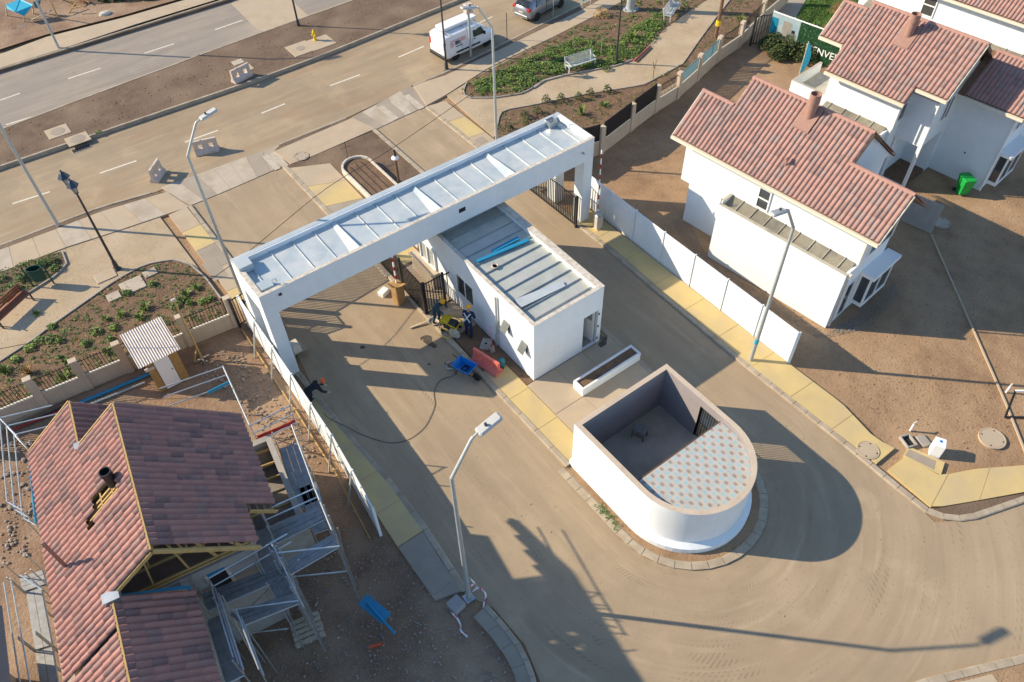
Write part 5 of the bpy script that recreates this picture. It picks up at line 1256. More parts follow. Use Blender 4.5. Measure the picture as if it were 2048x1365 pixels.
# frame past the back corner
sc2 = thing('scaffold', 'open scaffold frame over the rear right corner of the unfinished house', 'scaffold', (*P(480, 800).to_2d(), 0))
q = [P(338, 812, 2.0), P(462, 768, 2.0), P(482, 812, 2.0), P(515, 885, 2.0), P(592, 846, 2.0)]
for p in q[1:]: MB().tube([(p.x, p.y, 0), (p.x, p.y, 3.1)], .024, 6).build('standard', 'galv', sc2, True)
for h in (2.0, 2.55, 3.05):
    for a, b in zip(q, q[1:]): MB().tube([(a.x, a.y, h), (b.x, b.y, h)], .024, 6).build('ledger', 'galv', sc2, True)
for a, b in ((q[1], q[2]), (q[2], q[3])): MB().tube([(a.x, a.y, .4), (b.x, b.y, 2.9)], .024, 6).build('brace', 'galv', sc2, True)
MB().beam((q[1].x - .9, q[1].y + .02, 2.12), (q[1].x, q[1].y, 2.12), .03, .16).build('toe_board', 'cyan_pipe', sc2, True)
MB().beam((q[3].x, q[3].y, 2.15), (q[4].x, q[4].y, 2.15), .03, .16).build('toe_board', 'red_paint', sc2, True)
# left flank scaffold
Z = 2.0
sc3 = scaffold('scaffold', 'scaffold with weathered decks along the left side of the unfinished house', [[(38, 1155), (84, 1140), (92, 1168), (46, 1184)], [(52, 1186), (82, 1176), (104, 1290), (70, 1300)], [(70, 1304), (104, 1294), (120, 1400), (86, 1410)]], [Z, Z, Z])
for s, e in (((8, 1165), (40, 1365)), ((22, 1160), (60, 1365)), ((40, 1150), (85, 1180))):
    for h in (2.6, 3.1): MB().tube([P(*s, h), P(*e, h)], .024, 6).build('guard_rail', 'galv', sc3, True)
sc4 = thing('scaffold', 'scaffold frame with blue toe board at the far left corner of the unfinished house', 'scaffold', (*P(60, 1000).to_2d(), 0))
q = [P(28, 870, 2.2), P(62, 905, 2.2), P(45, 1035, 2.2), P(75, 1052, 2.2), P(130, 845, 2.2)]
for p in q[:4]: MB().tube([(p.x, p.y, 0), (p.x, p.y, 3.3)], .024, 6).build('standard', 'galv', sc4, True)
for h in (2.2, 2.75, 3.25):
    for a, b in ((0, 1), (0, 2), (2, 3), (0, 4)): MB().tube([(q[a].x, q[a].y, h), (q[b].x, q[b].y, h)], .024, 6).build('ledger', 'galv', sc4, True)
MB().beam((q[1].x, q[1].y, 2.3), (q[3].x, q[3].y, 2.3), .04, .22).build('toe_board', 'cyan_pipe', sc4, True)
# neighbour plot just outside the frame: gable house that throws the foreground shade
mat('roof_membrane', (0.20, 0.21, 0.22), (0.17, 0.18, 0.19), 0.8, 1.0)
HN = thing('house', 'grey unfinished neighbour house cut off by the lower left corner', 'house', (-23.3, -3.2, 0), rad(-8.5))
MB().box(-2.0, -7, -.02, 2.0, 4.2, 4.6).build('wall', 'grey_plaster', HN)
MB().add([(-2.3, -7.3, 4.6), (0, -7.3, 6.6), (0, 4.5, 6.6), (-2.3, 4.5, 4.6), (3.3, -7.3, 3.6), (3.3, 4.5, 3.6)], [(0, 1, 2, 3), (1, 4, 5, 2), (0, 4, 1), (3, 2, 5), (3, 5, 4, 0)]).build('roof', 'roof_membrane', HN)
# ------------------------------------------------------------------ street lamps
def street_lamp(label, x, y, s, h=7.7, z=0.0, tape=None):
    o = thing('street_lamp', label, 'street lamp', (x, y, z), 0, 'galvanised street lamps')
    MB().box(-.17, -.17, 0, .17, .17, .03).build('base_plate', 'galv', o)
    MB().tube([(0, 0, .03), (0, 0, h)], [.085, .058], 10).build('pole', 'steel_pole', o, smooth=True)
    MB().tube([(0, 0, h - .02), (s * .72, 0, h + 1.15), (s * .80, 0, h + 1.22)], [.058, .05, .045], 10).build('arm', 'steel_pole', o, smooth=True)
    MB().tube([(s * .78, 0, h + 1.2), (s * .98, 0, h + 1.29)], .035, 8).build('bracket', 'steel_pole', o)
    hd = MB(); hd.bbox(-.38, -.15, -.045, .38, .15, .045, .04); hd.rot(0, Matrix.Translation((s * 1.3, 0, h + 1.36)) @ Matrix.Rotation(rad(-14 * s), 4, 'Y')); ho = hd.build('lamp_head', 'grey_paint', o)
    lens = MB().box(-.3, -.11, -.055, .25, .11, -.046); lens.rot(0, Matrix.Translation((s * 1.3, 0, h + 1.36)) @ Matrix.Rotation(rad(-14 * s), 4, 'Y')); lens.build('lens', 'pale_glass', ho)
    MB().tube([(s * 1.2, 0, h + 1.39), (s * 1.2, 0, h + 1.47)], .04, 8).build('photocell', 'machine_grey', ho)
    if tape: MB().tube([(0, 0, tape), (0, 0, tape + .28)], .09, 10).build('tape_band', 'cyan_paint', o)
    return o
street_lamp('grey street lamp at the bottom of the picture, its foot wrapped in warning tape', -7.55, -6.05, 1, 7.72)
street_lamp('grey street lamp with a cyan band in front of the white panel wall', 7.97, -4.78, -1, 7.42, tape=1.15)
street_lamp('grey street lamp at the left edge of the entry drive behind the portal', -7.55, 12.55, 1, 7.7)
street_lamp('grey street lamp rising behind the right end of the portal', 7.92, 13.36, -1, 7.7)
street_lamp('tall grey street lamp at the left picture edge, its head out of view', -12.95, 22.8, 1, 8.4)
street_lamp('grey street lamp on the far pavement near the blue tarpaulins', -7.55, 41.4, 1, 8.4)
# ------------------------------------------------------------------ lantern posts
def lantern(o, x, y, z, m='dark_post'):
    l = MB().lathe([(.05, 0), (.11, .04), (.09, .06)], 8, (x, y, z)).build('lantern', m, o)
    for k in range(4):
        a = math.pi / 4 + k * math.pi / 2; MB().tube([(x + .09 * math.cos(a), y + .09 * math.sin(a), z + .06), (x + .17 * math.cos(a), y + .17 * math.sin(a), z + .42)], .012, 5).build('frame_bar', m, l)
    MB().lathe([(.08, .06), (.15, .42), (.0, .42)], 4, (x, y, z)).build('glass', 'pale_glass', l)
    MB().lathe([(.27, .42), (.24, .47), (.12, .66), (.05, .72), (.03, .82), (.0, .84)], 6, (x, y, z)).build('cap', 'navy_cap', l)
mat('navy_cap', (0.02, 0.035, 0.06), rough=0.35, spec=0.6)
def lantern_post(label, x, y, h, double=False, top=True):
    o = thing('lantern_post', label, 'lantern post', (x, y, 0), rad(8), 'dark lantern posts')
    MB().lathe([(.2, 0), (.2, .06), (.12, .14), (.1, .5), (.075, .62)], 10).build('base', 'dark_post', o, smooth=True)
    MB().tube([(0, 0, .6), (0, 0, h)], [.068, .045], 10).build('post', 'dark_post', o, smooth=True)
    if double:
        MB().tube([(-.32, 0, h + .12), (-.2, 0, h), (.2, 0, h), (.32, 0, h + .12)], .03, 6).build('cross_arm', 'dark_post', o)
        lantern(o, -.32, 0, h + .12); lantern(o, .32, 0, h + .12)
    elif top: lantern(o, 0, 0, h)
    return o
lp = lantern_post('dark post with two lanterns standing on the left garden path', -11.62, 17.77, 4.6, double=False)
lp.rotation_euler = (0, 0, 0)
lantern(lp, -.12, .95, 4.55); MB().tube([(0, 0, 4.4), (-.06, .5, 4.42), (-.12, .95, 4.55)], .03, 6).build('cross_arm', 'dark_post', lp)
lantern_post('dark lantern post beside the white van on the right pavement', 11.1, 23.1, 4.5)
lantern_post('dark lantern post beside the bench in the right park bed', 19.9, 17.0, 4.6)
lantern_post('thin dark lantern post on the median near the yellow hydrant', 6.3, 34.0, 4.5)
# pole camera beside the van
o = thing('camera_pole', 'slim grey pole with a white camera box beside the white van', 'camera pole', (13.2, 23.42, .08))
MB().tube([(0, 0, 0), (0, 0, 2.9)], .075, 10).build('pole', 'steel_pole', o, smooth=True); MB().bbox(-.24, -.2, 2.9, .24, .2, 3.45, .03).build('cabinet', 'white_plastic', o); MB().tube([(-.05, -.2, 3.2), (-.05, -.27, 3.2)], .06, 10).build('lens', 'plastic_black', o)
o = thing('sign_pole', 'thick pale grey pole on a bolted plate at the top of the park', 'pole', (25.45, 21.7, .08))
MB().lathe([(.55, 0), (.55, .06), (.32, .1), (.3, .3), (.28, 5.5)], 14).build('pole', 'steel_pole', o, smooth=True)
for k in range(6): MB().tube([(.46 * math.cos(k * 1.047), .46 * math.sin(k * 1.047), .05), (.46 * math.cos(k * 1.047), .46 * math.sin(k * 1.047), .16)], .035, 6).build('bolt', 'machine_grey', o)
o = thing('timber_pole', 'brown timber pole with a yellow collar inside the right garden wall', 'pole', (27.1, 15.3, 0))
MB().tube([(0, 0, 0), (0, 0, 6.5)], [.12, .09], 8).build('pole', 'wood_dark', o); MB().tube([(0, 0, 0.9), (0, 0, 1.25)], .16, 8).build('collar', 'yellow_paint', o)
o = thing('advert_sign', 'small bright blue panel sign by the silver car', 'sign', (23.4, 23.95, .08), rad(5))
MB().box(-.45, -.03, .5, .45, .03, 1.6).build('panel', 'cyan_paint', o)
for x in (-.4, .4): MB().box(x - .03, -.02, 0, x + .03, .02, .5).build('leg', 'steel_pole', o)
for k in range(2): MB().box(-.3, -.036, 1.05 - k * .2, .25, -.031, 1.15 - k * .2).build('lettering', 'white_paint', o)
for x, y, lab in ((16.3, 23.7, 'thin dark stake at the kerb in front of the van'), (20.6, 24.2, 'thin grey stake at the kerb beside the silver car')):
    MB().tube([(x, y, .05), (x, y, 1.9)], .025, 6).build('stake', 'dark_post' if x < 18 else 'steel_pole', label=lab, cat='stake')
for (px, py), lab in (((1095, 98), 'flat grey shade panel on the pavement beside the bed, nearer the van'),): pass
# ------------------------------------------------------------------ vehicles
def loft(mb, secs):
    n = len(secs[0]); b = len(mb.v)
    for s in secs: mb.v += [tuple(p) for p in s]
    for i in range(len(secs) - 1):
        for j in range(n - 1): mb.face([b + i * n + j, b + i * n + j + 1, b + (i + 1) * n + j + 1, b + (i + 1) * n + j])
    mb.face([b + j for j in range(n)][::-1]); e = b + (len(secs) - 1) * n; mb.face([e + j for j in range(n)])
def wheel(o, x, y, r, w=.2, m='alloy'):
    s = 1 if y > 0 else -1
    t = MB(); t.lathe([(r * .62, -w / 2), (r * .95, -w / 2), (r, -w / 2 + .03), (r, w / 2 - .03), (r * .95, w / 2), (r * .62, w / 2)], 20)
    t.rot(0, Matrix.Translation((x, y, r)) @ Matrix.Rotation(rad(90), 4, 'X')); wo_ = t.build('wheel', 'rubber', o, smooth=True)
    h = MB(); h.lathe([(0.0, w / 2 - .05), (r * .6, w / 2 - .04), (r * .63, w / 2 - .02), (r * .63, w / 2 - .06), (.0, w / 2 - .065)], 16)
    for k in range(5):
        a = k * 1.2566; h.beam((r * .1 * math.cos(a), r * .1 * math.sin(a), w / 2 - .02), (r * .6 * math.cos(a), r * .6 * math.sin(a), w / 2 - .03), .06, .03)
    h.rot(0, Matrix.Translation((x, y, r)) @ Matrix.Rotation(rad(-90 if s > 0 else 90), 4, 'X')); h.build('rim', m, wo_)
def sec(x, hw, zb, zbelt, hwr, zr, k=1.0):
    """half-symmetric body section, left to right over the roof"""
    L_ = [(-hw * .93, zb), (-hw, zb + .12), (-hw, (zb + zbelt) / 2), (-hw * .97, zbelt), (-hwr, zr - .06), (-hwr * .9, zr)]
    return [(x, a, b) for a, b in L_] + [(x, -a, b) for a, b in L_[::-1]]
def panel_on(mb, pts, d):
    """flat panel given as 3D points, offset along y by d"""
    mb.add([(p[0], p[1] + d, p[2]) for p in pts], [tuple(range(len(pts))), tuple(range(len(pts)))[::-1]])
def make_van():
    o = thing('van', 'white panel van with roof rack parked at the far pavement', 'van', (13.5, 24.68, 0), rad(4.5))
    m = MB(); S_ = [(-2.16, .80, .42, 1.0, .74, 1.55), (-2.12, .87, .34, 1.05, .80, 1.78), (-1.9, .9, .3, 1.08, .82, 1.83), (.45, .9, .28, 1.08, .82, 1.83), (.85, .9, .28, 1.08, .80, 1.72), (1.35, .9, .28, 1.02, .72, 1.24), (1.5, .89, .28, .98, .74, 1.08), (2.0, .84, .3, .86, .68, .93), (2.18, .72, .38, .7, .55, .75)]
    loft(m, [sec(*q) for q in S_]); body = m.build('body', 'van_white', o, smooth=True)
    ws = MB().add([(.87, -.74, 1.66), (.87, .74, 1.66), (1.38, .70, 1.22), (1.38, -.70, 1.22)], [(0, 1, 2, 3), (3, 2, 1, 0)])
    for v in range(len(ws.v)): ws.v[v] = (ws.v[v][0] + .02, ws.v[v][1], ws.v[v][2] + .02)
    ws.build('windscreen', 'glass', o)
    for s in (-1, 1):
        m = MB(); y0, y1 = s * .895, s * .815
        m.add([(.2, y0, 1.1), (1.22, y0, 1.08), (.95, s * .80, 1.58), (.2, y1, 1.62)], [(0, 1, 2, 3), (3, 2, 1, 0)])
        for i in range(4): m.v[i] = (m.v[i][0], m.v[i][1] + s * .012, m.v[i][2])
        m.build('side_window', 'glass', o)
        MB().box(-1.3, s * .895 - .015, .5, .75, s * .895 + .015, .62).build('rub_strip', 'plastic_black', o)
        MB().box(-1.3, s * .9 - .008, .95, -.75, s * .9 + .008, 1.0).build('door_track', 'plastic_black', o)
        MB().box(.12, s * .9 - .006, .4, .135, s * .9 + .006, 1.06).build('door_gap', 'plastic_black', o); MB().box(-.8, s * .9 - .006, .4, -.785, s * .9 + .006, 1.6 if False else 1.06).build('door_gap', 'plastic_black', o)
        MB().box(.22, s * .9 - .02, .96, .38, s * .9 + .02, 1.0).build('door_handle', 'plastic_black', o)
        MB().bbox(1.02, s * 1.0 - .07, 1.08, 1.14, s * 1.0 + .07, 1.28, .02).build('mirror', 'plastic_black', o)
        MB().box(-2.17, s * .76 - .07, .95, -2.06, s * .76 + .085, 1.45).build('tail_light', 'tail_red', o)
        for x in (-1.35, 1.35): wheel(o, x, s * .78, .32)
        MB().bbox(1.75, s * .62 - .12, .72, 2.05, s * .62 + .12, .86, .03).build('headlight', 'pale_glass', o)
    MB().bbox(-2.27, -.82, .28, -2.08, .82, .5, .03).build('rear_bumper', 'plastic_black', o); MB().bbox(1.98, -.7, .25, 2.22, .7, .42, .03).build('front_bumper', 'plastic_black', o)
    MB().box(-2.185, -.2, .62, -2.165, .2, .74).build('number_plate', 'worn_white', o)
    rk = MB().box(-1.75, -.25, 1.95, 1.0, .62, 2.12); ro_ = rk.build('roof_box', 'van_white', o)
    for x in (-1.6, -.3, .8): MB().beam((x, -.85, 1.9), (x, .85, 1.9), .05, .04).build('rack_bar', 'galv', o)
    MB().tube([(-1.9, .5, 1.98), (-1.9, -.45, 1.98)], .06, 8).build('rack_roller', 'galv', o)
    # lettering on the flank: pink sweep and lines of small print
    m = MB(); m.box(-1.72, -.912, 1.02, -1.62, -.902, 1.38); m.box(-1.56, -.912, 1.02, -1.48, -.902, 1.34); m.box(-1.7, -.90, 1.40, -.45, -.872, 1.47); m.box(-.8, -.90, 1.22, -.45, -.880, 1.40); m.build('logo_print', 'pink_print', o)
    for k, wd in enumerate((.35, .5, .42, .5)): MB().box(-1.35, -.908, 1.32 - k * .07, -1.35 + wd, -.882 - k * .004, 1.352 - k * .07).build('lettering', 'plastic_black', o)
    MB().box(-2.18, .3, .75, -2.16, .55, .82).build('rear_lettering', 'pink_print', o)
    o.scale = (.96, .95, .93)
make_van()
def make_car():
    o = thing('car', 'silver hatchback parked in front of the white van at the top edge', 'car', (20.6, 25.65, 0), rad(11))
    m = MB(); S_ = [(-1.98, .66, .42, .72, .55, .86), (-1.9, .8, .32, .82, .58, .98), (-1.6, .86, .28, .9, .6, 1.3), (-1.0, .87, .25, .92, .63, 1.46), (0, .87, .25, .9, .64, 1.5), (.45, .87, .25, .88, .62, 1.42), (1.05, .87, .25, .86, .62, .98), (1.3, .86, .25, .82, .62, .92), (1.8, .78, .3, .7, .55, .78), (1.98, .62, .38, .55, .45, .62)]
    loft(m, [sec(*q) for q in S_]); m.build('body', 'car_silver', o, smooth=True)
    def q4(pts, name, mt):
        MB().add(pts, [(0, 1, 2, 3), (3, 2, 1, 0)]).build(name, mt, o)
    q4([(-1.92, -.56, 1.02), (-1.92, .56, 1.02), (-1.58, .52, 1.36), (-1.58, -.52, 1.36)], 'rear_window', 'glass')
    q4([(.5, -.58, 1.42), (.5, .58, 1.42), (1.08, .6, 1.01), (1.08, -.6, 1.01)], 'windscreen', 'glass')
    q4([(-1.45, -.55, 1.475), (-1.45, .55, 1.475), (.35, .56, 1.51), (.35, -.56, 1.51)], 'roof_panel', 'car_silver')
    for s in (-1, 1):
        q4([(-1.35, s * .875, .96), (-.35, s * .885, .94), (-.35, s * .70, 1.39), (-1.15, s * .69, 1.36)], 'side_window', 'glass')
        q4([(-.28, s * .885, .94), (.85, s * .88, .92), (.42, s * .70, 1.34), (-.28, s * .70, 1.39)], 'side_window', 'glass')
        MB().bbox(-1.97, s * .62 - .14, .78, -1.78, s * .62 + .16, 1.0, .03).build('tail_light', 'tail_red', o)
        MB().bbox(.72, s * .97 - .07, .92, .84, s * .97 + .07, 1.06, .02).build('mirror', 'car_silver', o)
        MB().box(-.31, s * .875 - .008, .35, -.295, s * .875 + .008, .94).build('door_gap', 'plastic_black', o); MB().box(-1.3, s * .86 - .01, .28, 1.3, s * .86 + .01, .36).build('sill', 'plastic_black', o)
        for x in (-1.27, 1.25): wheel(o, x, s * .78, .31)
    MB().bbox(-2.02, -.6, .3, -1.86, .6, .48, .03).build('rear_bumper', 'car_silver', o); MB().box(-2.0, -.2, .6, -1.96, .2, .7).build('number_plate', 'worn_white', o)
make_car()
# ------------------------------------------------------------------ benches, bins, hydrant
def slat_bench(label, x, y, rz, m, L=1.9, ms='galv'):
    o = thing('bench', label, 'bench', (x, y, .06), rz)
    for s in (-1, 1):
        X = s * (L / 2 - .06); MB().beam((X, -.2, 0), (X, -.2, .42), .06).build('leg', ms, o); MB().beam((X, .22, 0), (X, .36, .86), .06).build('leg', ms, o)
        MB().beam((X, -.24, .62), (X, .28, .62), .05, .03).build('armrest', ms, o)
    if m == 'bench_red':
        for k in range(4): MB().box(-L / 2, -.22 + k * .13, .42, L / 2, -.11 + k * .13, .46).build('seat_slat', m, o)
        for k in range(3): MB().beam((-L / 2, .27 + k * .03, .56 + k * .12), (L / 2, .27 + k * .03, .56 + k * .12), .03, .1).build('back_slat', m, o)
    else:
        n = int(L / .075)
        for k in range(n + 1):
            X = -L / 2 + k * L / n; MB().tube([(X, -.24, .43), (X, .2, .42), (X, .33, .84)], .018, 5).build('slat', m, o)
        for y_, z_ in ((-.24, .43), (.2, .42), (.33, .85)): MB().tube([(-L / 2, y_, z_), (L / 2, y_, z_)], .022, 6).build('rail', m, o)
    return o
slat_bench('pale slatted bench facing the path beside the green bed', 17.75, 17.95, rad(-8), 'bench_white', 2.0, 'bench_white') if 'bench_white' in MAT else None
mat('bench_white', (0.55, 0.58, 0.56), rough=0.5)
slat_bench('pale slatted bench facing the path beside the thick green bed', 17.75, 17.95, rad(-8), 'bench_white', 2.0, 'bench_white')
slat_bench('pale slatted bench turned edge-on at the upper end of the path', 27.1, 19.35, rad(28), 'bench_white', 2.2, 'bench_white')
slat_bench('reddish timber bench cut off by the left picture edge', -16.35, 17.75, rad(32), 'bench_red', 2.0, 'dark_post')
o = thing('litter_bin', 'dark green oval litter bin hung between two posts on the left path', 'litter bin', (-14.78, 18.84, .05), rad(-25))
o.scale = (1.3, 1.3, 1.15)
bn = MB(); bn.lathe([(.2, .32), (.24, .34), (.27, .92), (.275, .95), (.245, .95), (.235, .6), (0.0, .6)], 20, sx=1.0, sy=.62); bn.build('bucket', 'green_metal', o, smooth=True)
for s in (-1, 1): MB().tube([(s * .36, 0, 0), (s * .36, 0, 1.1)], .028, 8).build('post', 'green_metal', o); MB().beam((s * .26, 0, .7), (s * .36, 0, .7), .03).build('bracket', 'green_metal', o)
o = thing('wheelie_bin', 'bright green wheelie bin against the shaded white house wall', 'wheelie bin', (25.1, -3.72, 0), rad(-30))
bn = MB(); bn.add([(-.22, -.24, .06), (.22, -.24, .06), (.22, .2, .06), (-.22, .2, .06), (-.29, -.34, .92), (.29, -.34, .92), (.29, .33, .92), (-.29, .33, .92)], [(0, 3, 2, 1), (4, 5, 6, 7), (0, 1, 5, 4), (1, 2, 6, 5), (2, 3, 7, 6), (3, 0, 4, 7)]); bn.build('body', 'green_plastic', o)
MB().bbox(-.31, -.37, .92, .31, .36, .99, .03).build('lid', 'green_plastic', o); MB().tube([(-.24, .4, .95), (.24, .4, .95)], .025, 6).build('handle', 'green_plastic', o)
for s in (-1, 1):
    t = MB(); t.lathe([(.06, -.03), (.1, -.03), (.1, .03), (.06, .03)], 14); t.rot(0, Matrix.Translation((s * .26, .24, .1)) @ Matrix.Rotation(rad(90), 4, 'Y')); t.build('wheel', 'rubber', o)
o = thing('fire_hydrant', 'yellow fire hydrant on a concrete pad in the median', 'hydrant', (6.24, 31.45, .2))
MB().lathe([(.14, 0), (.14, .05), (.09, .07), (.09, .5), (.12, .53), (.12, .57), (.09, .62), (.05, .7), (.03, .74), (0.0, .75)], 14).build('barrel', 'yellow_paint', o, smooth=True)
MB().tube([(-.17, 0, .42), (.17, 0, .42)], .055, 10).build('side_outlet', 'yellow_paint', o); MB().tube([(0, -.17, .38), (0, 0, .38)], .065, 10).build('front_outlet', 'yellow_paint', o)
# plastic road barriers with two slots
def road_barrier(label, a, b, m, z=0.0, tilt=0.0, h=.82):
    a, b = Vector(a), Vector(b); c = (a + b) / 2; L_ = (b - a).length; o = thing('road_barrier', label, 'barrier', (c.x, c.y, z), math.atan2((b - a).y, (b - a).x), 'plastic road barriers')
    l = L_ / 2; mb = MB()
    prof = [(-.24, 0), (-.24, .12), (-.09, .3), (-.06, h), (.06, h), (.09, .3), (.24, .12), (.24, 0)]
    xs = [-l, -l * .62, -l * .28, l * .28, l * .62, l]
    n = len(prof)
    for i in range(5):
        if i in (1, 3):
            lo = [(-.24, 0), (-.24, .12), (-.1, .28), (.1, .28), (.24, .12), (.24, 0)]; hi = [(-.072, .58), (-.06, h), (.06, h), (.072, .58)]
            for pr in (lo, hi):
                k = len(pr); mb.add([(xs[i], y, zz_) for y, zz_ in pr] + [(xs[i + 1], y, zz_) for y, zz_ in pr], [tuple((j, (j + 1) % k, k + (j + 1) % k, k + j)) for j in range(k)])
        else:
            mb.add([(xs[i], y, zz_) for y, zz_ in prof] + [(xs[i + 1], y, zz_) for y, zz_ in prof], [tuple((j, (j + 1) % n, n + (j + 1) % n, n + j)) for j in range(n)] + [tuple(range(n))[::-1], tuple(range(n, 2 * n))])
    mb.build('body', m, o)
    MB().tube([(l - .02, 0, .2), (l + .06, 0, .2)], .05, 8).build('coupling', m, o); MB().tube([(-l * .3, 0, h - .01), (-l * .3, 0, h + .03)], .05, 8).build('filler_cap', m, o)
    return o
road_barrier('dusty white plastic road barrier at the edge of the median', (-.25, 29.85), (1.05, 30.15), 'white_plastic', .19)
road_barrier('dusty white plastic road barrier lying long side on behind the entry apron', (-4.95, 24.45), (-3.7, 24.1), 'white_plastic')
road_barrier('dusty white plastic road barrier turned end-on near the lantern post', (-7.75, 23.35), (-7.0, 24.15), 'white_plastic')
road_barrier('faded red plastic road barrier beside the blue wheelbarrow', (-1.28, 2.5), (-.95, 1.15), 'red_plastic', .1, h=.7)
# ------------------------------------------------------------------ covers, slabs, boxes
def cover(label, px, py, r=None, rect=None, z=.0, m='concrete', name='manhole_cover', h=.03, rz=0.0, hole=False):
    c = P(px, py, z); o = thing(name, label, 'cover', (c.x, c.y, z), rz)
    if r:
        MB().lathe([(r, 0), (r, h), (r * .92, h), (r * .9, h - .012), (.0, h - .012)], 28).build('frame', m, o); MB().lathe([(r * .86, 0), (r * .86, h - .004), (.0, h - .004)], 28).build('lid', m, o)
        for k in range(4): a = k * 1.571 + .4; MB().tube([(r * .78 * math.cos(a), r * .78 * math.sin(a), h - .01), (r * .78 * math.cos(a), r * .78 * math.sin(a), h + .004)], .03, 8).build('lifting_eye', 'plastic_black', o)
    else:
        x, y = rect; MB().bbox(-x / 2, -y / 2, 0, x / 2, y / 2, h, .015).build('slab', m, o)
        if hole: MB().lathe([(hole, h), (hole, h + .006), (hole * .6, h + .012), (0, h + .012)], 18).build('lid', 'grey_pave' if m != 'grey_pave' else 'concrete', o)
    return o
cover('round manhole cover set in the yellow pavement below the panel wall', 1736, 901, r=.42, z=.09, m='beige_pave')
cover('round manhole cover on the pavement corner beyond the entry apron', 603, 313, r=.42, z=.09, m='pale_pave')
cover('round concrete lid lying on the bare plot right of the meter box', 1983, 879, r=.5, z=-.02, m='beige_pave', h=.09)
cover('white ring cover at the foot of the grey yard wall', 1882, 447, r=.42, z=-.02, m='pale_pave', h=.05)
cover('square concrete pad with round lid near the double lantern post, left one', 116, 264, rect=(1.25, 1.15), z=.19, h=.03, m='beige_pave', hole=.4, name='inspection_slab')
cover('square concrete pad with round lid over the street gully', 156, 279, rect=(1.25, 1.05), z=.19, h=.03, m='beige_pave', hole=.42, name='inspection_slab')
cover('square concrete pad with keyhole lid beside the hydrant', 601, 98, rect=(1.5, 1.6), z=.19, h=.03, m='beige_pave', hole=.3, name='inspection_slab')
cover('plain concrete pad under the hydrant', 640, 86, rect=(1.7, 1.5), z=.19, h=.025, m='beige_pave', name='inspection_slab')
cover('small concrete pad with dark hole above the white barrier', 490, 138, rect=(.95, .8), z=.19, h=.03, m='beige_pave', hole=.12, name='inspection_slab')
cover('smallest concrete pad in the median above the other pad', 476, 125, rect=(.7, .6), z=.19, h=.03, m='pale_pave', name='inspection_slab')
cover('large pale concrete slab lying in the left garden bed', 266, 572, rect=(1.05, .95), z=.07, h=.06, m='pale_pave', name='inspection_slab')
cover('small pale concrete slab at the top of the left garden bed', 301, 547, rect=(.62, .5), z=.07, h=.06, m='pale_pave', name='inspection_slab')
cover('small pale concrete slab at the lower side of the left garden bed', 228, 594, rect=(.6, .55), z=.07, h=.06, m='pale_pave', name='inspection_slab')
cover('beige concrete pad at the foot of the double lantern post', 211, 552, rect=(.95, .75), z=.05, h=.04, m='beige_pave', name='inspection_slab')
cover('grey concrete panel lid set in the entry pavement left of the portal', 430, 540, rect=(.7, 1.5), z=.09, h=.006, m='grey_pave', name='inspection_slab')
cover('dark gully grate lid on the pavement behind the portal roof', 962, 282, rect=(.6, .6), z=.09, h=.008, m='grey_pave', name='inspection_slab')
cover('grey double service lid in the pavement left of the foreground lamp', 862, 1150, rect=(.72, 1.3), z=.09, h=.012, m='grey_pave', name='inspection_slab', rz=rad(4))
o = thing('street_gully', 'dark slotted street gully in the kerb of the median', 'gully', (*P(163, 298).to_2d(), 0))
MB().box(-.55, -.22, 0, .55, .22, .015).build('frame', 'concrete', o); MB().box(-.5, -.16, .0, .5, .16, .02).build('pit', 'plastic_black', o)
for k in range(7): MB().box(-.46 + k * .15, -.17, .015, -.41 + k * .15, .17, .035).build('bar', 'machine_grey', o)
# dark slab with a frame by the corner of the right plot
o = thing('service_lid', 'sunken grey slab framed in yellow concrete at the plot corner', 'service lid', (*P(1835, 925).to_2d(), 0))
pq = P2([(1818, 893), (1890, 925), (1882, 950), (1806, 912)], .08); MB().prism(pq, -.02, .075).build('frame', 'yellow_pave', o, True)
pq = P2([(1818, 899), (1872, 922), (1868, 940), (1810, 911)], .08); MB().prism(pq, -.02, .08).build('lid', 'grey_pave', o, True)
c = P(1868, 906); o = thing('meter_box', 'white electricity meter box on the bare plot', 'meter box', (c.x, c.y, 0), rad(-62))
MB().bbox(-.2, -.22, 0, .2, .22, .72, .02).build('cabinet', 'white_paint', o); MB().box(.2, -.1, .5, .206, .1, .58).build('window', 'plastic_black', o); MB().lathe([(.06, .72), (.06, .725), (0, .725)], 12, (.0, .04, 0)).build('sticker', 'blue_plastic', o)
c = P(1815, 885); o = thing('water_meter_pit', 'open concrete water meter pit on the bare plot', 'meter pit', (c.x, c.y, 0), rad(-20))
for a in ((-.22, -.28, -.17, .28), (.17, -.28, .22, .28), (-.17, -.28, .17, -.23), (-.17, .23, .17, .28)): MB().box(a[0], a[1], 0, a[2], a[3], .14).build('rim', 'concrete', o)
MB().box(-.17, -.23, -.02, .17, .23, .02).build('pit_floor', 'plastic_black', o)
c = P(1822, 878); MB().bbox(-.2, -.26, 0, .2, .26, .06, .02).rot(0, Matrix.Translation((c.x + .28, c.y - .35, 0)) @ Matrix.Rotation(rad(-20), 4, 'Z')).build('pit_lid', 'concrete', label='concrete pit lid with a dark hole lying beside the open meter pit', cat='lid')
c = P(1820, 862); o = thing('standpipe', 'short white standpipe behind the open meter pit', 'standpipe', (c.x, c.y, 0)); MB().tube([(0, 0, 0), (0, 0, .5)], .04, 8).build('pipe', 'white_paint', o); MB().tube([(-.06, 0, .5), (.1, 0, .52)], .035, 8).build('tap', 'worn_white', o)
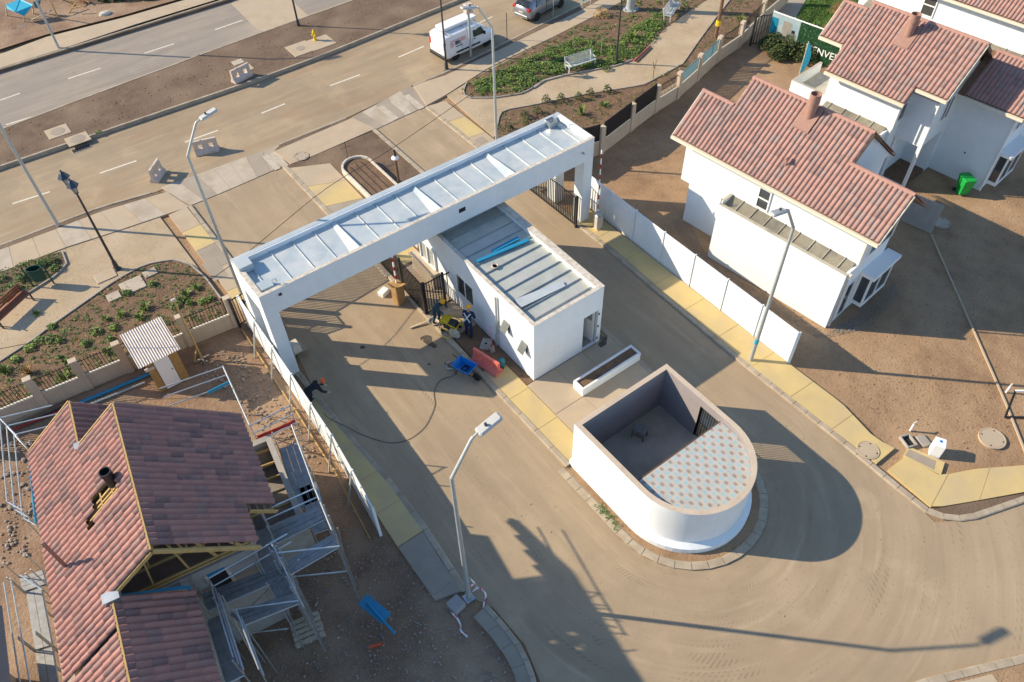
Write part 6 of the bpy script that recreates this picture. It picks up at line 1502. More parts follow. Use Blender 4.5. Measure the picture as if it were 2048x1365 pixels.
c = P(2012, 785); o = thing('standpipe', 'short white standpipe at the right edge beside the black frame', 'standpipe', (c.x, c.y, 0)); MB().tube([(0, 0, 0), (0, 0, .45)], .04, 8).build('pipe', 'white_paint', o); MB().tube([(-.06, 0, .45), (.1, 0, .47)], .035, 8).build('tap', 'worn_white', o)
o = thing('black_frame', 'black window frame standing on the plot at the right edge', 'frame', (*P(2012, 838).to_2d(), 0))
A, B = P(2010, 836), P(2075, 836)
for p in (A, B): MB().beam((p.x, p.y, 0), (p.x + .35, p.y + .32, 1.15), .07, .05).build('upright', 'plastic_black', o, True)
MB().beam((A.x + .35, A.y + .32, 1.15), (B.x + .35, B.y + .32, 1.15), .07, .05).build('head', 'white_paint', o, True); MB().beam((A.x, A.y, .04), (B.x, B.y, .04), .07, .05).build('sill', 'plastic_black', o, True)
for a, b, lab in (((1862, 470), (2010, 805), 'cast concrete footing strip dividing the plots behind the meter box'), ((2010, 805), (2060, 930), 'cast concrete footing strip running on towards the right pavement')):
    p, q = P(*a), P(*b); MB().beam((p.x, p.y, .02), (q.x, q.y, .02), .07, .06).build('footing_strip', 'beige_pave', label=lab, cat='footing')
# grey yard wall behind the near house
o = thing('yard_wall', 'grey rendered yard wall standing out from the nearest house', 'wall', (*P(1862, 467).to_2d(), 0))
for a, b in (((1800, 440), (1862, 467)),):
    p, q = P(*a), P(*b); MB().beam((p.x, p.y, .84), (q.x, q.y, .84), .08, 1.68).build('panel', 'grey_plaster', o, True)
# ------------------------------------------------------------------ vegetation
def in_poly(p, poly):
    c = False; n = len(poly)
    for i in range(n):
        a, b = poly[i], poly[(i + 1) % n]
        if (a[1] > p[1]) != (b[1] > p[1]) and p[0] < (b[0] - a[0]) * (p[1] - a[1]) / (b[1] - a[1]) + a[0]: c = not c
    return c
def leaf(mb, base, az, el, L, w, droop=.3):
    """a tapering two-segment leaf"""
    d = Vector((math.cos(az) * math.cos(el), math.sin(az) * math.cos(el), math.sin(el))); s = Vector((-math.sin(az), math.cos(az), 0)) * w
    b = Vector(base); m = b + d * L * .55; t = m + Vector((d.x, d.y, d.z - droop)).normalized() * L * .45
    mb.add([b - s * .5, b + s * .5, m + s, m - s, t], [(0, 1, 2, 3), (3, 2, 4)])
def tuft(mb, c, r, h, n, rnd, w=.03, lo=.5, hi=1.35, tone=None):
    for _ in range(n):
        mb.t = max(.001, min(1, (rnd.random() if tone is None else rnd.gauss(tone, .2))))
        a = rnd.uniform(0, 6.283); q = rnd.random() ** .6 * r * .35
        leaf(mb, (c[0] + q * math.cos(a), c[1] + q * math.sin(a), c[2]), a + rnd.uniform(-.5, .5), rnd.uniform(lo, hi), rnd.uniform(.6, 1.0) * max(h, r), w * rnd.uniform(.7, 1.2), rnd.uniform(.2, .9))
def bushlet(mb, c, r, h, n, rnd, s=.05, tone=None):
    for _ in range(n):
        mb.t = max(.001, min(1, (rnd.random() if tone is None else rnd.gauss(tone, .22))))
        a = rnd.uniform(0, 6.283); q = math.sqrt(rnd.random()) * r; z = h * (1 - (q / r) ** 2 * .75) * rnd.uniform(.35, 1.0)
        p = Vector((c[0] + q * math.cos(a), c[1] + q * math.sin(a), c[2] + z))
        u = Vector((rnd.uniform(-1, 1), rnd.uniform(-1, 1), rnd.uniform(-.4, .6))).normalized(); v = u.cross(Vector((rnd.uniform(-.5, .5), rnd.uniform(-.5, .5), 1))).normalized()
        k = s * rnd.uniform(.7, 1.4); mb.add([p - u * k, p + v * k * .55, p + u * k, p - v * k * .55], [(0, 1, 2, 3)])
ORD = ['leftmost', 'second from the left', 'third from the left', 'fourth from the left', 'fifth from the left', 'sixth from the left', 'seventh from the left', 'eighth from the left', 'ninth from the left', 'tenth from the left', 'eleventh from the left', 'twelfth from the left', 'thirteenth from the left', 'fourteenth from the left']
def ranked(items, rowof):
    """per row, the place of each item counted from the left of the picture"""
    out = {}
    for row in {rowof(i) for i in items}:
        for k, it in enumerate(sorted((i for i in items if rowof(i) == row), key=lambda i: i[0])): out[it] = (row, ORD[k])
    return out
rnd = random.Random(11)
# dense ground cover of the right bed: lush towards the path, thin at the top
poly = P2(bedR1, .07); mb = MB()
xs = [p[0] for p in poly]; ys = [p[1] for p in poly]
lush = P2([(950, 168), (1010, 140), (1090, 100), (1160, 78), (1230, 95), (1262, 60), (1310, 30), (1345, 20), (1320, 70), (1270, 115), (1235, 130), (1150, 140), (1080, 160), (1050, 180), (960, 190)], .07)
k = 0
while k < 1250:
    p = (rnd.uniform(min(xs), max(xs)), rnd.uniform(min(ys), max(ys)))
    if not in_poly(p, poly): continue
    L_ = in_poly(p, lush)
    if math.sin(p[0] * 2.3 + 1.0) * math.sin(p[1] * 2.9) + .5 * math.sin(p[0] * 5.1 + p[1] * 4.3) > .72: continue
    if not L_ and rnd.random() > .22: continue
    k += 1
    bushlet(mb, (p[0], p[1], .08), rnd.uniform(.14, .30) if L_ else rnd.uniform(.08, .18), rnd.uniform(.12, .28) if L_ else .1, 16 if L_ else 9, rnd, .06, tone=.55 if L_ else .35)
mb.build('ground_cover', 'leaf', label='dense low green ground cover filling the right park bed', cat='ground cover', kind='stuff')
# sparse cover in the other beds
def sparse(bed, n, label, r=(.05, .13), seed=1, tone=.35, leaves=9, holes=None):
    rn = random.Random(seed); poly = P2(bed, .07); xs = [p[0] for p in poly]; ys = [p[1] for p in poly]; mb = MB(); k = 0
    while k < n:
        p = (rn.uniform(min(xs), max(xs)), rn.uniform(min(ys), max(ys)))
        if not in_poly(p, poly): continue
        k += 1; q = rn.uniform(*r); bushlet(mb, (p[0], p[1], .075), q, q * .8, leaves, rn, .04, tone=tone)
    mb.build('weeds', 'leaf', label=label, cat='weeds', kind='stuff')
def dry(bed, n, label, seed):
    rn = random.Random(seed); poly = P2(bed, .07); xs = [p[0] for p in poly]; ys = [p[1] for p in poly]; mb = MB(); k = 0
    while k < n:
        p = (rn.uniform(min(xs), max(xs)), rn.uniform(min(ys), max(ys)))
        if not in_poly(p, poly): continue
        k += 1; tuft(mb, (p[0], p[1], .07), rn.uniform(.06, .2), rn.uniform(.05, .18), 6, rn, w=.012, lo=.1, hi=1.3)
    mb.build('dry_litter', 'grass_dry', label=label, cat='dry grass', kind='stuff')
dry(bedL, 300, 'dry stalks and litter over the left garden bed', 21); dry(bedR1, 420, 'dry stalks and litter among the right bed ground cover', 22); dry(bedR2, 260, 'dry stalks along the right garden wall', 23)
sparse(bedL, 520, 'scattered low weeds over the soil of the left garden bed', seed=3)
sparse(bedL1, 260, 'low weeds over the small bed by the left pavement', (.07, .17), seed=4, tone=.25)
sparse(bedR2, 330, 'scattered weeds over the bed along the right garden wall', seed=5, tone=.3)
# single plants one can point at
def plant(name, label, px, py, kind, r, h, m='leaf', group=None, z=.07, seed=0, tone=None):
    rn = random.Random(seed + int(px) * 7 + int(py)); c = P(px, py, z); o = thing(name, label, 'plant', (c.x, c.y, z), 0, group)
    mb = MB()
    if kind == 'tuft': tuft(mb, (0, 0, 0), r, h, int(30 + 60 * r), rn, w=.022 + .02 * r, tone=tone)
    elif kind == 'spike': tuft(mb, (0, 0, 0), r, h, 26, rn, w=.035, lo=.9, hi=1.5, tone=tone)
    else: bushlet(mb, (0, 0, .02), r, h, int(90 + 400 * r * r), rn, .055, tone=tone)
    mb.build('foliage', m, o)
    st = MB()
    for k in range(3): a = rn.uniform(0, 6.28); st.tube([(0, 0, 0), (math.cos(a) * r * .35, math.sin(a) * r * .35, h * .55)], [.012, .005], 5)
    st.build('stem', 'wood_dark', o); return o
LP = ((290, 618, 'tuft', .32, .4), (279, 637, 'tuft', .3, .35), (243, 632, 'tuft', .26, .32), (212, 640, 'tuft', .24, .3), (193, 665, 'bush', .26, .22), (228, 657, 'bush', .24, .2), (222, 680, 'bush', .14, .14), (120, 683, 'bush', .2, .18), (102, 680, 'bush', .3, .2), (80, 683, 'bush', .26, .2), (60, 698, 'bush', .26, .2), (170, 690, 'bush', .2, .2), (120, 715, 'bush', .1, .1), (130, 725, 'tuft', .2, .22), (128, 758, 'tuft', .34, .4), (10, 745, 'tuft', .36, .4), (30, 722, 'bush', .22, .2), (215, 705, 'tuft', .3, .32), (237, 712, 'tuft', .3, .3), (255, 588, 'bush', .2, .2), (104, 655, 'bush', .2, .16), (373, 590, 'tuft', .32, .36), (395, 578, 'tuft', .28, .3), (362, 602, 'tuft', .3, .3), (405, 605, 'bush', .2, .2), (420, 600, 'bush', .2, .2), (305, 570, 'bush', .2, .2), (350, 612, 'bush', .3, .18), (380, 608, 'bush', .18, .2), (60, 770, 'tuft', .36, .4), (140, 735, 'bush', .14, .12))
rw = lambda q: ('upper edge' if q[1] < 612 else 'upper half' if q[1] < 662 else 'middle' if q[1] < 700 else 'lower edge') + (' tufts' if q[2] == 'tuft' else ' clumps')
RK = ranked(LP, rw)
for q in LP:
    row, od = RK[q]
    plant('garden_plant', ('spiky green tuft' if q[2] == 'tuft' else 'low leafy clump') + ', left garden bed, ' + od + ' in the ' + row.replace(' tufts', '').replace(' clumps', ''), q[0], q[1], q[2], q[3], q[4], group='young plants in the left garden bed', tone=.75)
plant('flax_plant', 'yellow-orange spiky plant just behind the left garden wall', 57, 746, 'spike', .28, .5, 'grass_dry')
plant('garden_plant', 'lone green tuft growing in the left gravel path', 73, 628, 'tuft', .2, .25, tone=.4, z=.05)
for i, (px, py) in enumerate(sorted(((30, 578), (45, 560), (85, 530), (105, 525), (112, 540), (15, 600), (5, 560), (60, 545)))):
    plant('garden_plant', 'dark green clump, small bed behind litter bin, ' + ORD[i], px, py, 'bush', .26, .3, group='clumps in the small left bed', tone=.2)
for i, (px, py) in enumerate(sorted(((1122, 203), (1158, 200), (1180, 192), (1092, 205), (1050, 235), (1075, 228), (1215, 185), (1018, 262), (1055, 250)))):
    plant('young_shrub', 'small young shrub behind the portal right end, ' + ORD[i], px, py, 'bush', .28, .55, 'leaf_dark', 'young shrubs behind the portal', tone=.4)
plant('flax_plant', 'tall pale spiky plant behind the portal roof corner', 1163, 230, 'spike', .3, .75, tone=.9)
plant('flax_plant', 'pale spiky plant in the upper right bed near the lantern post', 1263, 78, 'spike', .3, .8, tone=.95)
plant('flax_plant', 'pale spiky plant beyond the right garden wall near the timber pole', 1480, 45, 'spike', .28, .7, tone=.9)
plant('young_shrub', 'green tuft right of the portal roof behind the dark infill', 1207, 212, 'tuft', .35, .4, tone=.6)
plant('young_shrub', 'dry brown shrub at the pavement corner near the blue sign', 1203, 32, 'bush', .55, .6, 'grass_dry')
plant('young_shrub', 'green clump at the foot of the lantern post by the bench', 1212, 140, 'bush', .3, .3, tone=.5)
for px, py, lab in ((1146, 95, 'thin staked sapling in the dense green bed, left one'), (1202, 108, 'thin staked sapling in the dense green bed, right one'), (1324, 32, 'thin staked sapling left of the edge-on bench')):
    c = P(px, py, .07); o = thing('sapling', lab, 'sapling', (c.x, c.y, .07)); MB().tube([(0, 0, 0), (0, 0, 1.25)], .018, 6).build('stake', 'pallet_wood', o); b = MB(); bushlet(b, (0, 0, 1.0), .2, .35, 40, random.Random(px), .045, tone=.4); b.build('crown', 'leaf', o); MB().tube([(.04, 0, 0), (.03, 0, 1.1)], .012, 5).build('trunk', 'wood_dark', o)
c = P(1306, 156, .06); o = thing('sapling', 'bare forked sapling in the gravel path before the garden wall', 'sapling', (c.x, c.y, .05)); MB().tube([(0, 0, 0), (0, 0, .6), (-.12, .05, 1.1)], .02, 5).build('trunk', 'wood_dark', o); MB().tube([(0, 0, .6), (.14, 0, 1.15)], .015, 5).build('branch', 'wood_dark', o)
b = MB(); bushlet(b, (0, 0, .5), .15, .5, 26, random.Random(5), .04, tone=.8); b.build('crown', 'leaf', o)
# hedge bushes in front of the banner
for i, (px, py, r, h) in enumerate(((1545, 98, .9, 1.1), (1557, 115, .7, .8), (1575, 108, 1.0, 1.2), (1612, 118, 1.0, 1.2), (1645, 118, .8, 1.1), (1668, 105, .8, 1.3))):
    c = P(px, py); o = thing('hedge_bush', 'rounded hedge bush before the welcome banner, ' + ORD[i], 'bush', (c.x, c.y, 0), 0, 'hedge bushes before the banner'); b = MB(); bushlet(b, (0, 0, .05), r, h, 1500, random.Random(i), .085, tone=.45); b.build('crown', 'leaf_dark', o)
    t = MB()
    for k in range(5): a = k * 1.3; t.tube([(0, 0, 0), (math.cos(a) * r * .5, math.sin(a) * r * .5, h * .7)], [.03, .01], 5)
    t.build('trunk', 'wood_dark', o)
c = P(1682, 32); o = thing('grass_clump', 'tall dry orange grass clump on the lawn beside the roof', 'grass clump', (c.x, c.y, 0)); b = MB(); tuft(b, (0, 0, 0), 1.0, 1.1, 420, random.Random(3), w=.02, lo=.7, hi=1.5); b.build('foliage', 'grass_dry', o)
c = P(1660, 62); o = thing('grass_clump', 'smaller dry grass clump behind the banner', 'grass clump', (c.x, c.y, 0)); b = MB(); tuft(b, (0, 0, 0), .6, .6, 240, random.Random(4), w=.02, lo=.6, hi=1.5); b.build('foliage', 'grass_dry', o)
# lawn blades
lw = P2([(1588, 50), (1605, 20), (1630, -20), (1780, -60), (1770, 30), (1690, 80), (1640, 62)], 0.0); mb = MB(); xs = [p[0] for p in lw]; ys = [p[1] for p in lw]; rn = random.Random(8); k = 0
while k < 9000:
    p = (rn.uniform(min(xs), max(xs)), rn.uniform(min(ys), max(ys)))
    if not in_poly(p, lw): continue
    k += 1; mb.t = max(.001, rn.gauss(.45, .15)); a = rn.uniform(0, 6.28); s = .035; h = rn.uniform(.05, .1)
    mb.add([(p[0] - s * math.cos(a), p[1] - s * math.sin(a), 0), (p[0] + s * math.cos(a), p[1] + s * math.sin(a), 0), (p[0] + rn.uniform(-.05, .05), p[1] + rn.uniform(-.05, .05), h)], [(0, 1, 2)])
mb.build('grass', 'leaf', label='short mown lawn grass behind the welcome banner', cat='grass', kind='stuff')
c = P(1207, 1018, .05); mb = MB()
for k in range(26): bushlet(mb, (-2.02 + .35 * rnd.random() + 0.12, -6.0 - 1.3 * rnd.random(), .05), .08, .08, 7, rnd, .035, tone=.5)
mb.build('weeds', 'leaf', label='strip of small weeds along the enclosure plinth', cat='weeds', kind='stuff')
c = P(196, 265, .19); mb = MB(); bushlet(mb, (0, 0, 0), .16, .14, 40, rnd, .05, tone=.9); o = mb.build('weed', 'leaf', label='single bright green weed on the median kerb', cat='weed'); o.location = (c.x, c.y, .19)
# ------------------------------------------------------------------ stones and rubble
def pebble_mesh(seed):
    bm = bmesh.new(); bmesh.ops.create_icosphere(bm, subdivisions=1, radius=1.0); rn = random.Random(seed)
    for v in bm.verts: v.co *= rn.uniform(.7, 1.1); v.co.z *= .6
    vs = [tuple(v.co) for v in bm.verts]; fs = [tuple(l.index for l in f.verts) for f in bm.faces]; bm.free(); return vs, fs
PB = [pebble_mesh(i) for i in range(4)]
def rubble(name, label, polypx, n, smin, smax, m, seed, z0=0.0):
    rn = random.Random(seed); poly = P2(polypx); xs = [p[0] for p in poly]; ys = [p[1] for p in poly]; mb = MB(); k = 0
    while k < n:
        p = (rn.uniform(min(xs), max(xs)), rn.uniform(min(ys), max(ys)))
        if not in_poly(p, poly): continue
        k += 1; s = smin + (smax - smin) * rn.random() ** 4; v, f = PB[rn.randrange(4)]; a = rn.uniform(0, 6.28); ca, sa = math.cos(a), math.sin(a)
        mb.add([(p[0] + s * (x * ca - y * sa), p[1] + s * (x * sa + y * ca), z0 + s * .35 + z * s) for x, y, z in v], f)
    mb.build(name, m, label=label, cat=name.replace('_', ' '), kind='stuff')
rubble('loose_stones', 'loose stones scattered over the shaded building site', [(560, 1000), (680, 1040), (790, 1110), (900, 1210), (980, 1240), (1050, 1365), (520, 1365), (600, 1150)], 1500, .008, .06, 'stone', 1)
rubble('loose_stones', 'loose stones on the bare ground behind the site hut', [(370, 740), (470, 690), (500, 720), (620, 880), (640, 930), (520, 860), (440, 780)], 700, .008, .08, 'stone', 2)
rubble('loose_stones', 'loose stones on the bare ground left of the unfinished house', [(0, 880), (70, 880), (60, 1130), (0, 1140)], 350, .01, .12, 'stone', 3)
rubble('skirt_gravel', 'pale gravel skirt along the nearest house and the panel wall', [(1340, 440), (1380, 450), (1420, 520), (1650, 668), (1700, 640), (1720, 660), (1640, 680), (1400, 530)], 2600, .012, .03, 'pale_gravel', 4)
rubble('skirt_gravel', 'pale gravel skirt below the shaded bay window', [(1655, 665), (1700, 640), (1790, 560), (1800, 590), (1720, 665)], 1500, .012, .03, 'pale_gravel', 5)
rubble('loose_stones', 'small dark crumbs of soil strewn over the inner road', [(700, 780), (950, 1000), (1100, 1130), (1500, 1250), (2000, 1250), (1900, 1080), (1560, 780), (1300, 560), (1230, 640), (1500, 900), (1530, 1150), (1280, 1130), (1000, 900)], 260, .01, .035, 'stone', 6)
rubble('soil_clods', 'dark soil clods strewn over the median', [(0, 270), (540, 70), (700, 10), (900, 5), (700, 85), (500, 165), (0, 335)], 800, .015, .06, 'dirt_median', 7, .18)
rubble('soil_clods', 'brown soil clods over the bare plot on the right', [(1600, 700), (1750, 720), (2040, 770), (2040, 920), (1880, 900), (1700, 800)], 500, .008, .035, 'dirt', 8)

# building debris on the site: offcuts, wrappers, bits of board
rn = random.Random(77); mb = [MB(), MB(), MB()]; poly = P2([(600, 1090), (700, 1110), (720, 1200), (880, 1240), (980, 1300), (1000, 1365), (540, 1365), (520, 1300)]); xs = [p[0] for p in poly]; ys = [p[1] for p in poly]; k = 0
while k < 60:
    p = (rn.uniform(min(xs), max(xs)), rn.uniform(min(ys), max(ys)))
    if not in_poly(p, poly): continue
    k += 1; a = rn.uniform(0, 3.14); l = rn.choice((.02, .03, .04, .11)) * rn.uniform(.6, 1.3); w = min(l, rn.uniform(.01, .03))
    mb[rn.choice((0, 0, 1, 2))].obox((p[0], p[1], .015 + w * .2), (math.cos(a), math.sin(a), rn.uniform(-.1, .1)), (-math.sin(a), math.cos(a), 0), (0, 0, 1), l, w, .008)
for b, m, lab in zip(mb, ('plank', 'worn_white', 'stone'), ('small timber offcuts littering the shaded site', 'pale board scraps littering the shaded site', 'broken mortar chips littering the shaded site')): b.build('debris', m, label=lab, cat='debris', kind='stuff')
# ------------------------------------------------------------------ people
def skin_mesh(name, nodes, edges, m, parent, sub=1, root=0):
    me = bpy.data.meshes.new(name); me.from_pydata([tuple(n[0]) for n in nodes], edges, [])
    me.materials.append(MAT[m]); o = bpy.data.objects.new(name, me); C.objects.link(o); o.parent = parent
    md = o.modifiers.new('skin', 'SKIN'); md.use_smooth_shade = True
    for i, n in enumerate(nodes):
        r = n[1] if isinstance(n[1], tuple) else (n[1], n[1]); me.skin_vertices[0].data[i].radius = r; me.skin_vertices[0].data[i].use_root = (i == root)
    s = o.modifiers.new('sub', 'SUBSURF'); s.levels = sub; s.render_levels = sub
    return o
def person(label, loc, rz, lean, hands, cloth, helmet, straps=False, squat=0.0, head_pitch=0.3, boots='dark_cloth', legs=None, foot=.14):
    o = thing('person', label, 'person', loc, rz)
    hz = .93 - squat
    hip = Vector((0, 0, hz)); t = Vector((math.sin(lean), 0, math.cos(lean)))
    waist = hip + t * .16; chest = hip + t * .36; sh = hip + t * .5; neck = sh + t * .07
    hd_d = Vector((math.sin(lean * .7 + head_pitch), 0, math.cos(lean * .7 + head_pitch))); head = neck + hd_d * .13; crown = neck + hd_d * .22
    N = [(hip, (.15, .11)), (waist, (.14, .10)), (chest, (.155, .11)), (sh, (.10, .075)), (neck, .05), (head, (.078, .088)), (crown, (.06, .07))]; E = [(0, 1), (1, 2), (2, 3), (3, 4), (4, 5), (5, 6)]
    fwd = Vector((hd_d.z, 0, -hd_d.x)); N.append((head + fwd * .085, .018)); E.append((5, 7))
    Nc = [(n[0], tuple(1.16 * q for q in n[1])) for n in N[:3]] + [(sh + t * .01, (.15, .11)), (neck - t * .005, .075)]; Ec = [(0, 1), (1, 2), (2, 3), (3, 4)]
    G, B = [], []
    for s, tgt in ((1, hands[0]), (-1, hands[1])):
        S_ = sh + Vector((0, s * .19, -.02)); W_ = Vector(tgt); mid = (S_ + W_) / 2; d = (W_ - S_); L_ = d.length
        if L_ > .54: W_ = S_ + d * (.54 / L_); mid = (S_ + W_) / 2; L_ = .54
        bend = math.sqrt(max(0.0, .28 ** 2 - (L_ / 2) ** 2)); down = Vector((-.25, s * .5, -.8)).normalized(); d2 = (W_ - S_).normalized(); perp = (down - d2 * down.dot(d2)).normalized(); El = mid + perp * bend
        i = len(N); N += [(S_, .058), (El, .043), (W_, .03)]; E += [(3, i), (i, i + 1), (i + 1, i + 2)]
        fd = (W_ - El).normalized(); sd = fd.cross(Vector((0, 0, 1))).normalized() if abs(fd.z) < .95 else Vector((0, 1, 0))
        palm = W_ + fd * .07; N.append((palm, (.04, .02))); E.append((i + 2, i + 3))
        for q in range(4):
            k = len(N); b = palm + sd * (q - 1.5) * .021 + fd * .02; ln = (.055, .065, .062, .048)[q]
            N += [(b, .0095), (b + fd * ln * .6, .009), (b + (fd * .5 + Vector((0, 0, -.8))).normalized() * ln, .008)]; E += [(i + 3, k), (k, k + 1), (k + 1, k + 2)]
        k = len(N); N += [(palm + sd * s * .035 - fd * .02, .011), (palm + sd * s * .06 + fd * .025, .009)]; E += [(i + 3, k), (k, k + 1)]
        j = len(Nc); Nc += [(S_, .088), (El, .066), (W_ - fd * .02, .048)]; Ec += [(3, j), (j, j + 1), (j + 1, j + 2)]
        G.append((W_, palm, fd, sd))
    lg = legs or (((.05, .13), (.0, .13)), ((-.1, -.13), (.02, -.13)))
    for s in (0, 1):
        fx, fy = lg[s][0]; sy = .1 if s == 0 else -.1; H_ = hip + Vector((0, sy, -.04)); An = Vector((fx, fy, .09)); kn = (H_ + An) / 2 + Vector((.07 + squat * .5, 0, .02))
        i = len(N); N += [(H_, .085), (kn, .058), (An, .042)]; E += [(0, i), (i, i + 1), (i + 1, i + 2)]
        j = len(Nc); Nc += [(H_, .105), (kn, .08), (An, .065)]; Ec += [(0, j), (j, j + 1), (j + 1, j + 2)]
        B.append((An, Vector((fx + .16, fy, .04))))
    skin_mesh('body', N, E, 'skin', o)
    c = skin_mesh('coverall', Nc, Ec, cloth, o)
    for a, b in B: skin_mesh('boot', [(a + Vector((0, 0, .06)), .055), (a - Vector((.02, 0, .03)), .055), (b, (.045, .04))], [(0, 1), (1, 2)], boots, o)
    for W_, p, fd, sd in G:
        skin_mesh('glove', [(W_, .036), (p, (.05, .028)), (p + fd * .05, (.045, .022)), (p + fd * .09, (.03, .016))], [(0, 1), (1, 2), (2, 3)], 'glove', o)
    hm = MB(); hm.lathe([(.135, .0), (.135, .012), (.118, .02), (.115, .07), (.09, .115), (.05, .14), (0.0, .145)], 18)
    hm.add([(.1, -.08, .005), (.19, -.05, -.01), (.19, .05, -.01), (.1, .08, .005)], [(0, 1, 2, 3), (3, 2, 1, 0)])
    R = hd_d.to_track_quat('Z', 'Y').to_matrix().to_4x4(); ang = math.atan2(hd_d.x, hd_d.z); R = Matrix.Rotation(ang, 4, 'Y')
    hm.rot(0, Matrix.Translation(head + hd_d * .02) @ R); hm.build('helmet', helmet, o, smooth=True)
    for sy in (-.035, .035):
        e = head + fwd * .078 + Vector((0, sy, 0)) + hd_d * .005; MB().lathe([(.0, -.01), (.012, -.005), (.012, .005), (0.0, .01)], 8, e).build('eye', 'plastic_black', o)
    if straps:
        for s in (-1, 1):
            up = t; bk = Vector((-t.z, 0, t.x)); pts = []
            for q in range(7):
                f_ = q / 6; p = hip + t * (.1 + .42 * f_) + bk * (.155 + .015 * math.sin(f_ * 3.1)) + Vector((0, s * (-.15 + .30 * f_), 0)); pts.append(p)
            mb = MB()
            for a, b in zip(pts, pts[1:]): mb.beam(a, b, .045, .012, up=bk)
            mb.build('reflective_strap', 'reflective', o)
    return o
person('worker in blue jacket and yellow helmet pushing the yellow saw', (-1.38, 5.28, .11), rad(-62), .55, ((.55, .18, .98), (.55, -.18, .98)), 'teal_cloth', 'helmet_yellow', head_pitch=.5)
person('worker in navy coverall with crossed reflective straps and yellow helmet, back turned', (-.72, 3.72, .09), rad(38), .35, ((.42, .2, .75), (.42, -.2, .75)), 'navy', 'helmet_yellow', straps=True, squat=.06)
person('worker in dark clothes and orange helmet bending over beside the panel wall', (-7.98, 4.72, .05), rad(-8), 1.25, ((.85, .25, .35), (.85, -.2, .35)), 'dark_cloth', 'helmet_orange', squat=.12, head_pitch=.5)
# ------------------------------------------------------------------ tools and clutter round the gatehouse
o = thing('floor_saw', 'yellow and dark grey floor saw in front of the two workers', 'floor saw', (-1.12, 4.5, .11), rad(-62))
MB().bbox(-.3, -.22, .22, .3, .22, .56, .05).build('engine_cover', 'machine_grey', o)
fr = MB()
for s in (-1, 1):
    fr.tube([(-.45, s * .26, .18), (.42, s * .26, .18), (.42, s * .26, .5), (-.1, s * .26, .62), (-.42, s * .24, .55), (-.45, s * .26, .18)], .025, 6)
fr.tube([(.42, -.26, .5), (.42, .26, .5)], .025, 6); fr.tube([(-.42, -.24, .55), (-.42, .24, .55)], .025, 6); fr.build('frame', 'yellow_paint', o)
MB().bbox(-.42, -.2, .56, -.05, .2, .66, .03).build('water_tank', 'yellow_paint', o)
MB().tube([(-.42, -.2, .55), (-.75, -.2, .92), (-.8, -.2, .92)], .02, 6).build('handle', 'black_metal', o); MB().tube([(-.42, .2, .55), (-.75, .2, .92), (-.8, .2, .92)], .02, 6).build('handle', 'black_metal', o)
bl = MB(); bl.lathe([(.28, -.012), (.28, .012)], 24); bl.rot(0, Matrix.Translation((.35, -.34, .25)) @ Matrix.Rotation(rad(90), 4, 'X')); bl.build('blade_guard', 'worn_white', o)
for x in (-.3, .3):
    for s in (-1, 1):
        t_ = MB(); t_.lathe([(.04, -.03), (.09, -.03), (.09, .03), (.04, .03)], 12); t_.rot(0, Matrix.Translation((x, s * .26, .09)) @ Matrix.Rotation(rad(90), 4, 'X')); t_.build('wheel', 'rubber', o)
MB().tube([(.1, -.2, .5), (.3, -.45, .3), (.2, -.6, .1), (-.3, -.55, .05)], .02, 6).build('water_hose', 'yellow_paint', o)
o = thing('wheelbarrow', 'bright blue wheelbarrow holding a coil of black cable', 'wheelbarrow', (-2.05, 2.15, 0), rad(-70))
def tray(z0, z1, x0, x1, y, X0, X1, Y): return [(x0, -y, z0), (x1, -y, z0), (x1, y, z0), (x0, y, z0), (X0, -Y, z1), (X1, -Y, z1), (X1, Y, z1), (X0, Y, z1)]
a, b = tray(.28, .62, -.25, .3, .2, -.42, .5, .33), tray(.31, .622, -.23, .28, .18, -.395, .475, .305)
MB().add(a + b, [(0, 3, 2, 1), (0, 1, 5, 4), (1, 2, 6, 5), (2, 3, 7, 6), (3, 0, 4, 7), (8, 9, 10, 11), (12, 13, 9, 8), (13, 14, 10, 9), (14, 15, 11, 10), (15, 12, 8, 11), (4, 5, 13, 12), (5, 6, 14, 13), (6, 7, 15, 14), (7, 4, 12, 15)]).build('tray', 'blue_plastic', o)
for s in (-1, 1):
    MB().tube([(.62, s * .06, .2), (.1, s * .18, .27), (-.8, s * .3, .5)], .02, 6).build('handle', 'black_metal', o); MB().tube([(-.2, s * .2, .3), (-.28, s * .24, 0)], .018, 6).build('leg', 'black_metal', o)
t_ = MB(); t_.lathe([(.08, -.04), (.19, -.04), (.19, .04), (.08, .04)], 18); t_.rot(0, Matrix.Translation((.65, 0, .19)) @ Matrix.Rotation(rad(90), 4, 'X')); t_.build('wheel', 'rubber', o)
def coil(mb, c, r, n, w, rn, pitch=.012, k=14):
    pts = []
    for i in range(n * k): a = 2 * math.pi * i / k; q = r * rn.uniform(.75, 1.1); pts.append((c[0] + q * math.cos(a), c[1] + q * .8 * math.sin(a), c[2] + pitch * i / k + rn.uniform(0, .02)))
    mb.tube(pts, w, 5)
mb = MB(); coil(mb, (0, 0, 0), .17, 6, .014, random.Random(2)); o = mb.build('cable_coil', 'rubber', label='coil of black cable lying inside the blue wheelbarrow', cat='cable coil'); o.location = (-2.03, 2.1, .34)
mb = MB(); coil(mb, (0, 0, 0), .26, 8, .012, random.Random(5)); c = P(903, 733); o = mb.build('cable_coil', 'grey_paint', label='tangle of pale wire on the road beside the wheelbarrow', cat='cable coil'); o.location = (c.x, c.y, .01)
pts = [P(912, 742, .02), P(905, 752, .02), P(880, 762, .02), P(868, 785, .02), P(870, 808, .02), P(862, 832, .02), P(848, 856, .02), P(820, 878, .02), P(790, 886, .02), P(760, 882, .02), P(720, 868, .02), P(690, 852, .08), P(660, 838, .1), P(648, 826, .1)]
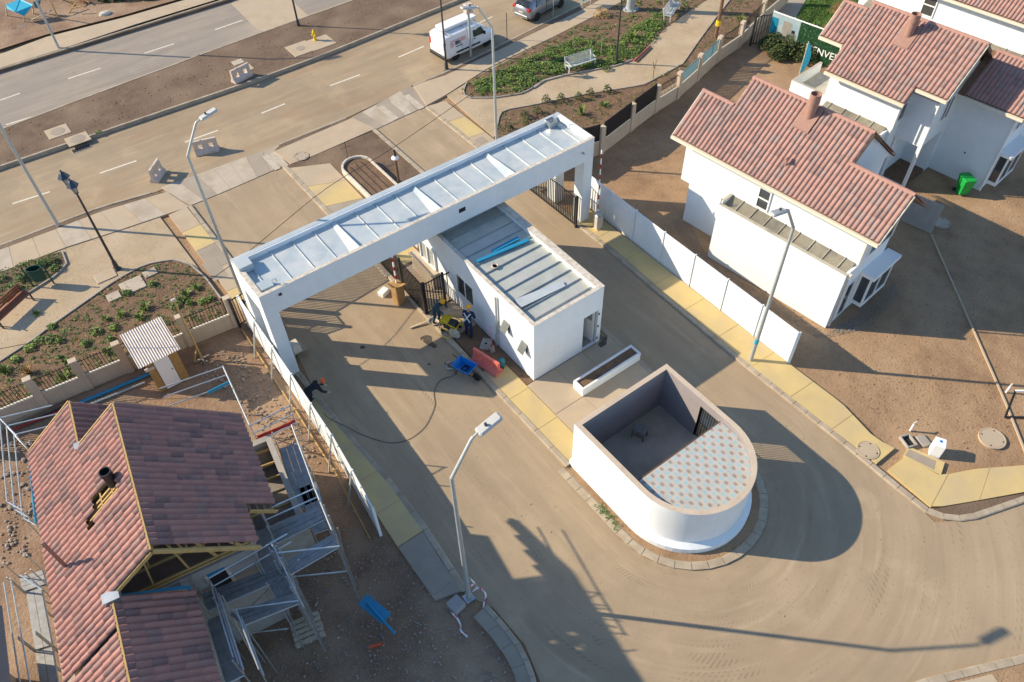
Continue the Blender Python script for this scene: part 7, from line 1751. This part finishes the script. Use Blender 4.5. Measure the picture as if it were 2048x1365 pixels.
def smooth_pts(p, n=6):
    out = []
    for i in range(len(p) - 1):
        a, b, c, d = p[max(0, i - 1)], p[i], p[i + 1], p[min(len(p) - 1, i + 2)]
        for k in range(n):
            t = k / n; out.append(.5 * ((2 * b) + (c - a) * t + (2 * a - 5 * b + 4 * c - d) * t * t + (-a + 3 * b - 3 * c + d) * t ** 3))
    return out + [p[-1]]
mb = MB(); mb.tube(smooth_pts(pts), .0095, 6); mb.build('power_cable', 'rubber', label='black power cable snaking across the entry drive', cat='cable')
o = thing('vacuum_cleaner', 'small teal wet vacuum beside the red barrier', 'vacuum', (-.62, 1.45, .1)); MB().lathe([(.15, .05), (.17, .08), (.17, .3), (.18, .3), (.18, .36), (.13, .45), (.05, .48), (0, .48)], 18).build('drum', 'teal_plastic', o, smooth=True); MB().tube([(.12, 0, .4), (.05, .1, .52), (-.1, .05, .45)], .018, 6).build('handle', 'machine_grey', o)
for k in range(4): a = k * 1.57; MB().lathe([(.03, 0), (.03, .05)], 8, (.15 * math.cos(a), .15 * math.sin(a), 0)).build('caster', 'rubber', o)
o = thing('concrete_block', 'pale concrete block with a dark hole below the gatehouse window', 'concrete block', (*P(972, 690, .1).to_2d(), .09), rad(-50)); MB().bbox(-.22, -.32, 0, .22, .32, .1, .02).build('lid', 'concrete', o); MB().lathe([(.06, .1), (.06, .104), (0, .104)], 14).build('hole', 'plastic_black', o)
o = thing('shovel', 'shovel leaning on the gatehouse wall beside the downpipe', 'shovel', (*P(985, 705, .09).to_2d(), .09)); MB().tube([(0, 0, .3), (.15, .25, 1.35)], .018, 6).build('handle', 'red_plastic', o); MB().add([(-.1, -.02, .02), (.1, -.06, .02), (.12, .04, .34), (-.1, .08, .34)], [(0, 1, 2, 3), (3, 2, 1, 0)]).build('blade', 'galv', o)
o = thing('foam_block', 'white foam block lying beside the cardboard carton', 'foam block', (-2.28, 8.4, 0), rad(20)); MB().bbox(-.24, -.18, 0, .24, .18, .22, .03).build('block', 'white_paint', o)
o = thing('aluminium_straightedge', 'pale aluminium straightedge lying on the drive by the kerb', 'straightedge', (*P(840, 648).to_2d(), 0)); a, b = P(820, 656, .05), P(862, 640, .12); MB().beam(a, b, .09, .04).build('bar', 'pallet_wood', o, True)
o = thing('mixing_tub', 'pale round tub at the feet of the worker with the saw', 'tub', (*P(868, 645, .1).to_2d(), .1)); MB().lathe([(.2, 0), (.26, .1), (.24, .1), (.19, .02), (0, .02)], 20).build('tub', 'worn_white', o)
o = thing('junction_cabinet', 'pale square cabinet fixed to the left pillar of the portal', 'cabinet', (-7.3, 6.9, 0)); MB().bbox(-.2, -.25, 1.0, .15, .2, 1.42, .02).build('cabinet', 'worn_white', o)
MB().box(.15, -.12, 1.12, .156, .08, 1.3).build('panel', 'machine_grey', o)
c = P(610, 705); o = thing('plastic_sheet', 'clear plastic sheet hanging from the cabinet on the left pillar', 'plastic sheet', (c.x, c.y, 0)); mb = MB(); A = [Vector((-7.25, 6.75, 1.0)), Vector((-7.2, 6.95, .95))]; Bq = [P(586, 712, .02), P(618, 698, .02)]
for k in range(6): mb.v += [tuple(A[0].lerp(Bq[0], k / 5) + Vector((0, 0, .05 * math.sin(k)))), tuple(A[1].lerp(Bq[1], k / 5) + Vector((.02 * math.sin(2 * k), 0, 0)))]
for k in range(5): mb.face([2 * k, 2 * k + 1, 2 * k + 3, 2 * k + 2])
mb.build('sheet', 'wrap', o, True)
# island lamp, antenna frame
o = thing('island_lamp', 'short brown pole with a round white lamp behind the portal roof', 'lamp', (2.56, 14.9, .07)); MB().tube([(0, 0, 0), (0, 0, 2.1)], .07, 8).build('pole', 'wood_dark', o); MB().lathe([(.05, 1.72), (.2, 1.68), (.2, 1.72), (.1, 1.82), (.05, 1.84)], 18).build('lamp_shade', 'white_paint', o, smooth=True); MB().box(-.05, -.08, 1.85, .05, .02, 2.2).build('bracket', 'black_metal', o)
o = thing('wire_stand', 'thin dark wire stand on the soil behind the planter', 'wire stand', (1.4, 18.3, .07)); MB().tube([(0, 0, 0), (0, 0, 1.35)], .015, 5).build('stem', 'black_metal', o)
for z in (1.0, 1.3): MB().tube([(-.3, 0, z), (.3, 0, z)], .012, 5).build('bar', 'black_metal', o)
MB().tube([(-.2, 0, 0.01), (.2, .05, .01)], .012, 5).build('foot', 'black_metal', o)
mb = MB(); mb.tube(smooth_pts([P(-30, 705, 2.5), Vector((-10.6, 9.8, 3.6)), Vector((-2.2, 13.0, 3.2)), Vector((2.5, 14.9, 3.5)) - Vector((0, 0, 1.1)), Vector((7.9, 13.4, 5.0))]), .014, 5); mb.build('overhead_cable', 'rubber', label='black overhead cable sagging from the site pole to the lamp', cat='cable')
# ------------------------------------------------------------------ site hut and things on the plot
o = thing('site_hut', 'small site hut with corrugated roof and pale door against the garden wall', 'hut', (-12.1, 9.75, 0))
X0h, X1h, Yf, Yb = -12.72, -11.42, 9.15, 10.45
w = MB(); w.box(X0h, Yf, 0, X0h + .3, Yf + .05, 2.0); w.box(X1h - .35, Yf, 0, X1h, Yf + .05, 2.0); w.box(X0h + .3, Yf, 1.9, X1h - .35, Yf + .05, 2.0); w.build('front_wall', 'osb', o, True)
w = MB(); w.box(X0h, Yf + .05, 0, X0h + .05, Yb, 2.0); w.box(X1h - .05, Yf + .05, 0, X1h, Yb, 2.0); w.box(X0h + .05, Yb - .05, 0, X1h - .05, Yb, 2.1); w.build('side_wall', 'osb', o, True)
d = MB().box(X0h + .32, Yf - .03, .03, X1h - .37, Yf - .001, 1.88).build('door', 'white_paint', o, True); MB().box(X1h - .47, Yf - .05, .95, X1h - .43, Yf - .03, 1.02).build('handle', 'machine_grey', d, True)
MB().box(X0h - .1, Yf - .06, 1.45, X0h + .28, Yf - .002, 1.6).build('shelf', 'worn_white', o, True)
mb = MB(); n = 68; za, zb = 2.18, 2.5; ya, yb = Yf - .45, Yb + .15
for i in range(n + 1): x = X0h - .25 + i * (X1h - X0h + .4) / n; h = .018 * math.sin(i * math.pi / 2); mb.v += [(x, ya, za + h), (x, yb, zb + h)]
for i in range(n): mb.face([2 * i, 2 * i + 2, 2 * i + 3, 2 * i + 1])
mb.build('corrugated_roof', 'corrugated', o, True)
o = thing('site_pole', 'leaning timber pole on a cross base beside the site hut', 'pole', (-10.6, 9.8, 0)); MB().tube([(0, 0, 0), (.0, .05, 3.7)], [.05, .04], 7).build('pole', 'wood', o)
for a in (0, 1.57): MB().beam((-.35 * math.cos(a), -.35 * math.sin(a), .06), (.35 * math.cos(a), .35 * math.sin(a), .06), .08, .07).build('base_timber', 'plank', o)
MB().beam((-.35, .0, .1), (0, 0, .75), .05, .05).build('brace', 'wood', o); MB().bbox(-.1, -.03, 3.62, .1, .08, 3.72, .02).build('fitting', 'worn_white', o)
for (a, b, m, lab) in (((160, 806), (300, 748), 'cyan_pipe', 'long blue pipe lying at the foot of the garden wall behind the hut'), ((165, 815), (290, 765), 'steel_pole', 'grey pipe lying beside the blue pipe at the garden wall'), ((20, 862), (125, 820), 'red_paint', 'long red pipe lying at the foot of the wall near the scaffold'), ((30, 858), (130, 812), 'machine_grey', 'dark pipe lying beside the red pipe at the wall')):
    MB().tube([P(*a, .08), P(*b, .08)], .07 if m == 'cyan_pipe' else .045, 8).build('pipe', m, label=lab, cat='pipe')
o = thing('pallet', 'pale timber pallet lying on the shaded site', 'pallet', (*P(616, 1261).to_2d(), 0), rad(-12))
for k in range(5): MB().box(-.5, -.45 + k * .19, .11, .5, -.45 + k * .19 + .15, .135).build('top_board', 'pallet_wood', o)
for k in range(3): MB().box(-.46 + k * .42, -.45, .02, -.38 + k * .42, .46, .108).build('bearer', 'pallet_wood', o)
for k in range(3): MB().box(-.5, -.45 + k * .38, 0, .5, -.45 + k * .38 + .14, .018).build('bottom_board', 'pallet_wood', o)
o = thing('trestle_table', 'blue trestle table with a long blue profile on the shaded site', 'table', (*P(755, 1235).to_2d(), 0), rad(-75)); MB().box(-.55, -.22, .68, .55, .22, .71).build('top', 'sky_blue_film', o)
for x in (-.45, .45):
    for y in (-.25, .25): MB().tube([(x, y, 0), (x * .95, y * .6, .68)], .018, 6).build('leg', 'galv', o)
MB().beam(P(733, 1203, .75), P(790, 1268, .75), .07, .06).build('metal_profile', 'cyan_pipe', label='long blue metal profile lying on the trestle table', cat='metal profile')
MB().beam(P(738, 1296, .06), P(764, 1287, .06), .06, .06).build('level', 'orange_paint', label='orange spirit level lying on the shaded soil', cat='level')
o = thing('concrete_box', 'square grey concrete box at the foot of the foreground lamp', 'concrete box', (*P(913, 1214).to_2d(), 0), rad(8)); MB().bbox(-.24, -.24, 0, .24, .24, .3, .02).build('box', 'grey_plaster', o)
# red and white warning tape round the lamp foot
mat('tape', (0.75, 0.74, 0.74), (0.62, 0.08, 0.10), 0.5, 7.0, mixlo=.52, mixhi=.56)
def tape(label, pts, w=.07):
    p = smooth_pts([P(*q) for q in pts], 5); mb = MB()
    for i, q in enumerate(p):
        d = (p[min(i + 1, len(p) - 1)] - p[max(i - 1, 0)]).normalized(); s = d.cross(Vector((math.sin(i * .8), math.cos(i * .8), 1.2))).normalized() * w / 2; mb.v += [tuple(q - s), tuple(q + s)]
    for i in range(len(p) - 1): mb.face([2 * i, 2 * i + 1, 2 * i + 3, 2 * i + 2])
    mb.build('warning_tape', 'tape', label=label, cat='tape')
tape('red and white warning tape trailing right of the foreground lamp foot', [(938, 1155, .6), (950, 1168, .3), (952, 1176, .1), (965, 1180, .1), (972, 1192, .06), (968, 1208, .05), (967, 1232, .03)])
tape('red and white warning tape trailing below the concrete box', [(900, 1224, .25), (912, 1234, .1), (920, 1248, .05), (922, 1262, .05), (935, 1274, .03)])
tape('red and white tape tangle against the lamp pole', [(936, 1178, .5), (946, 1170, .25), (955, 1174, .1), (945, 1184, .08)], .06)
tape('red and white warning tape on the soil at the upper left edge', [(-20, 80, .1), (12, 62, .1), (35, 55, .15), (60, 50, .1)], .12)
# ------------------------------------------------------------------ welcome banner, flag, fence at the top right
o = thing('banner', 'long printed welcome banner with a green hedge picture behind the bushes', 'banner', (*P(1560, 95).to_2d(), 0))
A, B = P(1536, 92), P(1720, 170); A = P(1532, 90); d = (P(1700, 155) - A); d.z = 0; L_ = d.length; d.normalize(); nrm = Vector((d.y, -d.x, 0)); nrm = nrm if nrm.dot(Vector((-12, -16, 0)) - A) > 0 else -nrm
h0, h1 = .15, 2.2
m = mat('banner_print', (0.03, 0.13, 0.05), (0.02, 0.07, 0.03), 0.6, 9.0, mixlo=.42, mixhi=.55, speck=(0.30, 0.46, 0.32), spk=8.0)
def bq(f0, f1, za, zb, m_, name, off=0.0):
    p, q = A + d * L_ * f0 + nrm * off, A + d * L_ * f1 + nrm * off
    return MB().add([(p.x, p.y, za), (q.x, q.y, za), (q.x, q.y, zb), (p.x, p.y, zb)], [(0, 1, 2, 3), (3, 2, 1, 0)]).build(name, m_, o, True)
bq(.33, 1.0, h0, h1, 'banner_print', 'printed_sheet'); mat('banner_sky', (0.42, 0.60, 0.66), (0.62, 0.68, 0.66), 0.6, 1.6); bq(0, .33, h0, h1, 'banner_sky', 'printed_sheet')
for f0, f1, za, zb, mm in ((.0, .08, .2, 1.9, 'cyan_paint'), (.14, .24, .9, 1.9, 'wrap'), (.20, .31, .5, 1.3, 'grey_paint'), (.25, .29, 1.0, 1.5, 'machine_grey')): bq(f0, f1, za, zb, mm, 'printed_patch', .012)
for f_ in (0, .25, .5, .75, 1.0): p = A + d * L_ * f_ - nrm * .05; MB().tube([(p.x, p.y, 0), (p.x, p.y, 2.3)], .04, 6).build('post', 'steel_pole', o, True)
MB().beam((A.x, A.y, h1 + .04), (A.x + d.x * L_, A.y + d.y * L_, h1 + .04), .05, .06).build('top_rail', 'white_paint', o, True)
cu = bpy.data.curves.new('welcome_text', 'FONT'); cu.body = 'BIENVENIDOS'; cu.size = .62; cu.extrude = .004; tmp = bpy.data.objects.new('tmp_text', cu); C.objects.link(tmp)
bpy.context.view_layer.update(); me = bpy.data.meshes.new_from_object(tmp.evaluated_get(bpy.context.evaluated_depsgraph_get())); bpy.data.objects.remove(tmp); me.materials.append(MAT['white_paint'])
lt = add_obj('lettering', me, o); p = A + d * L_ * .44 + nrm * .02; xax = d; M = Matrix(((xax.x, 0, nrm.x, p.x), (xax.y, 0, nrm.y, p.y), (0, 1, 0, .62), (0, 0, 0, 1))); lt.matrix_local = TM[o.name].inverted() @ M
railing('end_railing', 'black bar railing joining the garden wall to the welcome banner', P(1500, 92).to_2d(), P(1532, 88).to_2d(), 2.0, gap=.16)
o = thing('feather_flag', 'cyan feather flag on a thin pole before the hedge bushes', 'flag', (*P(1590, 178).to_2d(), 0)); MB().tube([(0, 0, 0), (0, 0, 1.0), (.05, .0, 3.0)], .02, 6).build('pole', 'worn_white', o)
mb = MB()
for i in range(9): t = i / 8; z = 1.05 + 1.9 * t; w = .42 * math.sin(math.pi * (.12 + .8 * t)); mb.v += [(.02 + .03 * t, 0, z), (.02 + w * .75, -w * .55, z)]
for i in range(8): mb.face([2 * i, 2 * i + 1, 2 * i + 3, 2 * i + 2])
mb.build('cloth', 'cyan_paint', o); MB().box(-.2, -.2, 0, .2, .2, .06).build('base', 'concrete', o)
# ------------------------------------------------------------------ far upper-left building site
c = P(30, 35, 0); o = thing('tarpaulin_stall', 'bright blue tarpaulin over a collapsed timber frame at the upper left corner', 'tarpaulin', (c.x, c.y, 0))
A, B, Cc, D_ = P(30, 28, 1.3), P(66, 12, 1.3), P(52, 30, .9), P(20, 45, .9)
q = [P(12, 10, 1.2), P(40, -2, 1.35), P(66, 10, 1.2), P(48, 32, .7), P(30, 24, 1.0), P(14, 18, 1.0)]
MB().add(q + [p - Vector((0, 0, .03)) for p in q], [(0, 1, 4, 5), (1, 2, 3, 4), (11, 10, 7, 6), (10, 9, 8, 7), (5, 4, 10, 11), (4, 3, 9, 10)]).build('sheet', 'cyan_paint', o, True)
MB().add([P(66, 4, 1.2), P(82, 0, 1.2), P(78, 18, .5), P(70, 16, .6)], [(0, 1, 2, 3), (3, 2, 1, 0)]).build('sheet', 'sky_blue_film', o, True)
for a, b in (((10, 10, .1), (55, 42, .1)), ((22, 25, 0), (30, 45, .05)), ((48, 30, .7), (48, 48, 0)), ((66, 10, 1.2), (66, 30, 0)), ((12, 14, 1.0), (14, 35, 0)), ((55, 45, .05), (105, 20, .6))): MB().beam(P(*a), P(*b), .07, .05).build('timber', 'pallet_wood', o, True)
o = thing('timber_pile', 'heap of leaning timbers beside the blue tarpaulin', 'timber pile', (*P(140, 15).to_2d(), 0)); rn = random.Random(9)
for k in range(12): a = P(120 + rn.uniform(0, 45), rn.uniform(-8, 20), rn.uniform(.1, .8)); b = a + Vector((rn.uniform(-1.2, 1.2), rn.uniform(-1, .6), rn.uniform(-.4, .3))); b.z = max(.05, b.z); MB().beam(a, b, .09, .05).build('timber', 'osb', o, True)
MB().tube([P(118, 40, 0), P(102, 5, 1.6)], .05, 6).build('timber', 'wood', o, True)
o = thing('mesh_fence', 'red plastic mesh fence at the top edge beyond the far pavement', 'fence', (*P(190, 5).to_2d(), 0)); a, b = P(163, 10), P(220, -10); dd = (b - a)
for k in range(26): p = a + dd * k / 25; MB().box(p.x - .008, p.y - .008, .0, p.x + .008, p.y + .008, 1.0).build('mesh_strand', 'red_paint', o, True)
for z in range(9): MB().beam((a.x, a.y, .05 + z * .115), (b.x, b.y, .05 + z * .115), .012, .016).build('mesh_strand', 'red_paint', o, True)
for i, (px, py, r, h) in enumerate(((225, -2, 1.0, 1.2), (260, -6, 1.2, 1.4), (300, -8, 1.2, 1.2), (335, -6, .7, .6))):
    c = P(px, py); o = thing('roadside_bush', 'dark leafy bush beyond the far pavement, ' + ORD[i], 'bush', (c.x, c.y, 0), 0, 'bushes beyond the far pavement'); b = MB(); bushlet(b, (0, 0, .05), r, h, 900, random.Random(40 + i), .1, tone=.2); b.build('crown', 'leaf_dark', o); MB().tube([(0, 0, 0), (0, 0, h * .7)], [.05, .02], 6).build('trunk', 'wood_dark', o)
o = thing('sack', 'pale sack lying on the soil beyond the far pavement', 'sack', (*P(212, 33).to_2d(), 0)); MB().lathe([(.0, .0), (.3, .05), (.36, .16), (.28, .3), (.1, .36), (0, .36)], 12, sx=1.2, sy=.8).build('sack', 'worn_white', o, smooth=True)
# traffic side things: drain pipe bundle on the path edge, barrier pads
for i, (a, b) in enumerate((((1268, 122), (1300, 92)), ((1273, 124), (1303, 95)))): MB().tube([P(*a, .1), P(*b, .1)], .04, 6).build('pipe', 'red_plastic' if i == 0 else 'wood_dark', label=('reddish pipe lying along the bed edge by the lantern post' if i == 0 else 'brown pipe lying beside the reddish one at the bed edge'), cat='pipe')
